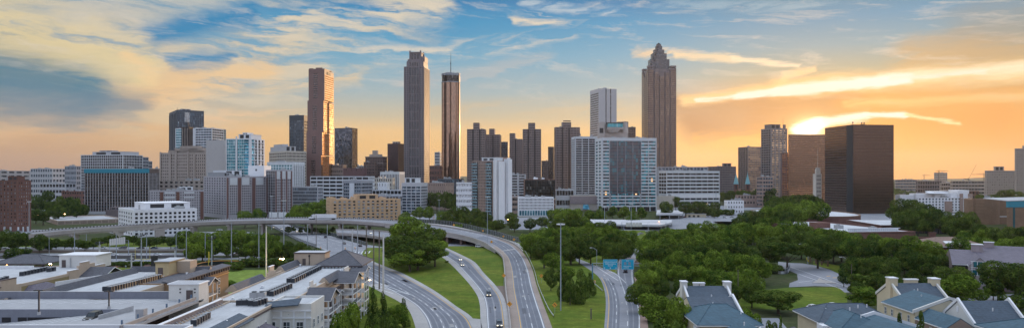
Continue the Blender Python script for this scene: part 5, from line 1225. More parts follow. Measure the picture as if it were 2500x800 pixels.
# skirt and parapets of the centre ramp
root = empty('ramp_bridge', (AM[0].x, AM[0].y, 0), 0, 'raised concrete ramp carrying the centre road down past the big trees', 'bridge'); o = Vector((AM[0].x, AM[0].y, 0))
m = MB(); vs = []; fs = []; K = 46
for i in range(K):
    a, b = AM[i]-o, BM[i]-o; e = 2.4 if i < 30 else 2.4; za = max(-.4, a.z-e); zb = max(-.4, b.z-e)
    vs += [(a.x,a.y,a.z), (b.x,b.y,b.z), (b.x,b.y,zb), (a.x,a.y,za)]
for i in range(K-1):
    for k in range(4): fs.append((4*i+k, 4*i+(k+1) % 4, 4*i+4+(k+1) % 4, 4*i+4+k))
m.add(vs, fs); m.build('deck', MATS['viaduct_concrete'], root)
m = MB()
for i in range(K-2): m.bar(AM[i]-o, AM[i+1]-o, .4, 1.0); 
m.build('parapet', MATS['viaduct_concrete'], root); m = MB()
for i in range(K+6): m.bar(BM[i]-o, BM[i+1]-o, .5, .95)
m.build('median_barrier', M_barr, root)
m = MB()
for i in range(0, K-6):
    a = AM[i]-o; m.tube(a+Vector((0,0,1)), a+Vector((0,0,2.3)), .07, n=4); m.tube(a+Vector((0,0,2.2)), AM[i+1]-o+Vector((0,0,2.2)), .05, n=4); m.tube(a+Vector((0,0,1.6)), AM[i+1]-o+Vector((0,0,1.6)), .05, n=4)
m.build('railing', MATS['fence_steel'], root)
for i in (2, 8, 13, 18, 22, 26):
    c = (AM[i].lerp(BM[i], .3))-o; d_ = (BM[i]-AM[i]).normalized()*4; m = MB(); m.bar(Vector((c.x-d_.x,c.y-d_.y,-.4)), Vector((c.x+d_.x,c.y+d_.y,-.4)), 1.5, max(1, AM[i].z-2.2)); m.build('pier', paint('pier_brown', (.20,.14,.12)), root)
# upper ramp beside it
UF = [(1000,540,10),(1042,544,10),(1095,549.5,9.0),(1144,559,7),(1207,575,4),(1240,585,2.6),(1268,594,1.4)]
Au = [Vector(p) for p in BM[0:52]]; Bu = cat_rom(W3(UF), 51)
m = MB(); ribbon(m, Au, Bu, .02); 
o_ = m.build('road', M_conc); tag(o_, kind='structure')
m = MB(); vs = []
for b in Bu: vs += [(b.x,b.y,b.z+.02), (b.x,b.y,-.3)]
m.add(vs, [(2*k,2*k+1,2*k+3,2*k+2) for k in range(51)]); m.build('retaining_wall', PALE, o_)
# lower crossing bridge behind the poles
viaduct([(825,570,4),(870,573,4),(915,578,4),(955,586,4),(985,594,4)], [(820,561,4.5),(870,562,4.5),(920,564,4.5),(965,569,4.5),(1000,578,4.5)], 'short lower road bridge passing beneath the curving viaduct', th=1.8, n=30, piers=(.15,.5,.85), dash=False)

# ================================================================== TREES
def leaf_mat(name, c, c2, highlight):
    m, t, b = base_mat(name)
    oi = t.nodes.new('ShaderNodeObjectInfo'); rnd = N(t, oi.outputs['Random'])
    ge = t.nodes.new('ShaderNodeNewGeometry'); ri = N(t, ge.outputs['Random Per Island'])
    v = coord(t); n1 = noise(t, v, 5.0, 3, .6)
    cc = mixc(t, rnd, c, c2); cc = mixc(t, (n1.ss(.38, .66)*.95).clamp(), cc, highlight)  # yellow-green highlights mixed into the leaf colour in noise patches
    k = ri*.7 + rnd*.25 + .52
    cc = mixc(t, 1.0, cc, vec(t, k, k, k*.95), 'MULTIPLY')
    d_ = t.nodes.new('ShaderNodeBsdfDiffuse'); tr = t.nodes.new('ShaderNodeBsdfTranslucent'); mx = t.nodes.new('ShaderNodeMixShader'); mx.inputs[0].default_value = .28
    t.links.new(cc.k, d_.inputs[0]); t.links.new(cc.k, tr.inputs[0]); t.links.new(d_.outputs[0], mx.inputs[1]); t.links.new(tr.outputs[0], mx.inputs[2])
    t.links.new(mx.outputs[0], t.nodes['Material Output'].inputs[0]); return m
M_leaf = leaf_mat('leaves', (.042,.100,.016), (.105,.15,.022), (.20,.28,.040))
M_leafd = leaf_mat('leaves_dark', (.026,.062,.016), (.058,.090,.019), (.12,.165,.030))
M_bark = paint('bark', (.09,.07,.055), .9, .3, 1.0)
def crown_mesh(seed, kind, nl, leaf, mat):
    rg_ = np.random.default_rng(seed); C_ = []; Rr_ = []
    if kind in ('round', 'wide'):
        k = 19 if kind == 'round' else 22; cz, rx, rz_ = (.53, .32, .33) if kind == 'round' else (.52, .35, .28)
        while len(C_) < k:
            p = rg_.uniform(-1, 1, 3)
            q = np.linalg.norm(p)
            if q > 1 or q < .35: continue
            if p[2] < -.8: continue
            C_.append((p[0]*rx, p[1]*rx, cz+p[2]*rz_)); Rr_.append(rg_.uniform(.11, .20))
        C_.append((0, 0, cz-.05)); Rr_.append(.24)
    elif kind == 'cone':
        for k in range(34):
            h_ = rg_.uniform(0, 1)**.85; a = rg_.uniform(0, 6.28); rr = .36*(1-h_)**.75
            C_.append((cos(a)*rr*.7, sin(a)*rr*.7, .08+h_*.84)); Rr_.append(.06+.14*(1-h_)**.8)
    elif kind == 'flat':
        for k in range(20):
            a = rg_.uniform(0, 6.28); rr = .42*sqrt(rg_.uniform(0, 1)); C_.append((cos(a)*rr, sin(a)*rr, rg_.choice([.62, .74, .86])+rg_.uniform(-.03,.03))); Rr_.append(rg_.uniform(.09, .15))
    else:   # bush
        for k in range(12):
            a = rg_.uniform(0, 6.28); rr = .30*sqrt(rg_.uniform(0, 1)); C_.append((cos(a)*rr, sin(a)*rr, rg_.uniform(.22, .68))); Rr_.append(rg_.uniform(.16, .28))
    C_ = np.array(C_); Rr_ = np.array(Rr_)
    w_ = Rr_**2; idx = rg_.choice(len(C_), nl*2, p=w_/w_.sum())
    d_ = rg_.normal(size=(nl*2, 3)); d_ /= np.linalg.norm(d_, axis=1)[:, None]
    sq = np.array([1, 1, .62 if kind == 'flat' else .85])
    pos = C_[idx] + d_*Rr_[idx][:, None]*rg_.uniform(.80, 1.10, nl*2)[:, None]*sq
    dist = np.linalg.norm(pos[:, None, :]-C_[None], axis=2)/Rr_[None]
    dist[np.arange(nl*2), idx] = 9
    keep = dist.min(axis=1) > .80
    pos, d_ = pos[keep][:nl], d_[keep][:nl]; nn = len(pos)
    nrm = d_ + rg_.normal(size=(nn, 3))*.32 + np.array([0, 0, .45]); nrm /= np.linalg.norm(nrm, axis=1)[:, None]
    u = np.cross(nrm, rg_.normal(size=(nn, 3))); u /= np.linalg.norm(u, axis=1)[:, None]; w2 = np.cross(nrm, u)
    s = (leaf*rg_.uniform(.55, 1.35, nn))[:, None]
    V = np.stack([pos-u*s, pos-w2*s*.7, pos+u*s, pos+w2*s*.7], axis=1).reshape(-1, 3)
    me = bpy.data.meshes.new('crown'); me.vertices.add(nn*4); me.vertices.foreach_set('co', V.astype(np.float32).ravel())
    me.loops.add(nn*4); me.loops.foreach_set('vertex_index', np.arange(nn*4, dtype=np.int32)); me.polygons.add(nn)
    me.polygons.foreach_set('loop_start', np.arange(nn, dtype=np.int32)*4); me.materials.append(mat); me.update(calc_edges=True); me.validate()
    return me
def trunk_mesh(seed, kind):
    rn_ = random.Random(seed); m = MB(); top = .5 if kind != 'cone' else .8
    m.tube((0,0,-.02), (0,0,.22), .030, .022, 7); m.tube((0,0,.22), (.01,.0,top), .022, .010, 7)
    if kind != 'cone':
        for k in range(5):
            a = k*1.257+rn_.random(); z0 = rn_.uniform(.18, .35); m.tube((0,0,z0), (.26*cos(a), .26*sin(a), z0+rn_.uniform(.2, .34)), .013, .005, 5)
    me = bpy.data.meshes.new('trunk'); me.from_pydata(m.v, [], m.f); me.materials.append(M_bark); return me
KINDS_ = {}
for kd, ns, nl, lf in (('round', 5, 5200, .022), ('wide', 3, 5600, .021), ('cone', 2, 5200, .019), ('flat', 1, 4200, .020), ('bush', 2, 2600, .034)):
    for s_ in range(ns): KINDS_.setdefault(kd, []).append((crown_mesh(s_+hash(kd) % 7 if False else s_*13+len(kd), kd, nl, lf, M_leaf), trunk_mesh(s_, kd)))
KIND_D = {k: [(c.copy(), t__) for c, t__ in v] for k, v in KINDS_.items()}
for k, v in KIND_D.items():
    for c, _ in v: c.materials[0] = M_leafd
rt = random.Random(77)
ORD = {1:'first',2:'second',3:'third',4:'fourth',5:'fifth',6:'sixth',7:'seventh',8:'eighth',9:'ninth',10:'tenth'}
def ordn(i):
    return ORD.get(i) or '%dth' % i if i % 10 not in (1,2,3) or i in (11,12,13) else '%d%s' % (i, {1:'st',2:'nd',3:'rd'}[i % 10])
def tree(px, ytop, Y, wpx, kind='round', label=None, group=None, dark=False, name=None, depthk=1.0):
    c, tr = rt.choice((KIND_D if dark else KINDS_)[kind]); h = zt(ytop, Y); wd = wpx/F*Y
    nm = name or {'cone': 'conifer', 'bush': 'shrub'}.get(kind, 'tree')
    p = at(px, Y); root = empty(nm, p, rt.uniform(0, 6.28), label, 'shrub' if nm == 'shrub' else 'tree', group)
    root.scale = (wd/.86, wd/.86, h/(.96 if kind != 'bush' else .92))
    a = bpy.data.objects.new('crown', c); col.objects.link(a); a.parent = root
    b_ = bpy.data.objects.new('trunk', tr); col.objects.link(b_); b_.parent = root
    return root
def row(desc, group, sil, Y, wpx, step, kinds=('round','wide'), dark=False, jy=.06, jt=4, name=None):
    """trees along a silhouette [(px, ytop)...] standing near distance Y"""
    xs = [s[0] for s in sil]; ys = [s[1] for s in sil]; out = []; x = xs[0]+wpx*.3
    while x < xs[-1]-wpx*.2:
        y = np.interp(x, xs, ys) + rt.uniform(-jt*.4, jt); w1 = wpx*rt.uniform(.8, 1.25); yy = min(Y*(1+rt.uniform(-jy, jy)), H*F/((y-CY)+w1*(1.12 if 'bush' not in kinds else .6)))
        out.append((x, float(y), yy, w1, rt.choice(kinds))); x += step*1.26*rt.uniform(.8, 1.2)
    n_ = len(out)
    for i, (x, y, yy, w1, kd) in enumerate(sorted(out)):
        lab = '%s, %s' % (desc, ordn(i+1) + ' from the left' if n_ > 1 else '')
        tree(x, y, yy, w1, kd, lab.strip(', '), group, dark, name)
# far masses (could not be counted)
def far_wood(name, x0, x1, Y0, Y1, h, cnt, mat, seed):
    rg_ = np.random.default_rng(seed); pts = []
    vs = MB()
    for k in range(cnt):
        Y = rg_.uniform(Y0, Y1); px = rg_.uniform(x0, x1); p = at(px, Y); hh = h*rg_.uniform(.5, 1.1); rr = hh*rg_.uniform(.5, .8)
        nq = 26
        for q in range(nq):
            a = rg_.uniform(0, 6.28); e = rg_.uniform(.05, 1.5); cx_ = p.x+cos(a)*cos(e)*rr; cy_ = p.y+sin(a)*cos(e)*rr; cz_ = hh*.35+sin(e)*hh*.62
            s = rr*.32; vs.add([(cx_-s,cy_-s*.4,cz_-s*.5),(cx_+s,cy_-s*.4,cz_-s*.5),(cx_+s*.8,cy_+s*.4,cz_+s*.6),(cx_-s*.8,cy_+s*.4,cz_+s*.6)], [(0,1,2,3)])
    return tag(vs.build(name, mat), kind='stuff')
far_wood('distant_woods', 2170, 2520, 1700, 3600, 15, 420, M_leafd, 1)
far_wood('distant_woods', -60, 420, 1300, 2400, 14, 200, M_leafd, 2)
far_wood('distant_woods', 1640, 1900, 1400, 2300, 14, 150, M_leafd, 3)
far_wood('distant_woods', 2160, 2520, 3600, 5200, 16, 300, M_leafd, 5)
far_wood('distant_woods', 1040, 1140, 1250, 2200, 12, 50, M_leafd, 4)

# left
tree(45, 597, 372, 60, 'round', 'big dark round tree beside the far-left freeway', None, True); tree(98, 622, 355, 26, 'round', 'small bright young tree left of the pale stair block', None); tree(112, 628, 350, 20, 'bush', 'light green sapling next to the bright floodlight', None)
row('dark tree below the brick apartment block', 'trees below the brick apartment block', [(-20,556),(30,556),(90,566),(120,575)], 540, 44, 26, dark=True)
row('shrubby tree on the grass bank above the left freeway', 'trees on the left freeway bank', [(90,578),(200,578),(300,570),(380,577),(460,570)], 515, 24, 15, dark=True)
row('tree between brick block and striped office', 'trees between the brick block and striped office', [(78,484),(105,452),(130,484),(165,472),(208,486)], 860, 38, 16, dark=True)
row('dark tree left of the striped office, front rank', 'front trees left of the striped office', [(78,508),(130,498),(170,488),(212,500)], 800, 32, 16, dark=True)
row('tree in the wood under the long viaduct', 'trees under the long viaduct', [(440,560),(500,557),(560,558),(640,560),(690,575)], 505, 50, 22)
row('tree in front rank of the wood below the viaduct', 'front trees below the viaduct', [(455,585),(520,578),(600,572),(660,585),(700,592)], 455, 46, 24)
row('tree of the low thicket behind the ball field floodlight', 'thicket behind the ball field', [(585,592),(640,583),(700,588),(740,590),(775,608)], 415, 46, 21, dark=True)
row('shrub along the outfield wall', 'shrubs along the outfield wall', [(560,632),(620,625),(700,620),(790,622)], 382, 40, 26, ('bush',), True, name='shrub')
tree(820, 612, 330, 40, 'round', 'reddish green bushy tree touching the hip roof', None)
row('dark tree under the descending freeway fence', 'dark trees under the freeway fence', [(690,580),(740,596),(800,618)], 430, 34, 24, dark=True)
row('hedge shrub between running track and freeway', 'hedge by the running track', [(240,636),(400,634),(470,637)], 392, 22, 12, ('bush',), True, jt=1, name='shrub')
tree(545, 684, 300, 60, 'bush', 'leafy shrub at the corner of the ball field', None)
tree(545, 682, 305, 46, 'round', 'small round tree at the corner of the ball field', None)
row('tree in front of the hospital', 'trees in front of the hospital', [(585,515),(620,502),(660,515)], 690, 44, 26)
row('tree between hospital and tan hotel', 'trees between hospital and tan hotel', [(712,505),(745,488),(790,480),(800,486)], 770, 46, 19)
row('front tree left of the tan hotel', 'front trees left of the tan hotel', [(700,520),(740,500),(790,505)], 690, 40, 24)
row('tree under the far side of the viaduct by the tan hotel', 'trees behind the viaduct', [(700,549),(780,552),(840,552),(900,552)], 640, 15, 12, dark=True)
# great cluster
for (x, y, Y, w1, lab, dk) in ((1000,522,395,84,'tallest tree of the great clump beside the freeway',False), (975,560,372,72,'left tree of the great clump beside the freeway',True), (1048,548,385,80,'upper right tree of the great clump beside the freeway',True),
    (1062,580,368,62,'right outer tree of the great clump beside the freeway',False), (1020,580,355,90,'low front tree of the great clump beside the freeway',True), (962,592,365,50,'leftmost low tree of the great clump beside the freeway',True), (1000,600,350,80,'bottom tree of the great clump facing the lawn',False)):
    tree(x, y, Y, w1*1.22, 'round', lab, 'great clump beside the freeway', dk)
tree(1091, 634, 385, 9, 'bush', 'tiny bush beside the ramp at the clump edge', None)
row('tree by the street behind the tan hotel', 'trees behind the tan hotel', [(980,515),(1020,503),(1060,498),(1090,515)], 760, 42, 22)
row('tree between warehouse and white banded office', 'trees by the warehouse', [(1035,462),(1070,460),(1100,470),(1118,460)], 930, 36, 17, dark=True)
row('dark tree below the white banded office', 'dark trees below the banded office', [(1092,505),(1130,498),(1165,504),(1210,520)], 690, 52, 21, dark=True)
row('front tree along the fenced upper ramp', 'trees along the upper ramp', [(1100,528),(1150,520),(1215,535)], 640, 40, 24, dark=True)
row('pale bush on the bank over the upper ramp', 'bushes over the upper ramp', [(1095,536),(1140,542),(1195,552)], 585, 24, 13, ('bush',), name='shrub')
tree(1213, 532, 590, 42, 'round', 'round dark tree at the foot of the balcony tower', None, True); tree(1256, 528, 600, 34, 'round', 'dark tree right of the white blank slab', None, True); tree(1247, 515, 640, 30, 'round', 'narrow tree between balcony tower and cream office', None, True)
# centre right
row('tree in the wood in front of the cream office', 'wood in front of the cream office', [(1285,530),(1310,522),(1345,530)], 720, 30, 20, dark=True)
row('large tree right of the cream office', 'large trees right of the cream office', [(1335,512),(1385,496),(1430,512),(1450,520)], 780, 62, 24)
row('street tree before the white slab hotel', 'street trees before the slab hotel', [(1380,510),(1420,516),(1475,500),(1530,498),(1580,508),(1600,515)], 835, 34, 20, ('round','cone','round'))
row('second-rank tree before the slab hotel', 'second rank before the slab hotel', [(1350,530),(1420,528),(1480,533),(1520,540)], 690, 40, 26, dark=True)
row('tree of the wood above the left fork', 'wood above the left fork', [(1280,560),(1340,548),(1400,552),(1440,538),(1500,545),(1560,565)], 590, 52, 24)
row('middle tree of the wood above the left fork', 'middle wood above the left fork', [(1280,575),(1340,572),(1400,568),(1460,560),(1540,575)], 520, 56, 26, dark=True)
row('front tree of the wood above the left fork', 'front wood above the left fork', [(1400,585),(1440,580),(1500,585),(1560,592)], 470, 48, 24, dark=True)
for (x, y, Y, w1, kd, lab, dk) in ((1302,560,440,52,'round','bright round tree at the top of the centre lawn',False), (1340,572,420,56,'round','tall tree right of the centre road guard rail',False), (1372,590,400,60,'wide','spreading tree left of the tall lamp mast',False),
    (1350,612,350,52,'round','lower tree behind the conifers on the lawn',False), (1392,600,380,52,'round','broad tree right of the tall lamp mast',False), (1310,600,400,40,'round','tree low on the guard rail side of the lawn',True),
    (1375,640,300,52,'round','shaggy tree behind the conifer group',False), (1345,650,290,34,'round','small tree left of the conifer group',True)):
    tree(x, y, Y, w1, kd, lab, None, dk)
for (x, y, Y, w1, lab) in ((1418,650,262,54,'largest dark conifer on the lawn left of the fork'), (1392,668,258,40,'middle conifer on the lawn left of the fork'), (1378,656,266,44,'left conifer on the lawn behind the lamp mast'), (1440,664,275,38,'right small conifer on the lawn near the fork')):
    tree(x, y, Y, w1, 'cone', lab, 'conifers on the lawn', True)
# right woods
G = 'woods right of the forked road'
row('tree in farthest rank of the right woods', G+', farthest rank', [(1575,560),(1640,548),(1690,540),(1740,530),(1790,545)], 620, 56, 27)
row('tree in upper rank of the right woods', G+', upper rank', [(1570,575),(1620,565),(1680,562),(1740,560),(1800,562)], 540, 60, 27)
row('tree in middle rank of the right woods', G+', middle rank', [(1575,600),(1620,590),(1700,585),(1800,585),(1860,600)], 455, 62, 30, dark=True)
row('bright tree in lower rank of the right woods', G+', lower rank', [(1565,628),(1640,608),(1740,605),(1830,612),(1890,630)], 385, 64, 30)
row('tree in front rank of the right woods', G+', front rank', [(1555,660),(1600,640),(1680,640),(1780,650),(1880,660)], 330, 62, 32)
row('dark nearest tree of the right woods', G+', nearest rank', [(1548,690),(1600,672),(1660,680),(1720,690),(1800,680),(1860,690)], 290, 60, 34, dark=True)
tree(1606, 704, 208, 112, 'round', 'large tree in front of the first slate roof', None); tree(1640, 752, 176, 80, 'bush', 'dense bush at the foot of the first slate-roofed house', None, True); tree(1655, 716, 192, 66, 'round', 'pinkish leafy tree hiding the gable of the first slate roof', None); tree(1590, 745, 228, 60, 'round', 'tree at the edge of the forked road, lowest in view', None, True)
row('tree in the wood before the round hall', 'wood before the round hall', [(1800,548),(1830,536),(1880,540)], 560, 60, 30)
tree(1833, 540, 490, 96, 'round', 'biggest rounded tree right of the curved street', None); tree(1762, 556, 520, 60, 'round', 'rounded tree left of the curved street', None)
row('tree along the long brick hall', 'trees along the long brick hall', [(1860,545),(1930,530),(1990,546),(2040,554),(2085,574)], 560, 62, 28)
row('dark tree below the long brick hall', 'dark trees below the long hall', [(1860,570),(1960,560),(2060,570),(2140,575),(2230,585)], 500, 66, 32, dark=True)
row('tree behind the side street', 'trees behind the side street', [(1990,575),(2060,560),(2150,566),(2240,570),(2320,605)], 430, 70, 34)
row('dark tree right of the side street', 'dark trees right of the side street', [(2060,625),(2120,618),(2200,610),(2270,600),(2330,625)], 375, 68, 34, dark=True)
row('near tree behind the cream gabled house', 'near trees behind the cream gabled house', [(2075,668),(2150,660),(2230,655),(2290,668)], 320, 56, 34, dark=True)
tree(1922, 590, 352, 92, 'flat', 'spreading flat-topped tree with bare trunk at the street corner', None, True); tree(1880, 640, 345, 60, 'round', 'dark tree left of the spreading flat-topped tree', None, True); tree(1895, 612, 400, 60, 'round', 'tree behind the spreading flat-topped tree', None, True)
tree(1900, 700, 242, 116, 'round', 'big round dark tree on the lawn between the slate roofs', None, True); tree(2108, 694, 250, 84, 'round', 'bright round tree left of the cream gabled house', None); tree(2060, 655, 300, 30, 'round', 'small tree at the end of the side street', None, True)
tree(1815, 738, 220, 44, 'bush', 'flowering shrub beside the big round dark tree', None); tree(1842, 752, 214, 34, 'bush', 'low bush below the big round dark tree', None)
tree(1906, 770, 172, 22, 'cone', 'little conifer between the first and second slate roofs', None); tree(1885, 775, 190, 30, 'bush', 'bush in the car park between the slate roofs', None, True)
tree(2195, 762, 176, 36, 'cone', 'small dark conifer in front of the cream house wall', None, True); tree(2248, 757, 158, 48, 'cone', 'larger dark conifer in front of the cream house', None, True)
tree(2345, 664, 250, 104, 'round', 'wide tree in front of the brick condominium', None); tree(2400, 700, 262, 40, 'round', 'bright slender tree by the parked cars', None); tree(2425, 690, 268, 46, 'round', 'bright loose tree right of the slender one', None)
tree(2328, 634, 262, 96, 'round', 'tree hiding the left end of the brick condominium', None, True); tree(2438, 620, 266, 100, 'round', 'dark wide tree hiding the brick condominium end', None, True); tree(2492, 636, 262, 90, 'round', 'dark tree at the right edge beside the condominium', None, True); tree(2320, 690, 255, 60, 'round', 'tree right of the cream chimney', None, True)
tree(2470, 715, 250, 60, 'bush', 'hedge bush at the right edge of the parking lot', None, True)
row('tree right of the dark glass block', 'trees right of the dark glass block', [(2180,478),(2230,478),(2260,490),(2300,500)], 820, 56, 25, dark=True)
row('tree before the white stepped apartments', 'trees before the white apartments', [(2190,508),(2260,500),(2330,512),(2400,512)], 700, 52, 27, dark=True)
row('tree before the brick auditorium', 'trees before the brick auditorium', [(2320,540),(2370,520),(2400,545),(2460,548),(2510,545)], 600, 52, 28, dark=True)
row('tree beyond the brick terraced building', 'trees beyond the brick terrace', [(2340,560),(2400,556),(2460,572),(2510,570)], 500, 50, 28)
row('low tree behind the brick condominium', 'low trees behind the brick condominium', [(2350,588),(2420,582),(2510,585)], 430, 44, 26)
row('tree under the beige stone office', 'trees under the beige stone office', [(2380,470),(2420,468),(2460,455),(2505,460)], 960, 44, 24, dark=True)
row('far tree in front of the stone church', 'far trees by the stone church', [(1880,480),(1930,470),(1975,468),(2020,480)], 960, 44, 20, dark=True)
row('tree on the slope below the bronze office', 'trees below the bronze office', [(1860,500),(1920,490),(1970,480),(2025,495)], 860, 52, 24)
row('tree on the slope above the round hall', 'trees above the round hall', [(1800,512),(1850,502),(1910,505),(1960,512)], 760, 46, 24, dark=True)
row('reddish tree along the curved street', 'trees along the curved street', [(1790,535),(1830,520),(1870,525)], 680, 42, 22)
row('tree around the brick church', 'trees around the brick church', [(1755,470),(1790,458),(1830,462),(1850,452),(1900,455)], 1150, 34, 18, dark=True)
row('tree in front of the wide banded office', 'trees before the wide banded office', [(1615,495),(1640,470),(1680,488),(1730,490),(1765,490)], 940, 34, 18, dark=True)
row('shrub on the traffic mound', 'shrubs on the traffic mound', [(1700,508),(1760,504),(1800,512)], 840, 26, 14, ('bush',), True, name='shrub')
row('dark tree below the white stepped apartments', 'lower trees below the white apartments', [(2190,522),(2260,515),(2340,525),(2380,530)], 640, 50, 24, dark=True)
row('tree between brick terrace and condominium', 'trees by the brick terrace', [(2330,566),(2400,575),(2500,590)], 400, 46, 26)
# near left garden
for (x, y, Y, w1, kd, lab, dk) in ((910,690,206,42,'cone','dark columnar tree beside the apartment balconies',True), (935,705,210,34,'cone','second dark columnar tree right of the first',True), (850,720,165,80,'round','large garden tree below the apartment balconies',False),
    (830,752,150,80,'wide','pink flowering garden tree at the bottom',False), (880,770,158,60,'bush','garden bush under the columnar tree',True), (905,765,170,40,'bush','rounded garden bush beside the red leaves',False), (925,748,190,36,'bush','hedge bush by the columnar trees',True),
    (965,735,215,60,'round','bushy evergreen on the bank by the freeway',False), (985,722,220,34,'cone','upright evergreen tip on the freeway bank',True), (955,760,205,40,'bush','low bush under the bank evergreen',True), (805,770,150,50,'bush','garden bush in the apartment courtyard',True)):
    tree(x, y, Y, w1, kd, lab, 'apartment garden planting', dk)
# ================================================================== FOREGROUND APARTMENTS AND DECK
class WB:
    """a thing whose parts are given in world coordinates"""
    def __init__(s, name, label, cat, o, group=None):
        s.o = Vector(o); s.root = empty(name, s.o, 0, label, cat, group)
    def part(s, mb, name, mat, parent=None, label=None, kind=None):
        mb.v = [(v[0]-s.o.x, v[1]-s.o.y, v[2]-s.o.z) for v in mb.v]
        return mb.build(name, mat, parent or s.root, label=label, kind=kind)
M_memb = paint('membrane_bluewhite', (.44,.46,.49), .8, .22, .12, streak=False)
def seam_mat():
    m, t, b = base_mat('roof_seams'); v = coord(t); x, y, z = sep(t, v)
    n1 = noise(t, v, .12, 5, .6); n2 = noise(t, v, 2.0, 3, .6); n3 = noise(t, vec(t, x*.5, y*.12, 0.0), 1.0, 4, .6, 1.0)
    ln = ((x*.55).f('FRACT')).f('LESS_THAN', .05); l2 = ((y*.11).f('FRACT')).f('LESS_THAN', .015)
    k = (n1-.5)*.6 + (n2-.5)*.3 + (n3-.5)*.55 + 1.0 - ln*.2 - l2*.2 - n1.ss(.60,.66)*.14
    setc(t, b, mixc(t, 1.0, (.45,.46,.475), vec(t, k, k, k), 'MULTIPLY')); b.inputs['Roughness'].default_value = .75
    return m
M_seam = seam_mat()
def shingle(name, c):
    m, t, b = base_mat(name); v = coord(t); x, y, z = sep(t, v)
    r = wnoise(t, vec(t, ((x+y)*2.2).f('FLOOR'), (z*5.0).f('FLOOR'), 0.0)); n1 = noise(t, v, .3, 4, .6); ln = ((z*2.5).f('FRACT')).f('LESS_THAN', .18)
    k = r*.35 + (n1-.5)*.5 + .85 - ln*.12
    setc(t, b, mixc(t, 1.0, c, vec(t, k, k, k), 'MULTIPLY')); b.inputs['Roughness'].default_value = .8; return m
SL_D = shingle('shingle_charcoal', (.075,.078,.095)); SL_B = shingle('shingle_slate', (.060,.085,.115)); SL_T = shingle('shingle_teal', (.045,.098,.135)); SL_M = shingle('shingle_mauve', (.13,.115,.145)); SL_R = shingle('shingle_rust', (.20,.13,.10))
STC = paint('stucco_cream', (.60,.51,.36), .9, .12, .5); STW = paint('stucco_white', (.66,.64,.60), .9, .12, .5); STP = paint('stucco_peach', (.48,.38,.29), .9, .15, .5); STO = paint('stucco_olive', (.28,.22,.11), .9, .2, .5)
STB = paint('stucco_orange_brown', (.34,.22,.13), .9, .15, .5); TRIM = paint('trim_white', (.74,.74,.75), .6, .08); BRN = paint('panel_brown', (.11,.085,.08), .8, .2); CONC = paint('deck_concrete', (.37,.37,.38), .9, .25, .3, bump=.2)
G_sash = glass('glass_window', (.03,.045,.06), (.10,.13,.16), (.3,.34,.38), pw=.9, fh=1.4, mull=.07, p2=.4, metal=.3)

def window(wb, parent, face, c, w_, h_, fr=.09, name='window', d=.06, mat=None, bars=True):
    """framed sash window centred at c on a wall facing 'face' (-y, +x, -x)"""
    x, y, z = c; m = MB(); f = MB()
    def bx(mb, a0, a1, z0, z1, d0, d1):
        if face == '-y': mb.box(x+a0, x+a1, y-d1, y-d0, z0, z1)
        elif face == '+x': mb.box(x+d0, x+d1, y+a0, y+a1, z0, z1)
        else: mb.box(x-d1, x-d0, y+a0, y+a1, z0, z1)
    bx(m, -w_/2, w_/2, z-h_/2, z+h_/2, .01, d)
    g_ = wb.part(m, name, mat or G_sash, parent)
    for a0, a1, z0, z1 in ((-w_/2-fr, -w_/2, -h_/2-fr, h_/2+fr), (w_/2, w_/2+fr, -h_/2-fr, h_/2+fr), (-w_/2, w_/2, h_/2, h_/2+fr), (-w_/2, w_/2, -h_/2-fr, -h_/2)): bx(f, a0, a1, z+z0, z+z1, .005, d+.06)
    if bars: bx(f, -w_/2, w_/2, z-.04, z+.04, d, d+.04); bx(f, -.035, .035, z-h_/2, z+h_/2, d, d+.035)
    o_ = wb.part(f, 'frame', TRIM, g_); return g_
def flatbox(wb, x0, x1, y0, y1, zt_, wall, roofm, par=.5, pw=.35, z0=-.3, cap=None, name='wall'):
    m = MB(); m.box(x0, x1, y0, y1, z0, zt_-.15); wb.part(m, name, wall)
    m = MB(); m.box(x0+.02, x1-.02, y0+.02, y1-.02, zt_-.148, zt_); r_ = wb.part(m, 'roof', roofm)
    m = MB(); e = .03
    m.box(x0-e, x1+e, y0-e, y0+pw, zt_-.5, zt_+par); m.box(x0-e, x1+e, y1-pw, y1+e, zt_-.5, zt_+par); m.box(x0-e, x0+pw, y0+pw+.002, y1-pw-.002, zt_-.5, zt_+par); m.box(x1-pw, x1+e, y0+pw+.002, y1-pw-.002, zt_-.5, zt_+par)
    wb.part(m, 'parapet', cap or TRIM); return r_
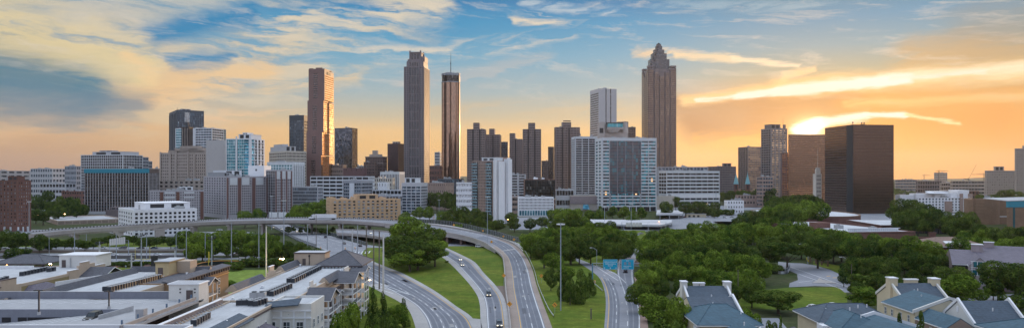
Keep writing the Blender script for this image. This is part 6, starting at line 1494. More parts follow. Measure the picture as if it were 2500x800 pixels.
def hip(wb, x0, x1, y0, y1, ze, zr, rx0, rx1, ry0, ry1, mat, name='roof', trim=TRIM, th=.25, ridge=True):
    m = MB(); A_ = [(x0,y0,ze),(x1,y0,ze),(x1,y1,ze),(x0,y1,ze)]; Rg = [(rx0,ry0,zr),(rx1,ry1,zr)]
    if abs(rx1-rx0) >= abs(ry1-ry0): F_ = [(0,1,5,4),(1,2,5),(2,3,4,5),(3,0,4)]
    else: F_ = [(0,1,4),(1,2,5,4),(2,3,5),(3,0,4,5)]
    V_ = A_ + Rg; m.add(V_ + [(p[0],p[1],p[2]-th) for p in A_], F_ + [(9,8,7,6),(0,6,7,1),(1,7,8,2),(2,8,9,3),(3,9,6,0)])
    o_ = wb.part(m, name, mat)
    f = MB(); 
    for a, b in ((0,1),(1,2),(2,3),(3,0)): f.bar(Vector(A_[a])-Vector((0,0,th+.12)), Vector(A_[b])-Vector((0,0,th+.12)), .14, .22)
    wb.part(f, 'gutter', trim, o_)
    if ridge:
        f = MB()
        for a, r_ in ((0,0),(3,0),(1,1),(2,1)) if abs(rx1-rx0) >= abs(ry1-ry0) else ((0,0),(1,0),(2,1),(3,1)): f.tube(Vector(A_[a])+Vector((0,0,.03)), Vector(Rg[r_])+Vector((0,0,.03)), .11, n=5)
        f.tube(Rg[0], Rg[1], .12, n=5) if (Vector(Rg[0])-Vector(Rg[1])).length > .2 else None
        wb.part(f, 'ridge_cap', mat, o_)
    return o_
def gable(wb, x0, x1, y0, y1, ze, zr, axis, wall, mat, parap=(), pm=None, over=.35, name='roof', z0=-.3):
    """house with walls; axis = direction of the ridge"""
    m = MB(); m.box(x0, x1, y0, y1, z0, ze-.02)
    if axis == 'x':
        yc = (y0+y1)/2; 
        for x in (x0, x1): m.add([(x,y0,ze-.02),(x,y1,ze-.02),(x,yc,zr-.2)], [(0,1,2)])
        A_ = [(x0-.02,y0-over,ze-.1),(x1+.02,y0-over,ze-.1),(x1+.02,yc,zr),(x0-.02,yc,zr)]; B_ = [(x1+.02,y1+over,ze-.1),(x0-.02,y1+over,ze-.1),(x0-.02,yc,zr),(x1+.02,yc,zr)]
    else:
        xc = (x0+x1)/2
        for y in (y0, y1): m.add([(x0,y,ze-.02),(x1,y,ze-.02),(xc,y,zr-.2)], [(0,1,2)])
        A_ = [(x0-over,y1+.02,ze-.1),(x0-over,y0-.02,ze-.1),(xc,y0-.02,zr),(xc,y1+.02,zr)]; B_ = [(x1+over,y0-.02,ze-.1),(x1+over,y1+.02,ze-.1),(xc,y1+.02,zr),(xc,y0-.02,zr)]
    wb.part(m, 'wall', wall); r_ = MB(); r_.slab(A_, .2); r_.slab(B_, .2); ro = wb.part(r_, name, mat)
    for which in parap:       # raised white gable parapets
        p = MB(); h_ = .55
        if axis == 'x':
            x = x0 if which == 0 else x1
            for a, b in (((x,y0-.5,ze), (x,yc,zr+.25)), ((x,yc,zr+.25), (x,y1+.5,ze))): p.bar(Vector(a)-Vector((0,0,.25)), Vector(b)-Vector((0,0,.25)), .5, h_+.25)
        else:
            y = y0 if which == 0 else y1
            for a, b in (((x0-.5,y,ze), (xc,y,zr+.25)), ((xc,y,zr+.25), (x1+.5,y,ze))): p.bar(Vector(a)-Vector((0,0,.25)), Vector(b)-Vector((0,0,.25)), .5, h_+.25)
        wb.part(p, 'gable_parapet', pm or TRIM)
    g_ = MB()
    if axis == 'x':
        for y in (y0-over, y1+over): g_.box(x0, x1, y-.08, y+.06, ze-.42, ze-.16)
    else:
        for x in (x0-over, x1+over): g_.box(x-.08, x+.08, y0, y1, ze-.42, ze-.16)
    wb.part(g_, 'gutter', TRIM); return ro
def mansard(wb, p, q, wd, h, side, mat, endm):
    """sloped parapet roof from p to q; outer eave on 'side' (-1 left, +1 right of p->q)"""
    p, q = Vector(p), Vector(q); d_ = (q-p).normalized(); n_ = Vector((-d_.y, d_.x, 0))*side
    pro = [n_*wd*.5+Vector((0,0,-.15)), n_*wd*.5+Vector((0,0,.0)), n_*wd*.08+Vector((0,0,h)), -n_*wd*.12+Vector((0,0,h)), -n_*wd*.5, -n_*wd*.5+Vector((0,0,-.15))]
    m = MB(); vs = [p+v for v in pro]+[q+v for v in pro]; k = len(pro)
    m.add(vs, [(i, (i+1) % k, k+(i+1) % k, k+i) for i in range(k)]); o_ = wb.part(m, 'mansard', mat)
    m = MB(); e = d_*.03
    m.add([v-e for v in vs[:k]], [tuple(range(k))]); m.add([v+e for v in vs[k:]], [tuple(range(k))]); wb.part(m, 'mansard_end', endm, o_)

# ---- right wing
A_ = WB('apartment_building', 'long flat-roofed apartment wing with pale roof, cream walls and slate-roofed balconies', 'building', (-62, 200, 0))
flatbox(A_, -72, -53, 176, 262, 15, STP, M_seam, .35, cap=STP)
flatbox(A_, -68, -56, 138, 175.9, 15, STW, M_seam, .35, cap=STP, name='wing_wall')
flatbox(A_, -57.2, -47, 171, 183, 14.98, STW, M_seam, .5, cap=STW, name='bay_wall')
# dark parapet on the left of the front part
m = MB(); m.bar((-68.3,138,14.9), (-68.3,172,14.9), .5, 1.5); A_.part(m, 'parapet', paint('parapet_taupe', (.20,.17,.17)))
m = MB(); m.bar((-68.3,138,16.41), (-68.3,172,16.41), .75, .14); A_.part(m, 'coping', TRIM)
m = MB()
for k in range(22): y = 139+k*1.5; m.slab([(-68.0,y,15.7),(-68.0,y+.14,15.7),(-67.0,y+.14,15.03),(-67.0,y,15.03)], .08)
A_.part(m, 'parapet_brace', M_memb)
mansard(A_, (-73.6,192,15), (-73.6,214,15), 3.8, 1.7, 1, SL_D, STP); mansard(A_, (-73.4,231,15), (-73.4,256,15), 3.8, 1.9, 1, SL_D, STP)
m = MB(); m.bar((-72.6,214.3,14.8), (-72.6,230.8,14.8), .5, .9); m.bar((-72.6,217,15.7), (-72.6,224,15.7), .5, .9); m.bar((-72.6,218.4,16.6), (-72.6,222.4,16.6), .5, 1.6); A_.part(m, 'stepped_parapet', STP)
m = MB(); m.bar((-72.6,218.2,18.21), (-72.6,222.6,18.21), .7, .14); A_.part(m, 'coping', TRIM)
# stair house with door
def stairhouse(wb, x0, x1, y0, y1, zt_, wall, cap, door, drain=None):
    m = MB(); m.box(x0, x1, y0, y1, 14.9, zt_); o_ = wb.part(m, 'stair_house', wall); m = MB(); m.box(x0-.25, x1+.25, y0-.25, y1+.25, zt_, zt_+.35); wb.part(m, 'roof_cap', cap, o_)
    m = MB(); m.box(x0+.1, x1-.1, y0+.1, y1-.1, zt_+.36, zt_+.4); wb.part(m, 'roof_top', M_memb, o_)
    m = MB(); m.box(door-.55, door+.55, y0-.08, y0-.01, 15.1, 17.3); wb.part(m, 'door', BRN, o_)
    if drain: m = MB(); m.tube((drain, y0-.15, 15.1), (drain, y0-.15, zt_-.3), .12); m.box(drain-.25, drain+.25, y0-.35, y0-.01, zt_-1.0, zt_-.5); wb.part(m, 'downpipe', M_dark, o_)
stairhouse(A_, -74.2, -63.8, 249, 256, 19.0, STP, BRN, -70.8, -69.0)
hip(A_, -65, -49.2, 240, 259, 16.0, 20.2, -57.2, -56.8, 249.5, 249.5, SL_D, trim=BRN)
m = MB(); m.box(-63.6, -50.6, 241.4, 257.5, 14.9, 15.76); A_.part(m, 'pavilion_wall', STP)
m = MB(); m.box(-64.2, -50.4, 239.6, 240.1, 14.9, 15.1); A_.part(m, 'flashing', M_memb)
# roof curb row under the hip roof
m = MB()
for k in range(12): m.box(-63.4+k*1.1, -62.8+k*1.1, 239.9, 240.9, 15.02, 15.55)
A_.part(m, 'roof_curb', M_unit)
# right face: slate canopies, balcony stacks, windows
mansard(A_, (-53.6,208,14.9), (-53.6,226,14.9), 3.2, 1.5, -1, SL_D, STP)
m = MB(); m.bar((-52.2,227,14.9), (-52.2,233,14.9), .4, 1.9); m.bar((-53.4,191,14.9), (-53.4,199,14.9), .4, 1.4); m.bar((-53.4,193,16.3), (-53.4,196,16.3), .4, 1.2); A_.part(m, 'stepped_parapet', STW)
def balcony_stack(wb, x0, x1, y0, y1, ze, zr, slate=SL_D, floors=4, wallm=BRN, fh=3.1):
    yc = (y0+y1)/2; m = MB(); m.slab([(x0-.3,y0-.6,ze),(x1+.6,y0-.6,ze),(x1+.6,yc,zr),(x0-.3,yc,zr)], .18); m.slab([(x1+.6,y1+.6,ze),(x0-.3,y1+.6,ze),(x0-.3,yc,zr),(x1+.6,yc,zr)], .18); ro = wb.part(m, 'porch_roof', slate)
    m = MB(); m.bar((x0-.3,y0-.6,ze-.4), (x1+.6,y0-.6,ze-.4), .12, .25); m.bar((x1+.6,y0-.6,ze-.4), (x1+.6,yc,zr-.4), .12, .25); m.bar((x1+.6,yc,zr-.4), (x1+.6,y1+.6,ze-.4), .12, .25); wb.part(m, 'bargeboard', TRIM, ro)
    m = MB(); m.add([(x1-.1,y0,ze-.2),(x1-.1,y1,ze-.2),(x1-.1,yc,zr-.25)], [(0,1,2)]); m.box(x0, x1-.12, y0+.15, y1-.15, ze-.55, ze-.25); wb.part(m, 'gable_infill', STP, ro)
    for k in range(floors):
        z = ze-.6-fh*(k+1)
        if z < .2: break
        m = MB(); m.box(x0, x1, y0, y1, z-.22, z); m.box(x0, x1+.04, y0-.04, y0+.04, z-.3, z+.02); m.box(x1-.04, x1+.06, y0, y1, z-.3, z+.02); o_ = wb.part(m, 'balcony', TRIM)
        m = MB()
        m.box(x0, x1, y0+.02, y0+.05, z+1.0, z+1.06); m.box(x1-.05, x1-.02, y0, y1, z+1.0, z+1.06)
        k2 = 0; q = x0+.2
        while q < x1: m.box(q, q+.03, y0+.02, y0+.05, z, z+1.0); q += .25
        q = y0+.2
        while q < y1: m.box(x1-.05, x1-.02, q, q+.03, z, z+1.0); q += .25
        wb.part(m, 'railing', M_dark, o_)
    m = MB()
    for (px_, py_) in ((x1-.15,y0+.15),(x1-.15,yc),(x1-.15,y1-.15),(x0+.6,y0+.15)): m.box(px_-.16, px_+.16, py_-.16, py_+.16, 0, ze-.3)
    wb.part(m, 'post', TRIM)
    m = MB(); m.box(x0-.2, x0+.02, y0+.1, y1-.1, 0, ze-.6); wb.part(m, 'recess_wall', wallm)
balcony_stack(A_, -52.6, -46.6, 186, 196, 13.9, 16.3); balcony_stack(A_, -52.6, -47.2, 217, 229, 14.0, 16.4); balcony_stack(A_, -52.4, -48.0, 238, 245, 14.6, 15.9)
m = MB(); m.box(-53, -50.8, 200, 216, -.2, 13.4); A_.part(m, 'projecting_bay', STB)
for y in (202, 206.5, 211):
    for z in (4.5, 7.8, 11.2): window(A_, None, '+x', (-50.8, y, z), 1.3, 1.9)
balcony_stack(A_, -50.6, -48.6, 203.5, 208.5, 12.6, 13.6, floors=3)
for y in (231.5, 234.5, 250, 254):
    for z in (8, 11.8): window(A_, None, '+x', (-52.97, y, z), 1.2, 1.8)
m = MB()
for k in range(9): m.box(-50.78, -50.2, 201+k*1.7, 201.5+k*1.7, 12.6, 13.3)
A_.part(m, 'bracket', BRN)
# bay block: front canopy, pilasters, windows
m = MB(); m.slab([(-57.6,169.6,14.9),(-49.6,169.6,15.5),(-49.6,172.4,16.6),(-57.6,172.4,15.7)], .25); A_.part(m, 'canopy', SL_B)
m = MB(); 
for x in (-57.2, -54.2, -51.2, -48.6): m.box(x, x+.4, 170.78, 170.99, -.2, 13.7)
m.box(-57.3, -46.9, 170.7, 170.98, 12.0, 12.35); m.box(-57.3, -46.9, 170.72, 170.97, 13.7, 13.95); A_.part(m, 'pilaster', TRIM)
for x in (-56.1, -52.7, -49.6):
    for z in (4.2, 7.2, 10.2): window(A_, None, '-y', (x, 170.98, z), 1.5, 2.0, fr=.12)
for y in (173.2, 177, 180.5):
    for z in (4.2, 7.4, 10.6): window(A_, None, '+x', (-46.97, y, z), 1.0, 1.8)
m = MB(); m.box(-52.3, -52.1, 170.9, 170.98, 12.9, 13.1); A_.part(m, 'wall_lamp', M_unit)
m = MB(); m.slab([(-58.6,139,15.9),(-55.3,139,14.7),(-55.3,157,14.7),(-58.6,157,15.9)], .2); A_.part(m, 'slate_slope', SL_B)
for y in (150, 156, 161, 166): window(A_, None, '+x', (-55.97, y, 11.6), .9, 1.3)
m = MB(); m.bar((-55.9,139,14.5), (-55.9,171,14.5), .3, .35); A_.part(m, 'eave', BRN)
m = MB(); m.slab([(-56,160,12),(-53,160,11),(-53,166,11),(-56,166,12)], .2); A_.part(m, 'porch_roof', SL_M)

# ---- middle wing
B_ = WB('apartment_building', 'middle flat-roofed apartment wing ringed by dark slate parapet, orange-brown end wall', 'building', (-108, 205, 0))
flatbox(B_, -119, -97, 168, 234, 15, STP, M_seam, .3, cap=STP)
mansard(B_, (-119.0,172,15), (-119.0,230,15), 3.0, 1.6, 1, SL_D, STP); mansard(B_, (-121,233,15), (-109,233,15), 3.0, 1.6, 1, SL_D, STP); mansard(B_, (-100.5,233,15), (-96,233,15), 3.0, 1.6, 1, SL_D, STP)
flatbox(B_, -104.5, -95.4, 204, 246, 15.1, STB, SL_D, .25, cap=STB, name='end_wing_wall')
m = MB(); m.slab([(-97.6,203.6,16.0),(-94.5,203.6,15.45),(-94.5,246.2,15.45),(-97.6,246.2,16.0)], .3); B_.part(m, 'eave_roof', SL_D)
m = MB()
for k in range(22): m.box(-95.38, -94.6, 204.6+k*1.9, 205.2+k*1.9, 14.1, 15.15)
B_.part(m, 'bracket', BRN)
m = MB(); m.box(-95.4, -95.1, 204, 246, 12.9, 13.2); B_.part(m, 'string_course', paint('orange_trim', (.55,.30,.12)))
for y in (208, 212.5, 217, 238):
    for z in (5, 8.2, 11.2): window(B_, None, '+x', (-95.37, y, z), 1.2, 1.8)
balcony_stack(B_, -95.2, -92.2, 222, 229, 12.6, 14.4, floors=3)
def tan_pent(wb, x0, x1, y0, y1, zt_):
    m = MB(); m.box(x0, x1, y0, y1, 14.9, zt_); o_ = wb.part(m, 'stair_house', paint('stucco_tan', (.50,.39,.22), .9, .15, .5)); m = MB(); m.box(x0-.2, x1+.2, y0-.2, y1+.2, zt_-.5, zt_-.02); wb.part(m, 'olive_band', STO, o_); m = MB(); m.box(x0-.35, x1+.35, y0-.35, y1+.35, zt_, zt_+.2); wb.part(m, 'roof_cap', M_memb, o_)
    m = MB(); m.box(x0+.8, x0+2.3, y0-.08, y0-.01, 15.1, 17.4); wb.part(m, 'door', BRN, o_)
tan_pent(B_, -109, -104.8, 223.5, 233.5, 19.2); m = MB(); m.box(-104.7, -100.6, 228.5, 233.5, 14.9, 18.8); B_.part(m, 'stair_annex', STP)
# ---- left wing
C_ = WB('apartment_building', 'leftmost apartment wing with pale flat roof, stepped peach parapets and olive side wall', 'building', (-155, 210, 0))
flatbox(C_, -185, -137, 176, 246, 15, STO, M_seam, .3, cap=STP)
m = MB(); m.box(-150.5, -138.2, 243, 252, 14.8, 19.0); o_ = C_.part(m, 'lift_house', STW); m = MB(); m.box(-150.8, -137.9, 242.7, 252.3, 19.0, 19.25); C_.part(m, 'roof_cap', TRIM, o_); m = MB(); m.box(-149.6, -148.3, 242.9, 242.99, 15.1, 17.5); C_.part(m, 'door', BRN, o_)
m = MB(); m.tube((-146.6,242.7,15), (-146.6,242.7,18.2), .14); C_.part(m, 'vent_pipe', M_unit)
m = MB(); m.box(-137.6, -136.9, 226, 246.1, 9, 16.0); m.box(-137.6, -136.9, 231, 240, 16.0, 17.0); m.box(-137.6, -136.9, 232.5, 237, 17.0, 17.9); C_.part(m, 'stepped_parapet', STP)
m = MB(); m.box(-137.7, -136.8, 232.3, 237.2, 17.9, 18.05); m.box(-137.7, -136.8, 225.9, 231, 16.0, 16.15); m.box(-137.7, -136.8, 240, 246.2, 16.0, 16.15); C_.part(m, 'coping', TRIM)
m = MB(); m.box(-137.5, -136.9, 178, 204, 12, 15.4); m.box(-137.5, -136.9, 196, 202, 15.4, 17.2); C_.part(m, 'stepped_parapet', STP); m = MB(); m.box(-137.6, -136.8, 195.9, 202.1, 17.2, 17.4); m.box(-137.6, -136.8, 178, 195.9, 15.4, 15.6); C_.part(m, 'brown_coping', BRN)
for y in (206, 210, 218, 222):
    window(C_, None, '+x', (-136.97, y, 11.6), 1.2, 1.9)
m = MB(); m.prism([(-136.9,205),(-134,205),(-134,217),(-136.9,217)], 13.0, 14.4, 0, [(-136.9,207),(-135.6,208.5),(-135.6,213.5),(-136.9,215)]); C_.part(m, 'hood_roof', SL_M)
m = MB(); m.slab([(-137,181,12.6),(-130,181,12.6),(-130,188.5,15.3),(-137,188.5,15.3)], .2); m.slab([(-130,196,12.6),(-137,196,12.6),(-137,188.5,15.3),(-130,188.5,15.3)], .2); C_.part(m, 'porch_roof', SL_D)
m = MB(); m.slab([(-137,231,13.5),(-129,231,13.5),(-129,237.5,16),(-137,237.5,16)], .2); m.slab([(-129,244,13.5),(-137,244,13.5),(-137,237.5,16),(-129,237.5,16)], .2); C_.part(m, 'porch_roof', SL_D)
m = MB(); m.bar((-137,231,13.2),(-129,231,13.2),.15,.25); m.bar((-129,231,13.2),(-129,237.5,15.7),.15,.25); m.bar((-129,237.5,15.7),(-129,244,13.2),.15,.25); C_.part(m, 'bargeboard', TRIM)
m = MB(); m.bar((-128,205,13.5),(-122,222,13.5),.4,2.2); C_.part(m, 'white_stepped_wall', TRIM)
m = MB(); m.bar((-170,240,15),(-157,240,15),.3,1.0); m.bar((-185,236,15),(-170,240,15),.3,1.0); C_.part(m, 'coping', TRIM)
# pavilion on the left wing roof
D_ = WB('roof_pavilion', 'hip-roofed dark pavilion on posts behind the leftmost apartment roof', 'pavilion', (-165, 251, 15))
hip(D_, -174, -156, 244, 258, 15.6+.6, 18.6, -167.5, -162.5, 251, 251, SL_D, trim=BRN)
m = MB()
for x in (-172.5, -168.5, -165, -161.5, -157.5):
    for y in (245.5, 256.5): m.box(x-.3, x+.3, y-.3, y+.3, 14.95, 16.0)
D_.part(m, 'post', BRN)

# ---- parking deck
K = WB('parking_deck', 'two-level concrete parking deck with white bay lines in the near left corner', 'parking garage', (-110, 165, 0))
zd, zl = 16.3, 13.5
m = MB(); m.box(-190, -73, 157.6, 173.0, zd-.5, zd); m.box(-82, -73, 136, 157.59, zd-.5, zd); K.part(m, 'deck', CONC)
m = MB(); m.slab([(-190,157.5,13.3),(-190,139,13.3),(-112,139,13.5),(-112,157.5,13.5)], .4); m.slab([(-112,157.5,13.5),(-112,139,13.5),(-82.05,139,16.25),(-82.05,157.5,16.25)], .4); K.part(m, 'ramp', CONC)
m = MB(); m.box(-190, -80.2, 173.05, 173.45, 5, zd+1.6); K.part(m, 'parapet', paint('parapet_grey', (.21,.22,.26), .9, .25, .3))
m = MB(); m.box(-190, -80.2, 173.0, 173.5, zd+1.61, zd+1.7); K.part(m, 'coping', M_unit)
m = MB(); m.box(-190, -84.2, 157.1, 157.45, zl-.5, zd+.35); K.part(m, 'retaining_wall', MATS['parapet_grey'])
for k, x in enumerate((-118.5,-115.7,-112.9,-110.1,-107.3)): pass
for px in (15, 54, 78, 98, 118, 139, 180, 201):
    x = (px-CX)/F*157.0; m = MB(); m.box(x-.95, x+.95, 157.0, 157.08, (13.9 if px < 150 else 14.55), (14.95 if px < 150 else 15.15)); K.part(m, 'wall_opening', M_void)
m = MB()
a_, b_ = P(238, 783, 15.2), P(318, 760, 15.9)
m.bar((-84.2,149,15.6), (-81.4,157.0,16.1), .35, 1.35); K.part(m, 'ramp_wall', CONC)
m = MB()
for k in range(26):
    x = -150+k*2.75; m.bar((x,166.5,zd+.012), (x+4.0,171.8,zd+.012), .24, .01)
for k in range(14): m.bar((-84+k*.8,169.0,zd+.012), (-82+k*.8,171.8,zd+.012), .12, .01)
m.bar((-131,161,zd+.012), (-124,161,zd+.012), .15, .01); m.bar((-134,163.5,zd+.012), (-126,163.5,zd+.012), .15, .01); m.bar((-88,160,zd+.012), (-84,161,zd+.012), .3, .01)
K.part(m, 'bay_line', M_wl)
m = MB(); 
for k in range(16):
    x = -124+k*2.4; f_ = lambda q: 13.52+max(0, q+112)*.0918; m.bar((x,150,f_(x)), (x+3.0,156.5,f_(x+3.0)), .2, .02)
K.part(m, 'ramp_line', M_wl)
m = MB()
for (x, y) in ((-126,172.2),(-119,172.2),(-97,172.2)): m.prism([(x+3.4*cos(a)*(.8+.4*sin(3*a)), y+.65*sin(a)) for a in [2*pi*i/14 for i in range(14)]], zd+.004, zd+.010)
K.part(m, 'oil_stain', paint('stain', (.12,.10,.09), .9, .3, streak=False))
m = MB(); a_, b_ = Vector((-73.4,137,zd+.3)), Vector((-73.4,169.5,zd+.3)); m.bar(a_, b_, .35, .7); K.part(m, 'edge_beam', MATS['barrier_concrete'])
m = MB()
for k in range(6): y = 139+k*6; m.box(-74.3, -74.0, y-.15, y+.15, zd, zd+1.6)
K.part(m, 'bollard', paint('bollard_blue', (.12,.18,.26)))
m = MB(); m.box(-75.4, -73.8, 146.4, 148, 0, zd+2.3); K.part(m, 'concrete_column', CONC)
m = MB(); m.box(-190, -73.3, 136.5, 172.9, 9.8, 10.2); m.box(-100, -73.3, 172.6, 172.9, 0, 15.7); K.part(m, 'deck', M_dirt)
# stair tower of the deck
T_ = WB('stair_tower', 'white square stair tower with dark door at the corner of the parking deck', 'stair tower', (-76, 172, 0))
m = MB(); m.box(-80, -73, 170.4, 175.6, 0, 20.0); T_.part(m, 'wall', STW); m = MB(); m.box(-80.25, -72.75, 170.15, 175.85, 20.0, 20.25); T_.part(m, 'coping', TRIM); m = MB(); m.box(-79.8, -73.2, 170.6, 175.4, 20.26, 20.3); T_.part(m, 'roof', ROOF)
m = MB(); m.box(-75.9, -74.4, 170.3, 170.38, zd, zd+2.4); T_.part(m, 'door', BRN); m = MB(); m.box(-75.4, -75.0, 170.2, 170.39, zd+2.6, zd+2.8); T_.part(m, 'door_lamp', TRIM)
for (x, z) in ((-77.3,19.0),(-77.3,18.2),(-73.9,19.0),(-73.9,18.2)): m = MB(); m.box(x-.18, x+.18, 170.25, 170.39, z-.12, z+.12); T_.part(m, 'wall_lamp', M_dark)
# near roof edge along the bottom
E_ = WB('roof_edge', 'white-rimmed dark roof edge running along the bottom left of the picture', 'parapet', (-120, 134, 0))
m = MB(); m.box(-200, -60.5, 128, 137.6, 16.0, 16.5); E_.part(m, 'roof', ROOFD); m = MB(); m.box(-200, -60.2, 137.61, 138.0, 15.6, 17.25); m.box(-60.49, -60.1, 128, 137.6, 15.6, 17.25); E_.part(m, 'white_rim', TRIM)

# ---- condenser units
def ac_proto(o, label, group):
    root = empty('condenser_unit', o, 0, label, 'air conditioner', group); m = MB(); m.box(-.42, .42, -.42, .42, .1, 1.0); 
    for k in range(5): m.box(-.44, .44, -.44, .44, .2+k*.15, .25+k*.15)
    m.build('housing', paint('condenser_dark', (.04,.045,.055), .5, .3, 2.0), root); m = MB(); m.cyl(0, 0, 1.0, 1.06, .38, n=12); m.build('fan_grille', M_unit, root); m = MB(); m.box(-.46, .46, -.5, .5, 0, .1); m.build('pad', M_unit, root); return root
acp = None
def ac_row(p, q, n, rows, z, where):
    global acp
    a, b = P(*p, z), P(*q, z); d_ = (b-a)/max(1, n-1); nrm = Vector((-d_.y, d_.x, 0)).normalized(); L = []
    for r_ in range(rows):
        for k in range(n): L.append(a+d_*k+nrm*r_*1.5+d_*.3*r_)
    L.sort(key=lambda v: v.x/v.y)
    for i, v in enumerate(L):
        lab = 'black condenser unit on %s, %s from the left' % (where, ordn(i+1))
        if acp is None: acp = o_ = ac_proto(v, lab, 'rooftop condenser units')
        else: o_ = copy_tree(acp); o_['label'] = lab
        o_.location = (v.x, v.y, z+.01); o_.rotation_euler = (0, 0, .25*random.Random(i).random()); o_.scale = (1.35, 1.35, 1.3)
ac_row((716,690), (780,658), 15, 2, 15, 'right wing roof, long double row')
ac_row((664,722), (708,703), 9, 2, 15, 'right wing roof, middle double row')
ac_row((583,745), (608,744), 3, 2, 15, 'right wing roof, small front group'); ac_row((624,747), (646,740), 4, 2, 15, 'right wing roof, by the big air handler')
ac_row((474,795), (506,777), 6, 1, 15, 'right wing roof, behind the dark side parapet')
ac_row((332,695), (390,680), 11, 2, 15, 'middle wing roof, back row'); ac_row((268,711), (326,697), 10, 2, 15, 'middle wing roof, front row')
ac_row((54,673), (115,660), 9, 1, 15, 'leftmost roof, main row'); ac_row((120,663), (130,661), 2, 1, 15, 'leftmost roof, right-hand pair'); ac_row((-2,690), (15,684), 3, 1, 15, 'leftmost roof, at the picture edge')
c0 = P(630, 733, 15); root = empty('air_handler', c0, .1, 'large grey rooftop air handler with two fans behind condensers', 'air conditioner')
m = MB(); m.box(-1.8, 1.8, -1.0, 1.0, .3, 2.1); m.build('casing', M_unit, root); m = MB(); m.box(-1.7, -.2, -1.05, -.95, .6, 1.9); m.box(.2, 1.6, -1.05, -.95, .6, 1.9); m.build('louvre', ROOF, root)
for x in (-.9, .9): m = MB(); m.cyl(x, 0, 2.1, 2.3, .6, n=14); m.build('fan', M_dark, root)
m = MB(); m.box(-2, 2, -1.2, 1.2, 0, .28); m.build('curb', M_unit, root)
for (px, py, z, lab) in ((568,733,15,'bent vent pipes beside dark mat on the right wing roof'), (640,703,15,'small square vent near the left edge of the right wing roof'), (666,735,15,'white conical vent on the right wing roof'), (835,661,15,'roof hatch below the hip roof'), (552,790,15,'round white vent on the front part of the right wing roof'), (357,674,15,'white exhaust vent on the middle wing roof'), (456,671,15,'low vent near the corner of the middle wing roof'), (300/4+0,659,15,'flat white vent on the leftmost roof'), (733,650,15,'spinning vent beside the cream stair house')):
    o_ = P(px, py, z); root = empty('roof_vent', o_, 0, lab, 'vent'); m = MB(); m.box(-.45, .45, -.4, .4, 0, .25); m.build('base', M_memb, root); m = MB(); m.cyl(0, 0, .25, .7, .3, .2, n=10); m.cyl(0, 0, .7, .85, .4, .3, n=10); m.build('cowl', TRIM, root)

# ================================================================== RIGHT CONDOMINIUMS
def chim(wb, x0, x1, y0, y1, z0, z1, mat=None):
    m = MB(); m.box(x0, x1, y0, y1, z0, z1); o_ = wb.part(m, 'chimney', mat or STC); m = MB(); m.box(x0-.15, x1+.15, y0-.15, y1+.15, z1, z1+.3); wb.part(m, 'cap', TRIM, o_)
def vents(wb, pts):
    for p in pts: m = MB(); m.cyl(p[0], p[1], p[2]-.1, p[2]+.7, .14, n=6); wb.part(m, 'roof_vent', TRIM)
h1 = WB('townhouse', 'slate-roofed townhouse row with white gable ends, left of the right-hand houses', 'house', (54, 195, 0))
gable(h1, 49, 61.2, 201, 217, 9.8, 14, 'x', STC, SL_B, (0, 1)); chim(h1, 48.3, 49.9, 208, 210.4, 9, 15.1, STW); chim(h1, 60.6, 62.4, 208, 210.4, 9, 15.0, STW); chim(h1, 52.0, 53.4, 209, 210.2, 13, 14.6, STW); chim(h1, 53.7, 55.1, 209, 210.2, 13, 14.6, STW)
gable(h1, 47, 59.4, 188.8, 205, 9.6, 12.9, 'x', STC, SL_B, (1,)); vents(h1, ((55,201.5,12),(53,193,11.4)))
hip(h1, 44.7, 60.7, 176.4, 197, 9.4, 12.6, 51.0, 55.0, 187.5, 187.5, SL_T); m = MB(); m.box(45.7, 59.7, 177.4, 196, 0, 9.12); h1.part(m, 'wall', STC)
gable(h1, 51.5, 59.5, 163, 176.2, 8.6, 10.9, 'y', STC, SL_T, (0,)); vents(h1, ((57,182,10.9),(54,170,10.7)))
m = MB(); m.box(44.9, 46.4, 178, 181, 3, 8.6); h1.part(m, 'bay_window', TRIM); window(h1, None, '-y', (45.6,177.98,6.8), .9, 1.6)
h2 = WB('townhouse', 'teal-grey hip-roofed townhouse with a long white gable parapet in front', 'house', (86, 180, 0))
hip(h2, 75.8, 95.5, 180.6, 197.5, 9.3, 12.5, 81.5, 90.5, 189, 189, SL_B); m = MB(); m.box(76.8, 94.6, 181.6, 196.5, 0, 9.02); h2.part(m, 'wall', STC)
hip(h2, 77.0, 90.0, 172, 190, 9.0, 12.0, 83.4, 83.4, 178, 184, SL_T); vents(h2, ((80,186.5,11),(85,184,11.6),(88,186,11.9),(90.5,186.5,12),(84,176,11.3)))
gable(h2, 77.5, 99.5, 150, 178.6, 8.2, 11.6, 'y', STC, SL_T, (1,)); gable(h2, 88, 101, 140, 163, 8.0, 10.4, 'y', STC, SL_T, (1,))
m = MB(); m.box(75.6, 77.2, 178, 181.4, 0, 8.9); h2.part(m, 'bay_window', TRIM)
for x in (76.4,): 
    for z in (4, 7): window(h2, None, '-y', (x,177.97,z), .8, 1.7)
for y in (153, 158, 163, 168, 173):
    for z in (3.2, 6.4): window(h2, None, '-x', (77.47,y,z), .9, 1.6)
h3 = WB('townhouse', 'cream gabled townhouse with three chimneys and white bay windows', 'house', (113, 200, 0))
gable(h3, 111, 124, 207, 222.4, 9.6, 14, 'x', STC, SL_B, (0, 1), pm=STW); chim(h3, 110.4, 112.6, 213.4, 216, 9, 15.4); chim(h3, 122.8, 125, 213.4, 216, 9, 15.2); chim(h3, 115.8, 119.4, 215, 216.2, 13, 14.8)
gable(h3, 104.8, 122.8, 190.2, 207, 10.0, 13.2, 'y', STC, SL_T, (0,), pm=STW); gable(h3, 104.9, 111.8, 176.5, 190, 8.6, 11.0, 'y', paint('condo_brick', (.30,.22,.18)), SL_T, ())
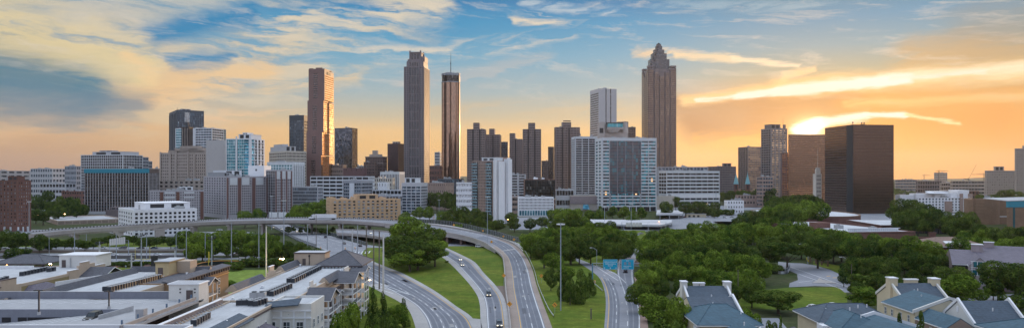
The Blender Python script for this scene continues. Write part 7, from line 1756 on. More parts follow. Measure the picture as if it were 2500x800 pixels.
for y in (209.8, 213.2):
    m = MB(); m.box(109.9, 111.02, y-1.3, y+1.3, 0, 8.8); m.prism([(109.7,y-1.5),(111.0,y-1.5),(111.0,y+1.5),(109.7,y+1.5)], 8.81, 9.5, 0, [(110.7,y-.8),(111.0,y-.8),(111.0,y+.8),(110.7,y+.8)]); h3.part(m, 'bay_window', TRIM)
    for z in (3.9, 7.3):
        for q in (-.6, .6): window(h3, None, '-x', (109.88,y+q,z), .75, 1.7, fr=.07)
for y in (193, 197, 201.5, 205):
    for z in (4.4, 7.8): window(h3, None, '-x', (104.77,y,z), .9, 1.7)
for y in (179, 183, 187):
    for z in (3.5, 6.6): window(h3, None, '-x', (104.87,y,z), .9, 1.7)
vents(h3, ((115.5,210,12.1),(116.8,210.5,12.3),(112,200,12.2),(118.5,196,12.0),(110,186,10.2))); m = MB(); m.box(110.9, 110.99, 214.3, 215.0, 11.3, 12.6); h3.part(m, 'attic_vent', TRIM)
h4 = WB('townhouse', 'white gabled townhouse with dark slate roof near the right bottom corner', 'house', (118, 184, 0))
gable(h4, 112.2, 125, 177.6, 190.4, 9.2, 14.0, 'x', STW, SL_B, (0, 1)); m = MB(); m.box(112.1, 112.19, 183.6, 184.5, 11.2, 12.6); h4.part(m, 'attic_vent', TRIM)
for y in (181, 185.5):
    m = MB(); m.box(111.1, 112.22, y-1.2, y+1.2, 0, 8.2); m.prism([(110.9,y-1.4),(112.2,y-1.4),(112.2,y+1.4),(110.9,y+1.4)], 8.21, 8.9, 0, [(111.8,y-.7),(112.2,y-.7),(112.2,y+.7),(111.8,y+.7)]); h4.part(m, 'bay_window', TRIM)
    for q in (-.55, .55): window(h4, None, '-x', (111.08,y+q,6.6), .75, 1.7, fr=.07)
hip(h4, 106.5, 140, 146, 168.5, 11.2, 15.6, 117, 130, 157, 157, SL_T); m = MB(); m.box(107.5, 139, 147, 167.5, 0, 10.9); h4.part(m, 'wing_wall', STW); vents(h4, ((119,181,12.0),))
h5 = WB('condominium', 'brick condominium with mauve shingle roof and arched teal gable window', 'house', (195, 300, 0)); h5.root.rotation_euler.z = R(-28)
gable(h5, 182, 214, 288, 330, 10.2, 14.2, 'x', MATS.get('cb') or paint('cb', (.17,.13,.13)), SL_M, ()); gable(h5, 187.5, 194.5, 281, 305, 10.4, 13.6, 'y', BRICKP, SL_M, ()); chim(h5, 190, 194, 306, 309, 13, 16.6, BRICKP)
m = MB(); m.box(188.8, 192.8, 280.85, 280.96, 9.9, 12.0); 
m.prism([(0,0)], 0, 0) if False else None
h5.part(m, 'arched_window', G_TE); m = MB(); m.box(188.0, 193.6, 280.85, 280.96, 6.8, 8.8); h5.part(m, 'window', G_TE)
m = MB()
for x in (188.3, 190.1, 191.9, 193.7): m.box(x-.1, x+.1, 280.78, 280.9, 6.6, 12.1)
for z in (6.6, 8.85, 9.7, 12.05): m.box(187.9, 193.9, 280.77, 280.89, z, z+.15)
h5.part(m, 'frame', TRIM)
for x in (189, 191.5): window(h5, None, '-y', (x,280.97,4.2), 1.2, 1.9)
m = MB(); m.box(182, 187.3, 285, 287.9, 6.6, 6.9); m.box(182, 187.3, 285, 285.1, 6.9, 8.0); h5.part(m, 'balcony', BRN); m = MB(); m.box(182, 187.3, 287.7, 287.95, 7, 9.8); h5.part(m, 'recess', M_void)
h6 = WB('condominium', 'second mauve-roofed condominium with round gable window at the right edge', 'house', (225, 330, 0)); h6.root.rotation_euler.z = R(-28)
gable(h6, 212, 250, 332, 360, 9, 12.6, 'x', BRICKP, SL_M, ()); gable(h6, 229, 237, 322, 345, 9.4, 12.4, 'y', STW, SL_M, ()); chim(h6, 216, 220, 343, 345, 11, 14.2, BRICKP); m = MB(); m.cyl(0,0,0,.1,1.6,n=16); m.v = [(233+v[0], 321.9-v[2], 9.6+v[1]) for v in m.v]; h6.part(m, 'round_window', G_TE)
h7 = WB('low_house', 'low rust-coloured hip roof with a long white skylight above the woods', 'house', (215, 395, 0))
hip(h7, 222, 252, 385, 416, 8.5, 12.4, 232, 243, 400, 400, SL_R); m = MB(); m.box(223, 251, 386, 415, 0, 8.2); h7.part(m, 'wall', BRICK); m = MB(); m.slab([(231,388,9.5),(243,388,9.5),(243,392,10.8),(231,392,10.8)], .4); h7.part(m, 'skylight', TRIM)
h8 = WB('garage_roof', 'small mauve-roofed garage behind the teal-grey townhouse', 'garage', (70, 183, 0))
hip(h8, 66, 75, 174, 187, 5.2, 7.6, 70.5, 70.5, 178, 183, SL_M); m = MB(); m.box(66.6, 74.4, 174.6, 186.4, 0, 4.9); h8.part(m, 'wall', BRICKP)
# ================================================================== extra bits: fences etc.
# ================================================================== CARS
def car_mesh(kind):
    if kind == 'sedan': L, Wd, hb, ht, cab = 4.7, 1.82, .88, 1.42, (-.95, -.35, .85, 1.55)     # rear base, rear roof, front roof, front base (x forward)
    else: L, Wd, hb, ht, cab = 4.8, 1.92, 1.02, 1.74, (-2.2, -1.95, .55, 1.15)
    if kind == 'sedan': cab = (-1.75, -1.1, .35, 1.15)
    x0, x1 = -L/2, L/2; z0 = .28
    prof = [(x0,.45),(x0+.05,hb-.08),(x0+.35,hb),(cab[3],hb-.02),(x1-.45,hb-.16),(x1-.05,hb-.35),(x1,.42),(x1-.25,z0),(x0+.25,z0)]
    b = MB(); n = len(prof); w0 = Wd/2
    vs = []
    for s_, k in ((-1, 1.0), (1, 1.0)):
        for (x, z) in prof: vs.append((x, s_*w0*(1.0 if z < .8 else .94), z))
    b.add(vs, [tuple(range(n-1,-1,-1)), tuple(range(n, 2*n))] + [(i,(i+1) % n, n+(i+1) % n, n+i) for i in range(n)])
    r = MB(); wr = w0*.74; vs = [(cab[1],-wr,ht),(cab[2],-wr,ht),(cab[2],wr,ht),(cab[1],wr,ht),(cab[1]+.05,-wr*.95,ht+.04),(cab[2]-.1,-wr*.95,ht+.04),(cab[2]-.1,wr*.95,ht+.04),(cab[1]+.05,wr*.95,ht+.04)]
    r.add(vs, [(4,5,6,7),(0,1,5,4),(1,2,6,5),(2,3,7,6),(3,0,4,7)])
    g = MB(); wb_ = w0*.92; vs = [(cab[0],-wb_,hb-.03),(cab[3],-wb_,hb-.03),(cab[3],wb_,hb-.03),(cab[0],wb_,hb-.03),(cab[1],-wr,ht-.001),(cab[2],-wr,ht-.001),(cab[2],wr,ht-.001),(cab[1],wr,ht-.001)]
    g.add(vs, [(0,1,5,4),(1,2,6,5),(2,3,7,6),(3,0,4,7),(4,5,6,7)])
    p = MB()   # pillars
    for s_ in (-1, 1):
        for a, c in (((cab[0],s_*wb_,hb-.02),(cab[1],s_*wr,ht)), ((cab[3],s_*wb_,hb-.02),(cab[2],s_*wr,ht)), (((cab[0]+cab[3])/2,s_*wb_,hb),((cab[1]+cab[2])/2,s_*wr,ht))): p.tube(a, c, .05, n=4)
    return b, r, g, p, L, w0
M_tyre = paint('tyre', (.02,.02,.02), .9, .1, streak=False); M_cgl = paint('car_glass', (.015,.02,.025), .06, 0.0, streak=False, spec=.8); M_rim = paint('rim', (.35,.35,.36), .3, .1, metal=.8, streak=False)
M_hl = emit('headlamp_on', (1.0,.85,.6), 3.0); M_hlo = paint('headlamp_off', (.7,.72,.75), .2, 0.0, streak=False, spec=.8); M_tl = paint('tail_lamp', (.30,.012,.012), .3, 0.0, streak=False)
CARP = {}
COLS = {'white': (.72,.73,.75), 'silver': (.38,.40,.42), 'black': (.015,.016,.018), 'grey': (.12,.13,.14), 'blue': (.05,.11,.20), 'red': (.22,.03,.03), 'navy': (.02,.035,.07), 'tan': (.36,.32,.25)}
def car(px, py, z, toward, colr, kind, label, lights=False, group=None, headpx=None):
    key = (kind, colr, lights)
    if key not in CARP:
        b, r, g, p, L, w0 = car_mesh(kind); pm = paint('car_'+colr, COLS[colr], .25, .04, metal=.0 if colr in ('white','red') else .35, streak=False, spec=.6)
        root = empty('car' if kind == 'sedan' else 'suv'); 
        bo = b.build('body', pm, root); rr = r.build('roof', pm, root); g.build('window', M_cgl, root); p.build('pillar', pm, root)
        for sx in (-1, 1):
            for sy in (-1, 1):
                w_ = MB(); w_.tube((sx*L*.30, sy*(w0-.22), .33), (sx*L*.30, sy*(w0+.01), .33), .33, n=12); o = w_.build('wheel', M_tyre, root); q = MB(); q.tube((sx*L*.30, sy*(w0+.012), .33), (sx*L*.30, sy*(w0+.02), .33), .19, n=8); rm_ = q.build('rim', M_rim, o)
        for sy in (-1, 1):
            q = MB(); q.box(L/2-.12, L/2+.02, sy*w0*.62-.2, sy*w0*.62+.2, .58, .74); q.build('headlight', M_hl if lights else M_hlo, root)
            q = MB(); q.box(-L/2-.02, -L/2+.1, sy*w0*.70-.17, sy*w0*.70+.17, .66, .84); q.build('taillight', M_tl, root)
        CARP[key] = root; o = root
    else: o = copy_tree(CARP[key])
    a, b = P(px, py, z), P(*toward, z); d_ = b-a
    o.location = (a.x, a.y, z+.03); o.rotation_euler = (0, 0, atan2(d_.y, d_.x))
    return tag(o, label, 'suv' if kind != 'sedan' else 'car', group)
G1 = 'cars on the left freeway'
car(228,781,15.25,(206,789),'black','suv','black suv parked nose-left on the parking ramp')
for (px, py, tx, c, k, lab) in ((12,609,0,'black','sedan','black car at the left edge on the back freeway strip'), (97,607,60,'black','sedan','black sedan beside its twin on the back freeway strip'), (116,608,80,'grey','sedan','dark grey car right behind the black sedan, back strip'),
    (252,607,230,'white','sedan','white car passing the floodlight pole, back freeway strip'), (300,607,280,'grey','suv','dark grey suv left of the football goal, back strip'), (343,607,320,'black','sedan','black car above the football goal, back strip'), (375,607,350,'blue','sedan','blue car right of the goal, back freeway strip'),
    (436,606,410,'grey','suv','grey suv on the back strip in front of the thick pole pair'), (512,606,490,'silver','sedan','light blue-grey car on the back strip near its right end'), (560,606,540,'black','sedan','last dark car at the right end of the back strip'),
    (22,622,60,'white','sedan','white car left of the big dark round tree'), (142,637,170,'white','sedan','white car between the floodlight and the stair block'), (172,623,200,'black','sedan','dark car just above the pale stair block'), (215,623,240,'silver','sedan','silver car behind the pale stair block'),
    (278,623,300,'white','sedan','white sedan on the middle strip left of the goal'), (329,624,350,'silver','sedan','silver car seen through the left goal post'), (384,623,405,'white','sedan','white car right of the football goal, middle strip'), (318,635,300,'grey','sedan','grey car on the nearest strip under the goal'),
    (580,622,560,'tan','suv','tan suv on the slip road left of the dark thicket')):
    car(px, py, .02, (tx, py), c, k, lab, group=G1)
car(668,556,.04,(690,566),'white','sedan','white car with lit lamps at the top of the descending freeway',True); car(686,560,.04,(705,569),'silver','sedan','silver car second at the top of the descending freeway',True)
car(707,563,.04,(725,571),'grey','suv','grey suv with amber lamps behind the tall lamp mast',True); car(724,566,.04,(745,575),'white','sedan','white sedan right of the suv on the descending freeway',True)
car(795,580,.04,(780,573),'navy','suv','dark blue suv driving up the descending freeway'); car(840,595,.04,(822,587),'grey','sedan','dark car between the two orange barrels'); car(879,601,.04,(862,594),'black','sedan','black car near the crossroads at the freeway fence')
car(903,570,4.1,(925,574),'white','sedan','white car on the short lower bridge behind poles',True)
car(1123,635,.03,(1135,645),'white','sedan','upper white sedan on the ramp between the lawns',True); car(1128,648,.03,(1140,659),'silver','sedan','second pale sedan close behind on the ramp',True)
car(1193,721,.03,(1197,735),'grey','suv','grey suv with lit lamps on the ramp',True); car(1219,795,.03,(1222,812),'grey','suv','dark suv with lit lamps at the bottom of the ramp',True)
car(1527,664,.04,(1530,640),'black','suv','black suv just under the blue highway signs'); car(1538,732,.04,(1534,712),'grey','sedan','lone grey sedan driving up the forked road')
car(1169,603,.04,(1185,603),'white','suv','white van parked under the ramp bridge')
for (px, py, c, k, lab) in ((1536,572,'white','sedan','first white car on the cross road by the sign gantry'), (1555,574,'white','sedan','second white car on the cross road by the sign gantry'), (1565,571,'silver','sedan','silver car last in the row by the sign gantry')): car(px, py, .02, (px+20, py-1), c, k, lab)
car(1688,519,.02,(1700,524),'black','sedan','black car below the concrete bridge left of the mound'); car(1672,531,.02,(1690,532),'red','sedan','dark red car on the broad forecourt street'); car(1716,522,.02,(1700,520),'white','sedan','white car at the edge of the traffic mound'); car(1770,532,.02,(1790,533),'white','suv','white van on the curved street behind the trees')
car(1786,531,.02,(1770,531),'silver','sedan','silver car beside the white van on the curved street'); car(1575,512,.02,(1590,512),'white','sedan','white car in front of the blank podium'); car(1850,503,.02,(1870,503),'white','sedan','white car parked below the mid-rise block')
car(1985,752,.02,(2010,750),'white','sedan','left white car parked at the lawn edge behind the townhouse'); car(2035,748,.02,(2060,747),'white','sedan','right white car parked at the lawn edge behind the townhouse')
car(2478,736,.02,(2500,739),'silver','sedan','silver car in the lot right of the bright tree'); car(2482,728,.02,(2500,731),'grey','sedan','grey car in the back row of the right lot'); car(2385,728,.02,(2375,738),'white','sedan','white car glimpsed under the wide tree'); 
for i, (px, py, c) in enumerate(((338,570,'black'),(366,570,'white'),(388,571,'silver'),(486,573,'white'),(460,574,'grey'),(536,562,'white'),(553,566,'silver'))): car(px, py, .02, (px+15, py), c, 'sedan', '%s car parked under the long viaduct, %s from the left' % (c, ordn(i+1)), group='cars parked under the long viaduct')
for i, (px, py, c) in enumerate(((1265,552,'white'),(1285,551,'grey'),(1300,554,'white'),(1318,551,'silver'),(1335,553,'black'),(1392,557,'white'))): car(px, py, .02, (px+15, py), c, 'sedan', '%s car in the lot below the cream office, %s from the left' % (c, ordn(i+1)), group='cars in the lot below the cream office')
for i, (px, py, c) in enumerate(((20,566,'white'),(45,566,'silver'),(110,570,'white'))): car(px, py, .02, (px+15, py), c, 'sedan', '%s car by the brick apartment block, %s from the left' % (c, ordn(i+1)))
# lorry on the viaduct
a = Vector(VA[0]).lerp(VB[0], .5)
best = min(range(len(VA)), key=lambda i: abs((VA[i].x+VB[i].x)/2/((VA[i].y+VB[i].y)/2)*F+CX-776)); c_ = VA[best].lerp(VB[best], .60); d_ = VA[best-2]-VA[best]
lr = empty('lorry', (c_.x, c_.y, c_.z+.05), atan2(d_.y, d_.x), 'white articulated lorry driving left on the curving viaduct', 'lorry')
m = MB(); m.box(-13.5, 3.2, -1.3, 1.3, 1.2, 4.2); tr_ = m.build('trailer', TRIM, lr); m = MB(); m.box(-13.4, 3.1, -1.34, -1.305, 1.2, 1.4); m.box(-13.4, 3.1, -1.34, -1.305, 4.05, 4.2); m.build('rail', M_unit, tr_)
m = MB(); m.box(4.0, 6.4, -1.2, 1.2, .9, 3.2); m.prism([(4.0,-1.15),(6.2,-1.15),(6.2,1.15),(4.0,1.15)], 3.2, 4.1, 0, [(4.0,-1.1),(4.8,-1.1),(4.8,1.1),(4.0,1.1)]); m.box(6.4, 8.0, -1.05, 1.05, .8, 2.0); cb = m.build('cab', TRIM, lr)
m = MB(); m.box(6.39, 6.44, -1.0, 1.0, 2.1, 3.0); m.box(5.2, 6.2, -1.23, -1.2, 2.1, 2.9); m.box(5.2, 6.2, 1.2, 1.23, 2.1, 2.9); m.build('window', M_cgl, cb)
for x in (-12, -10.7, 4.2, 5.4, 7.2):
    for sy in (-1, 1): m = MB(); m.tube((x, sy*.8, .5), (x, sy*1.25, .5), .5, n=12); m.build('wheel', M_tyre, lr)
m = MB(); m.box(-13.2, 4, -.5, .5, .8, 1.2); m.build('chassis', M_dark, lr)

# ================================================================== POLES, LAMPS, SIGNS
M_pole = paint('pole_white', (.58,.58,.58), .5, .1, streak=False); M_wood = paint('pole_wood', (.16,.13,.11), .9, .3, 1.5); M_steel = paint('pole_steel', (.34,.37,.42), .5, .15, streak=False)
def pole(px, ytop, ybase, r=.22, mat=None, label='', name='net_pole', cat='pole', group=None, Y=None):
    Y = Y or P(px, ybase).y; h = zt(ytop, Y); m = MB(); m.tube((0,0,-.2), (0,0,h), r, r*.75, 8); m.cyl(0, 0, h, h+.15, r*.9, n=8); root = empty(name, at(px, Y), 0, label, cat, group); m.build('shaft', mat or M_pole, root); return root, h
pl = [(182,566,616,.26,0),(211,571,612,.2,0),(284,570,636,.22,0),(321,618,653,.38,1),(345,568,652,.32,1),(358,569,632,.22,0),(430,568,636,.22,0),(427,612,652,.34,1),(455,561,652,.24,0),(501,570,642,.22,0),(517,576,655,.34,1),(565,543,650,.26,0),(632,543,652,.26,0),(650,553,672,.36,1),(751,547,640,.26,0),(772,525,628,.2,2),(799,548,652,.24,0),(837,546,632,.24,0),(860,560,640,.36,1),(873,549,660,.26,0),(894.5,556,692,.28,2),(912.5,560,700,.28,2),(926,564,705,.3,2),(936,573,728,.36,1),(243,598,668,.55,1),(228,646,662,.2,1)]
for i, (px, yt_, yb, r_, mt) in enumerate(sorted(pl)):
    kind_ = ('slim grey', 'thick white', 'dark weathered')[mt]
    lab = '%s netting pole of the ball field, %s pole from the left' % (kind_, ordn(i+1))
    pole(px, yt_, yb, r_, (M_steel, M_pole, M_wood)[mt], lab, group='ball field poles')
# ball field floodlights clusters
def floods(px, ytop, ybase, label, n=6, on=False, r=.3):
    root, h = pole(px, ytop, ybase, r, M_steel, label, 'floodlight_mast', 'light mast')
    for k in range(n):
        m = MB(); a = 2*pi*k/n; x, y = 1.6*cos(a), 1.0*sin(a); z = h-.4-.5*(k % 3); m.box(x-.45, x+.45, y-.25, y+.25, z, z+.4); m.build('lamp_head', M_dark if not on else M_hl, root)
    m = MB(); m.tube((-1.6,0,h-.3),(1.6,0,h-.3),.08,n=4); m.tube((0,-1,h-.7),(0,1,h-.7),.08,n=4); m.build('crossarm', M_dark, root)
floods(243, 590, 668, 'thick floodlight mast with a cluster of lamps left of the field', 7); floods(345, 571, 655, 'floodlight mast with two lamps behind the goal', 5); floods(517, 578, 658, 'floodlight mast with spread lamps above the outfield', 6)
# highway masts with crown of lamps
def hmast(px, ytop, ybase, label, r=.2, n=6, Y=None, lit=False):
    root, h = pole(px, ytop, ybase, r, M_steel, label, 'light_mast', 'light mast', Y=Y)
    for k in range(n):
        a = 2*pi*k/n; m = MB(); m.tube((0,0,h-.5), (.9*cos(a),.9*sin(a),h-.3), .06, n=4); m.box(1.1*cos(a)-.3, 1.1*cos(a)+.3, 1.1*sin(a)-.25, 1.1*sin(a)+.25, h-.45, h-.05); m.build('lamp_head', TRIM, root)
hmast(1369, 545, 757, 'tall light mast with crown of lamps on the centre lawn'); hmast(1190, 480, 602, 'tall light mast between the ramps before the balcony tower', n=4)
hmast(663, 478, 560, 'light mast in front of the hospital, left of the pair', n=4, r=.25); hmast(693, 488, 640, 'tall light mast rising behind the viaduct, right of the pair', n=4, r=.25); hmast(1072, 487, 530, 'light mast beside the poster bridge', n=4, r=.25)
hmast(1541, 497, 578, 'light mast in front of the white slab hotel', n=4, r=.25); hmast(1748, 462, 520, 'light mast with square head right of the wide banded office', n=6, r=.3); hmast(71, 491, 588, 'light mast left of the tan garage', n=4, r=.25); hmast(1476, 505, 552, 'light mast left of the slab hotel entrance', n=4, r=.22)
hmast(1239, 497, 545, 'slim light mast right of the white blank slab', n=2, r=.2); hmast(1345, 540, 575, 'light mast half hidden in the wood right of centre', n=4, r=.22)
# street lamps with one arm
def slamp(px, ytop, ybase, dx, label, lit=False, arm=3.0, mat=None):
    root, h = pole(px, ytop, ybase, .13, mat or M_steel, label, 'street_lamp', 'street lamp')
    m = MB(); m.tube((0,0,h-.3), (dx*arm*.5,0,h+.9), .09, n=5); m.tube((dx*arm*.5,0,h+.9), (dx*arm,0,h+1.1), .08, n=5); m.build('arm', M_steel, root)
    m = MB(); m.box(dx*arm-.5, dx*arm+.5, -.2, .2, h+.95, h+1.15); m.build('lamp_head', TRIM, root); return root
slamp(1457, 609, 652, -1, 'street lamp with left arm above the left fork'); slamp(1493, 606, 632, 1, 'street lamp with right arm above the blue signs'); slamp(1973, 600, 644, -1, 'street lamp with long arm at the street corner', arm=4.5)
slamp(1908, 588, 640, -1, 'street lamp hidden behind the flat-topped tree') if False else None
slamp(2068, 632, 668, -1, 'street lamp on a wooden pole beside the side street', mat=M_wood); slamp(1810, 536, 566, -1, 'street lamp along the curved street'); slamp(1580, 545, 560, 1, 'street lamp by the concrete forecourt'); slamp(1453, 538, 560, -1, 'street lamp in front of the slab hotel trees')
slamp(120, 562, 650, 1, 'floodlit pole beside the bright lamp, left', arm=.6)
# parking deck lamps
for px, yt_, yb, lab in ((95,709,767,'left square-headed lamp post on the parking deck'), (266,711,753,'right square-headed lamp post on the parking deck')):
    b0 = P(px, yb, 16.3 if px > 200 else 16.3); h = 45-(yt_-CY)/F*b0.y-16.3; root = empty('deck_lamp', b0, 0, lab, 'street lamp'); m = MB(); m.box(-.12, .12, -.12, .12, .5, h); m.build('post', M_dark, root); m = MB(); m.cyl(0, 0, 0, .6, .35, .3, n=10); m.build('base', CONC, root); m = MB(); m.box(-1.0, -.2, -.25, .25, h, h+.2); m.box(.2, 1.0, -.25, .25, h, h+.2); m.box(-.2, .2, -.06, .06, h, h+.1); m.build('lamp_head', M_dark, root)
# lit lamps
def lit(px, py, Y, label, s=.55, e=60, c=(1.0,.72,.35)):
    p = at(px, Y, zt(py, Y)); root = empty('flood_lamp', p, 0, label, 'lamp'); m = MB(); m.cyl(0, 0, -s*.5, s*.5, s, s*.8, n=10); m.build('bulb', emit('lamp_warm_%g' % e, c, e), root); m = MB(); m.cyl(0, 0, s*.5, s*.7, s*1.2, n=10); m.tube((0,0,s*.7),(0,0,s*.7+.8),.08,n=4); m.build('hood', M_dark, root)
    l_ = bpy.data.lights.new('lamp_glow', 'POINT'); l_.energy = e*45; l_.color = c; l_.shadow_soft_size = s; lo = bpy.data.objects.new('lamp_glow', l_); col.objects.link(lo); lo.location = p+Vector((0,-1.2,-.3))
lit(122, 642, 255, 'bright warm flood lamp beside the leftmost apartment roof', .5, 40); lit(691, 631, 330, 'bright warm flood lamp by the ball field thicket', .5, 45); lit(684, 631, 331, 'smaller amber lamp left of the ball field flood lamp', .35, 25, (1,.5,.15)); lit(903, 682, 262, 'warm wall lamp right of the balcony stacks', .35, 9)
lit(93, 524.5, 690, 'small amber lamp left on the garage roof', .4, 14, (1,.6,.25)); lit(158, 522, 700, 'small amber lamp right on the garage roof', .5, 14, (1,.6,.25)); lit(1725, 497, 860, 'small white lamp on the low shed before the banded office', .5, 14); lit(1240, 535, 610, 'orange street lamp by the white blank slab', .4, 12, (1,.55,.2)); lit(17, 645, 300, 'small orange lamp at the far left behind the pavilion', .3, 10, (1,.5,.2)); lit(1609, 540, 640, 'orange lamp in the underpass below the forecourt', .3, 10, (1,.5,.2))
# diamond warning signs
M_or = paint('sign_orange', (.80,.36,.06), .5, .05, streak=False); M_org = emit('sign_retro', (.8,.36,.06), .0)
def diamond(px, py, ybase, label, s=None, arrow=False, z=0.0):
    b0 = P(px, ybase, z); Y = b0.y; zc = zt(py, Y)-z; s = s or .85; root = empty('warning_sign', b0, 0, label, 'road sign'); m = MB(); m.tube((0,0,0),(0,0,zc),.05,n=5); m.build('post', M_steel, root)
    m = MB(); pts = [(0,-s),(s,0),(0,s),(-s,0)]; m.add([(x,-.08,zc+z_) for x, z_ in pts]+[(x,-.04,zc+z_) for x, z_ in pts], [(0,1,2,3),(7,6,5,4)]+[(i,4+i,4+(i+1) % 4,(i+1) % 4) for i in range(4)]); pn = m.build('panel', M_or, root)
    m = MB()
    if arrow: m.box(.12, .26, -.1, -.085, zc-.4, zc+.05); m.add([(.26,-.1,zc+.02),(-.1,-.1,zc+.28),(-.18,-.1,zc+.16),(.14,-.1,zc-.08)], [(0,1,2,3)]); m.add([(-.06,-.1,zc+.42),(-.42,-.1,zc+.28),(-.12,-.1,zc+.02)], [(0,1,2)])
    else: m.add([(x*.8,-.1,zc+z_*.8) for x, z_ in pts]+[(x*.74,-.1,zc+z_*.74) for x, z_ in pts], [(i,(i+1) % 4,4+(i+1) % 4,4+i) for i in range(4)])
    m.build('symbol' if arrow else 'border', M_dark, pn)
for a in ((1244,741,772,'orange diamond sign with bent arrow on the centre barrier',.92,True), (1354.5,743,766,'orange diamond sign with bent arrow on the right lawn',.88,True), (1230,671.5,697,'plain orange diamond sign at the tip of the middle lawn',.9,False), (1322,672.5,690,'plain orange diamond sign left of the light mast',.92,False),
    (1200,589.5,603,'orange diamond sign at the ramp head, left side',.95,False,1.5), (1255,583.8,597,'orange diamond sign at the ramp head, right side',.95,False,1.0), (1229,576,588,'small orange diamond sign beyond the ramp head',.7,False,2.5), (1434,628,636,'small orange diamond sign above the left fork',.6,False), (1108,548.5,556,'tiny orange diamond sign on the upper ramp',.9,False,8.0), (1179,562.5,570,'tiny orange diamond sign midway on the upper ramp',.75,False,6.0)):
    diamond(*a)
# barrels
for (px, py, lab) in ((843,608,'left orange traffic barrel at the crossroads'), (867,607,'right orange traffic barrel at the crossroads'), (783,606,'orange barrel by the near freeway fence'), (1452,690,'orange crash cushion beside the sign gantry post')):
    p = P(px, py); root = empty('traffic_barrel', p, 0, lab, 'traffic barrel'); m = MB(); m.cyl(0, 0, .05, 1.15, .42, .34, n=12); m.build('drum', M_or, root); m = MB(); m.cyl(0, 0, .45, .62, .405, n=12); m.cyl(0, 0, .82, .98, .385, n=12); m.build('stripe', TRIM, root); m = MB(); m.cyl(0, 0, 0, .08, .55, n=10); m.build('base', M_tyre, root)
# sign gantry over the forked road
b0 = P(1446.5, 688); Yg = b0.y; gz = lambda py: zt(py, Yg); gx = lambda px: (px-1446.5)/F*Yg
root = empty('sign_gantry', b0, 0, 'steel gantry carrying two blue-green highway signs over the forked road', 'sign gantry'); M_sig = paint('sign_blue', (.015,.38,.58), .35, .05, streak=False)

for q in (0, gx(1600)): m = MB(); m.tube((q,0,0), (q,0,gz(641)), .28, .24, 8); m.build('post', paint('gantry_blue', (.10,.24,.34), .5), root)
m = MB()
for z in (gz(648), gz(641.5)):
    for y in (-.4, .4): m.tube((0,y,z), (gx(1600),y,z), .08, n=5)
k = 0; x = 0
while x < gx(1600)-1: m.tube((x,-.4,gz(648)), (x+1,-.4,gz(641.5)), .05, n=4); m.tube((x+1,-.4,gz(641.5)), (x+2,-.4,gz(648)), .05, n=4); x += 2
m.build('truss', M_steel, root)
for (x0, x1, which) in ((1472,1507,0),(1517,1547,1)):
    a, b = gx(x0), gx(x1); zt0, zb0 = gz(632), gz(656.5); m = MB(); m.box(a, b, -.62, -.5, zb0, zt0); pn = m.build('sign_panel', M_sig, root)
    f = MB(); f.box(a+.06, b-.06, -.635, -.622, zt0-.14, zt0-.08); f.box(a+.06, b-.06, -.635, -.622, zb0+.08, zb0+.14); f.box(a+.06, a+.12, -.634, -.622, zb0+.14, zt0-.14); f.box(b-.12, b-.06, -.634, -.622, zb0+.14, zt0-.14); f.build('border', TRIM, pn)
    w_, h_ = b-a, zt0-zb0; f = MB(); rs = random.Random(5+which)
    for (row_, x_0, x_1, hh) in (((.72,.10,.92,.09),(.52,.16,.85,.11),(.34,.34,.68,.09)) if which == 0 else ((.84,.38,.62,.07),(.30,.16,.74,.08),(.14,.16,.60,.08))):
        x = a+w_*x_0
        while x < a+w_*x_1: lw = rs.uniform(.12, .30); f.box(x, x+lw, -.632, -.623, zb0+h_*row_, zb0+h_*(row_+hh*rs.uniform(.5, 1))); x += lw+.12
    f.build('lettering', TRIM, pn)
    if which == 0:
        f = MB()
        for q in (.10, .5, .90): cx_ = a+w_*q; f.add([(cx_-.28,-.632,zb0+h_*.17),(cx_+.28,-.632,zb0+h_*.17),(cx_,-.632,zb0+h_*.06)], [(0,1,2)]); f.box(cx_-.08, cx_+.08, -.631, -.623, zb0+h_*.17, zb0+h_*.23)
        f.build('arrow', TRIM, pn)
    else:
        for q in (.30, .64): f = MB(); cx_ = a+w_*q; f.prism([(cx_-.5,-.632),(cx_+.5,-.632),(cx_+.5,-.623),(cx_-.5,-.623)], zb0+h_*.46, zb0+h_*.74); f.build('route_shield', [paint('shield', (.25,.30,.38), .4, .1)], pn)
    l_ = MB()
    for q in (.12, .5, .88): l_.tube((a+w_*q,-.6,zb0), (a+w_*q,-1.6,zb0-.5), .05, n=4); l_.box(a+w_*q-.3, a+w_*q+.3, -1.8, -1.5, zb0-.6, zb0-.45)
    l_.build('sign_lamp', M_steel, pn)
# other gantries and white panels (backs of signs)
def gantry(x0, x1, ytop, ybot, ybase, label, panels):
    b0 = P(x0, ybase); Y = b0.y; g = lambda px: (px-x0)/F*Y; root = empty('sign_gantry', b0, 0, label, 'sign gantry'); m = MB()
    for x in (0, g(x1)): m.tube((x,0,0),(x,0,zt(ytop, Y)),.2,n=6)
    for yy_ in (ytop, ybot): m.tube((0,0,zt(yy_, Y)),(g(x1),0,zt(yy_, Y)),.1,n=4)
    m.build('frame', M_steel, root)
    for (p0, p1, yt_, yb) in panels:
        m = MB(); m.box(g(p0), g(p1), -.35, -.2, zt(yb, Y), zt(yt_, Y)); m.build('sign_back', STW, root)
gantry(268, 314, 586, 592, 622, 'gantry with a row of tall pale sign backs over the left freeway', [(268+i*5.6, 272.6+i*5.6, 583-i*.9, 598-i*.5) for i in range(7)])
gantry(1518, 1626, 542, 548, 572, 'pale sign gantry over the cross road before the slab hotel', [(1528+i*8, 1535+i*8, 543, 553) for i in range(5)])
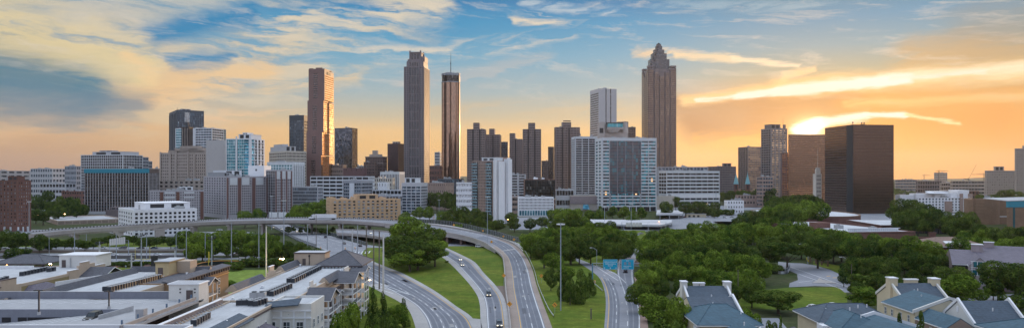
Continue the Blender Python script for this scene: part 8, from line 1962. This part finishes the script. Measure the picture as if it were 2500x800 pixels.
# poster bridge at centre distance
b0 = at(1056, 700); root = empty('poster_bridge', (b0.x, b0.y, 0), -.12, 'small bridge with a strip of pale posters across the street near centre', 'bridge'); m = MB(); L_ = 23; m.box(0, L_, 0, 6, 3.6, 4.6); m.build('deck', GREY, root)
rs = random.Random(2)
for k in range(9): m = MB(); m.box(k*L_/9+.15, (k+1)*L_/9-.1, -.2, -.05, 4.7, 8.0); m.build('poster', paint('poster_%d' % (k % 3), ((.6,.5,.5),(.62,.66,.70),(.35,.42,.5))[k % 3], .6, .5, 1.2, streak=False), root)
m = MB()
for x in (.5, L_-.8): m.box(x, x+.8, 1, 5, 0, 3.6)
m.build('pier', PALE, root)
# baseball scoreboard, white boards
b0 = P(591, 642); root = empty('scoreboard', b0, 0, 'small scoreboard with pale panels above the outfield wall', 'scoreboard'); m = MB(); m.box(-1.6, -1.4, -.1, .1, 0, 4); m.build('post', M_dark, root); m = MB(); m.box(1.4, 1.6, -.1, .1, 0, 4); m.build('post', M_dark, root); m = MB(); m.box(-1.7, 1.7, -.15, .15, 1.2, 3.4); m.build('board', M_dark, root); m = MB(); m.box(-1.5, 1.5, -.2, -.155, 2.6, 3.3); m.box(-1.4, -.3, -.2, -.155, 1.4, 2.3); m.box(.3, 1.4, -.2, -.155, 1.4, 2.3); m.build('panel', STW, root)
b0 = P(377, 655); root = empty('video_board', b0, .5, 'tall dark board with blue panel beside the tan stair house', 'scoreboard'); m = MB(); m.box(-1.5, 1.5, -.2, .2, 0, 6.3); m.build('board', M_dark, root)
for (x, lab) in ((667,'left white billboard under the hospital wing'), (690,'right white billboard under the hospital wing')):
    b0 = at(x, 740); root = empty('billboard', (b0.x, b0.y, 0), 0, lab, 'billboard'); m = MB(); m.box(-4, 4, -.2, .2, 4, 9.5); m.build('panel', WHITE2, root); 
    for q in (-3, 3): m = MB(); m.tube((q,.4,0),(q,.4,9),.2); m.build('post', M_dark, root)
# football goal
b0 = P(330, 632.5, 0); YG = 370; g0 = at(330, YG); root = empty('goal_post', g0, 0, 'yellow football goal post in front of the freeway', 'goal'); M_y = paint('goal_yellow', (.62,.50,.06), .5, .05, streak=False); gw_ = 36/F*YG
m = MB(); zz0 = zt(632, YG); m.tube((0,0,zz0),(gw_,0,zz0),.12,n=6); m.build('crossbar', M_y, root)
for x in (0, gw_): m = MB(); m.tube((x,0,zz0),(x,0,zt(603, YG)),.1,n=6); m.build('upright', M_y, root)
m = MB(); m.tube((gw_/2,.8,0),(gw_/2,.8,zz0*.7),.14,n=6); m.tube((gw_/2,.8,zz0*.7),(gw_/2,0,zz0),.12,n=6); m.build('support', M_y, root)
p_ = P(509, 655); root = empty('foul_pole', p_, 0, 'yellow foul pole at the ball field corner', 'pole'); m = MB(); m.tube((0,0,0),(0,0,8.5),.12,n=6); m.box(0, .5, -.02, .02, 3, 8.3); m.build('shaft', M_y, root)
# utility poles and wires
def upole(px, ytop, ybase, label, arms=1, box=False):
    root, h = pole(px, ytop, ybase, .17, M_wood, label, 'utility_pole', 'utility pole'); 
    if arms: m = MB(); m.box(-1.1, 1.1, -.08, .08, h-.9, h-.75); m.build('crossarm', M_wood, root)
    if box: m = MB(); m.cyl(.35, 0, h-3.2, h-2.2, .3, n=8); m.build('transformer', M_unit, root)
    return root
upole(1802, 660, 745, 'tall utility pole on the lawn left of the round tree', 0); upole(1856, 674, 712, 'utility pole with transformer behind the big round tree', 1, True); upole(2079, 645, 716, 'utility pole at the lawn corner by the side street', 0); upole(2283, 668, 730, 'utility pole behind the cream chimney', 0, True); upole(1629, 660, 745, 'utility pole in the woods beside the first slate roof', 1, True) if False else None
a, b = at(2283, 268, zt(690, 268)), at(2400, 200, zt(734, 200)); m = MB(); N_ = 14
for k in range(N_):
    t0, t1 = k/N_, (k+1)/N_; f = lambda s: a.lerp(b, s)-Vector((0,0,4*s*(1-s)*1.2)); m.tube(f(t0)-a, f(t1)-a, .04, n=4)
o_ = m.build('power_line', M_dark); o_.location = a; tag(o_, 'sagging power line running to the white gabled townhouse', 'cable')
# signal at the street corner
root, h = pole(1971, 628, 645, .12, M_steel, 'traffic signal with amber housings at the street corner', 'traffic_signal', 'traffic light'); m = MB(); m.box(-.5, -.1, -.2, .2, h-1.2, h); m.box(.2, .6, -.2, .2, h-2.2, h-1.0); m.build('signal_head', M_y, root)
# stone marker posts along the side street
for i, px in enumerate((1978, 1992, 2006, 2021)):
    m = MB(); m.box(-.35, .35, -.35, .35, -.1, 2.6); m.box(-.45, .45, -.45, .45, 2.6, 2.8); root = empty('stone_pillar', P(px, 640+i*3.2), 0, 'brown stone pillar along the side street, %s from the left' % ordn(i+1), 'pillar', 'stone pillars along the side street'); m.build('shaft', paint('pillar_stone', (.20,.13,.09)), root)
p_ = P(1443, 778); root = empty('wooden_post', p_, 0, 'weathered wooden post standing on the right lawn', 'post'); m = MB(); m.box(-.2, .2, -.15, .15, -.1, 3.4); m.build('shaft', M_wood, root)
# forecourt bridges left of the mound
def slabbridge(pts, z, th, label):
    A = [P(x, y, z) for x, y in pts]; o = Vector((A[0].x, A[0].y, 0)); root = empty('concrete_bridge', o, 0, label, 'bridge'); m = MB(); m.slab([a-o for a in A], th); m.build('deck', PALE, root); m = MB()
    for i in range(0, len(A)-1):
        for q in (.15, .5, .85): c = A[i].lerp(A[i+1], q)-o; m.box(c.x-.4, c.x+.4, c.y+.8, c.y+1.6, -.3, z-th)
    m.build('pier', GREY, root, kind='stuff')
slabbridge([(1602,522),(1667,520),(1668,513),(1604,512)], 6, 1.6, 'white concrete bridge deck right of the slab hotel entrance'); slabbridge([(1440,545),(1610,549),(1640,542),(1640,536),(1440,535)], 4.5, 1.5, 'long low concrete deck before the street trees of the slab hotel')
b0 = at(1676, 820); root = empty('shed', (b0.x,b0.y,0), 0, 'low cream shed on the forecourt before the wide banded office', 'shed'); m = MB(); m.box(0, 22, 0, 8, 0, 3.6); m.build('wall', STC, root); m = MB(); m.box(-.4, 22.4, -.4, 8.4, 3.6, 3.9); m.build('roof', ROOF, root); m = MB()
for q in (2, 7, 12): m.box(q, q+2.5, -.06, -.01, .3, 2.4)
m.build('garage_door', M_dark, root)
# ================================================================== PEOPLE on the field
def person(px, ybase, label, top, leg, stride=.3, arm=.2):
    me = bpy.data.meshes.new('body'); J = [(0,0,.95),(0,0,1.2),(0,0,1.45),(0,0,1.56),(0,0,1.70),(-.11,0,.90),(-.13,stride*.5,.5),(-.14,stride*.6,.06),(-.14,stride*.6-.16,.04),(.11,0,.90),(.13,-stride*.4,.5),(.14,-stride*.8,.06),(.14,-stride*.8-.16,.04),(-.20,0,1.42),(-.27,arm,1.15),(-.27,arm*.6-.15,.92),(.20,0,1.42),(.27,-arm,1.15),(.27,-arm-.1,.92)]
    E = [(0,1),(1,2),(2,3),(3,4),(0,5),(5,6),(6,7),(7,8),(0,9),(9,10),(10,11),(11,12),(2,13),(13,14),(14,15),(2,16),(16,17),(17,18)]; Rd = [.15,.15,.16,.06,.11,.10,.07,.045,.04,.10,.07,.045,.04,.06,.045,.035,.06,.045,.035]
    me.from_pydata(J, E, []); o = bpy.data.objects.new('person', me); col.objects.link(o); sk_ = o.modifiers.new('s', 'SKIN'); o.modifiers.new('u', 'SUBSURF').levels = 1
    for i, v in enumerate(me.skin_vertices[0].data if me.skin_vertices else []): v.radius = (Rd[i], Rd[i]*.8)
    if not me.skin_vertices:
        bm_ = bmesh.new(); bm_.from_mesh(me); ly = bm_.verts.layers.skin.verify(); bm_.verts.ensure_lookup_table()
        for i, v in enumerate(bm_.verts): v[ly].radius = (Rd[i], Rd[i]*.8); v[ly].use_root = i == 0
        bm_.to_mesh(me); bm_.free()
    m_, t, b = base_mat('outfit_'+label[:12]); x, y, z = sep(t, coord(t)); c = mixc(t, z.f('GREATER_THAN', .95), leg, top); c = mixc(t, z.f('GREATER_THAN', 1.52), c, (.30,.17,.11)); setc(t, b, c); me.materials.append(m_)
    o.location = P(px, ybase); o.rotation_euler = (0,0,random.Random(px).uniform(0,6)); tag(o, label, 'person', 'people on the running track and field')
import bmesh
person(285, 657, 'person in orange shirt walking on the running track', (.6,.22,.06), (.05,.05,.07)); person(307, 655, 'person in white shirt and blue shorts by the track', (.6,.65,.7), (.1,.2,.4)); person(289, 663, 'person in orange vest at the field edge', (.65,.25,.05), (.3,.12,.05)); person(334, 650, 'person in orange top right of the thick pole', (.6,.25,.08), (.06,.06,.07)); person(274, 660, 'person in dark clothes on the field', (.05,.06,.08), (.04,.04,.05)); person(262, 661, 'person in grey clothes at the left of the field', (.2,.22,.25), (.05,.05,.06))
for n_, mt in MATS.items(): pass
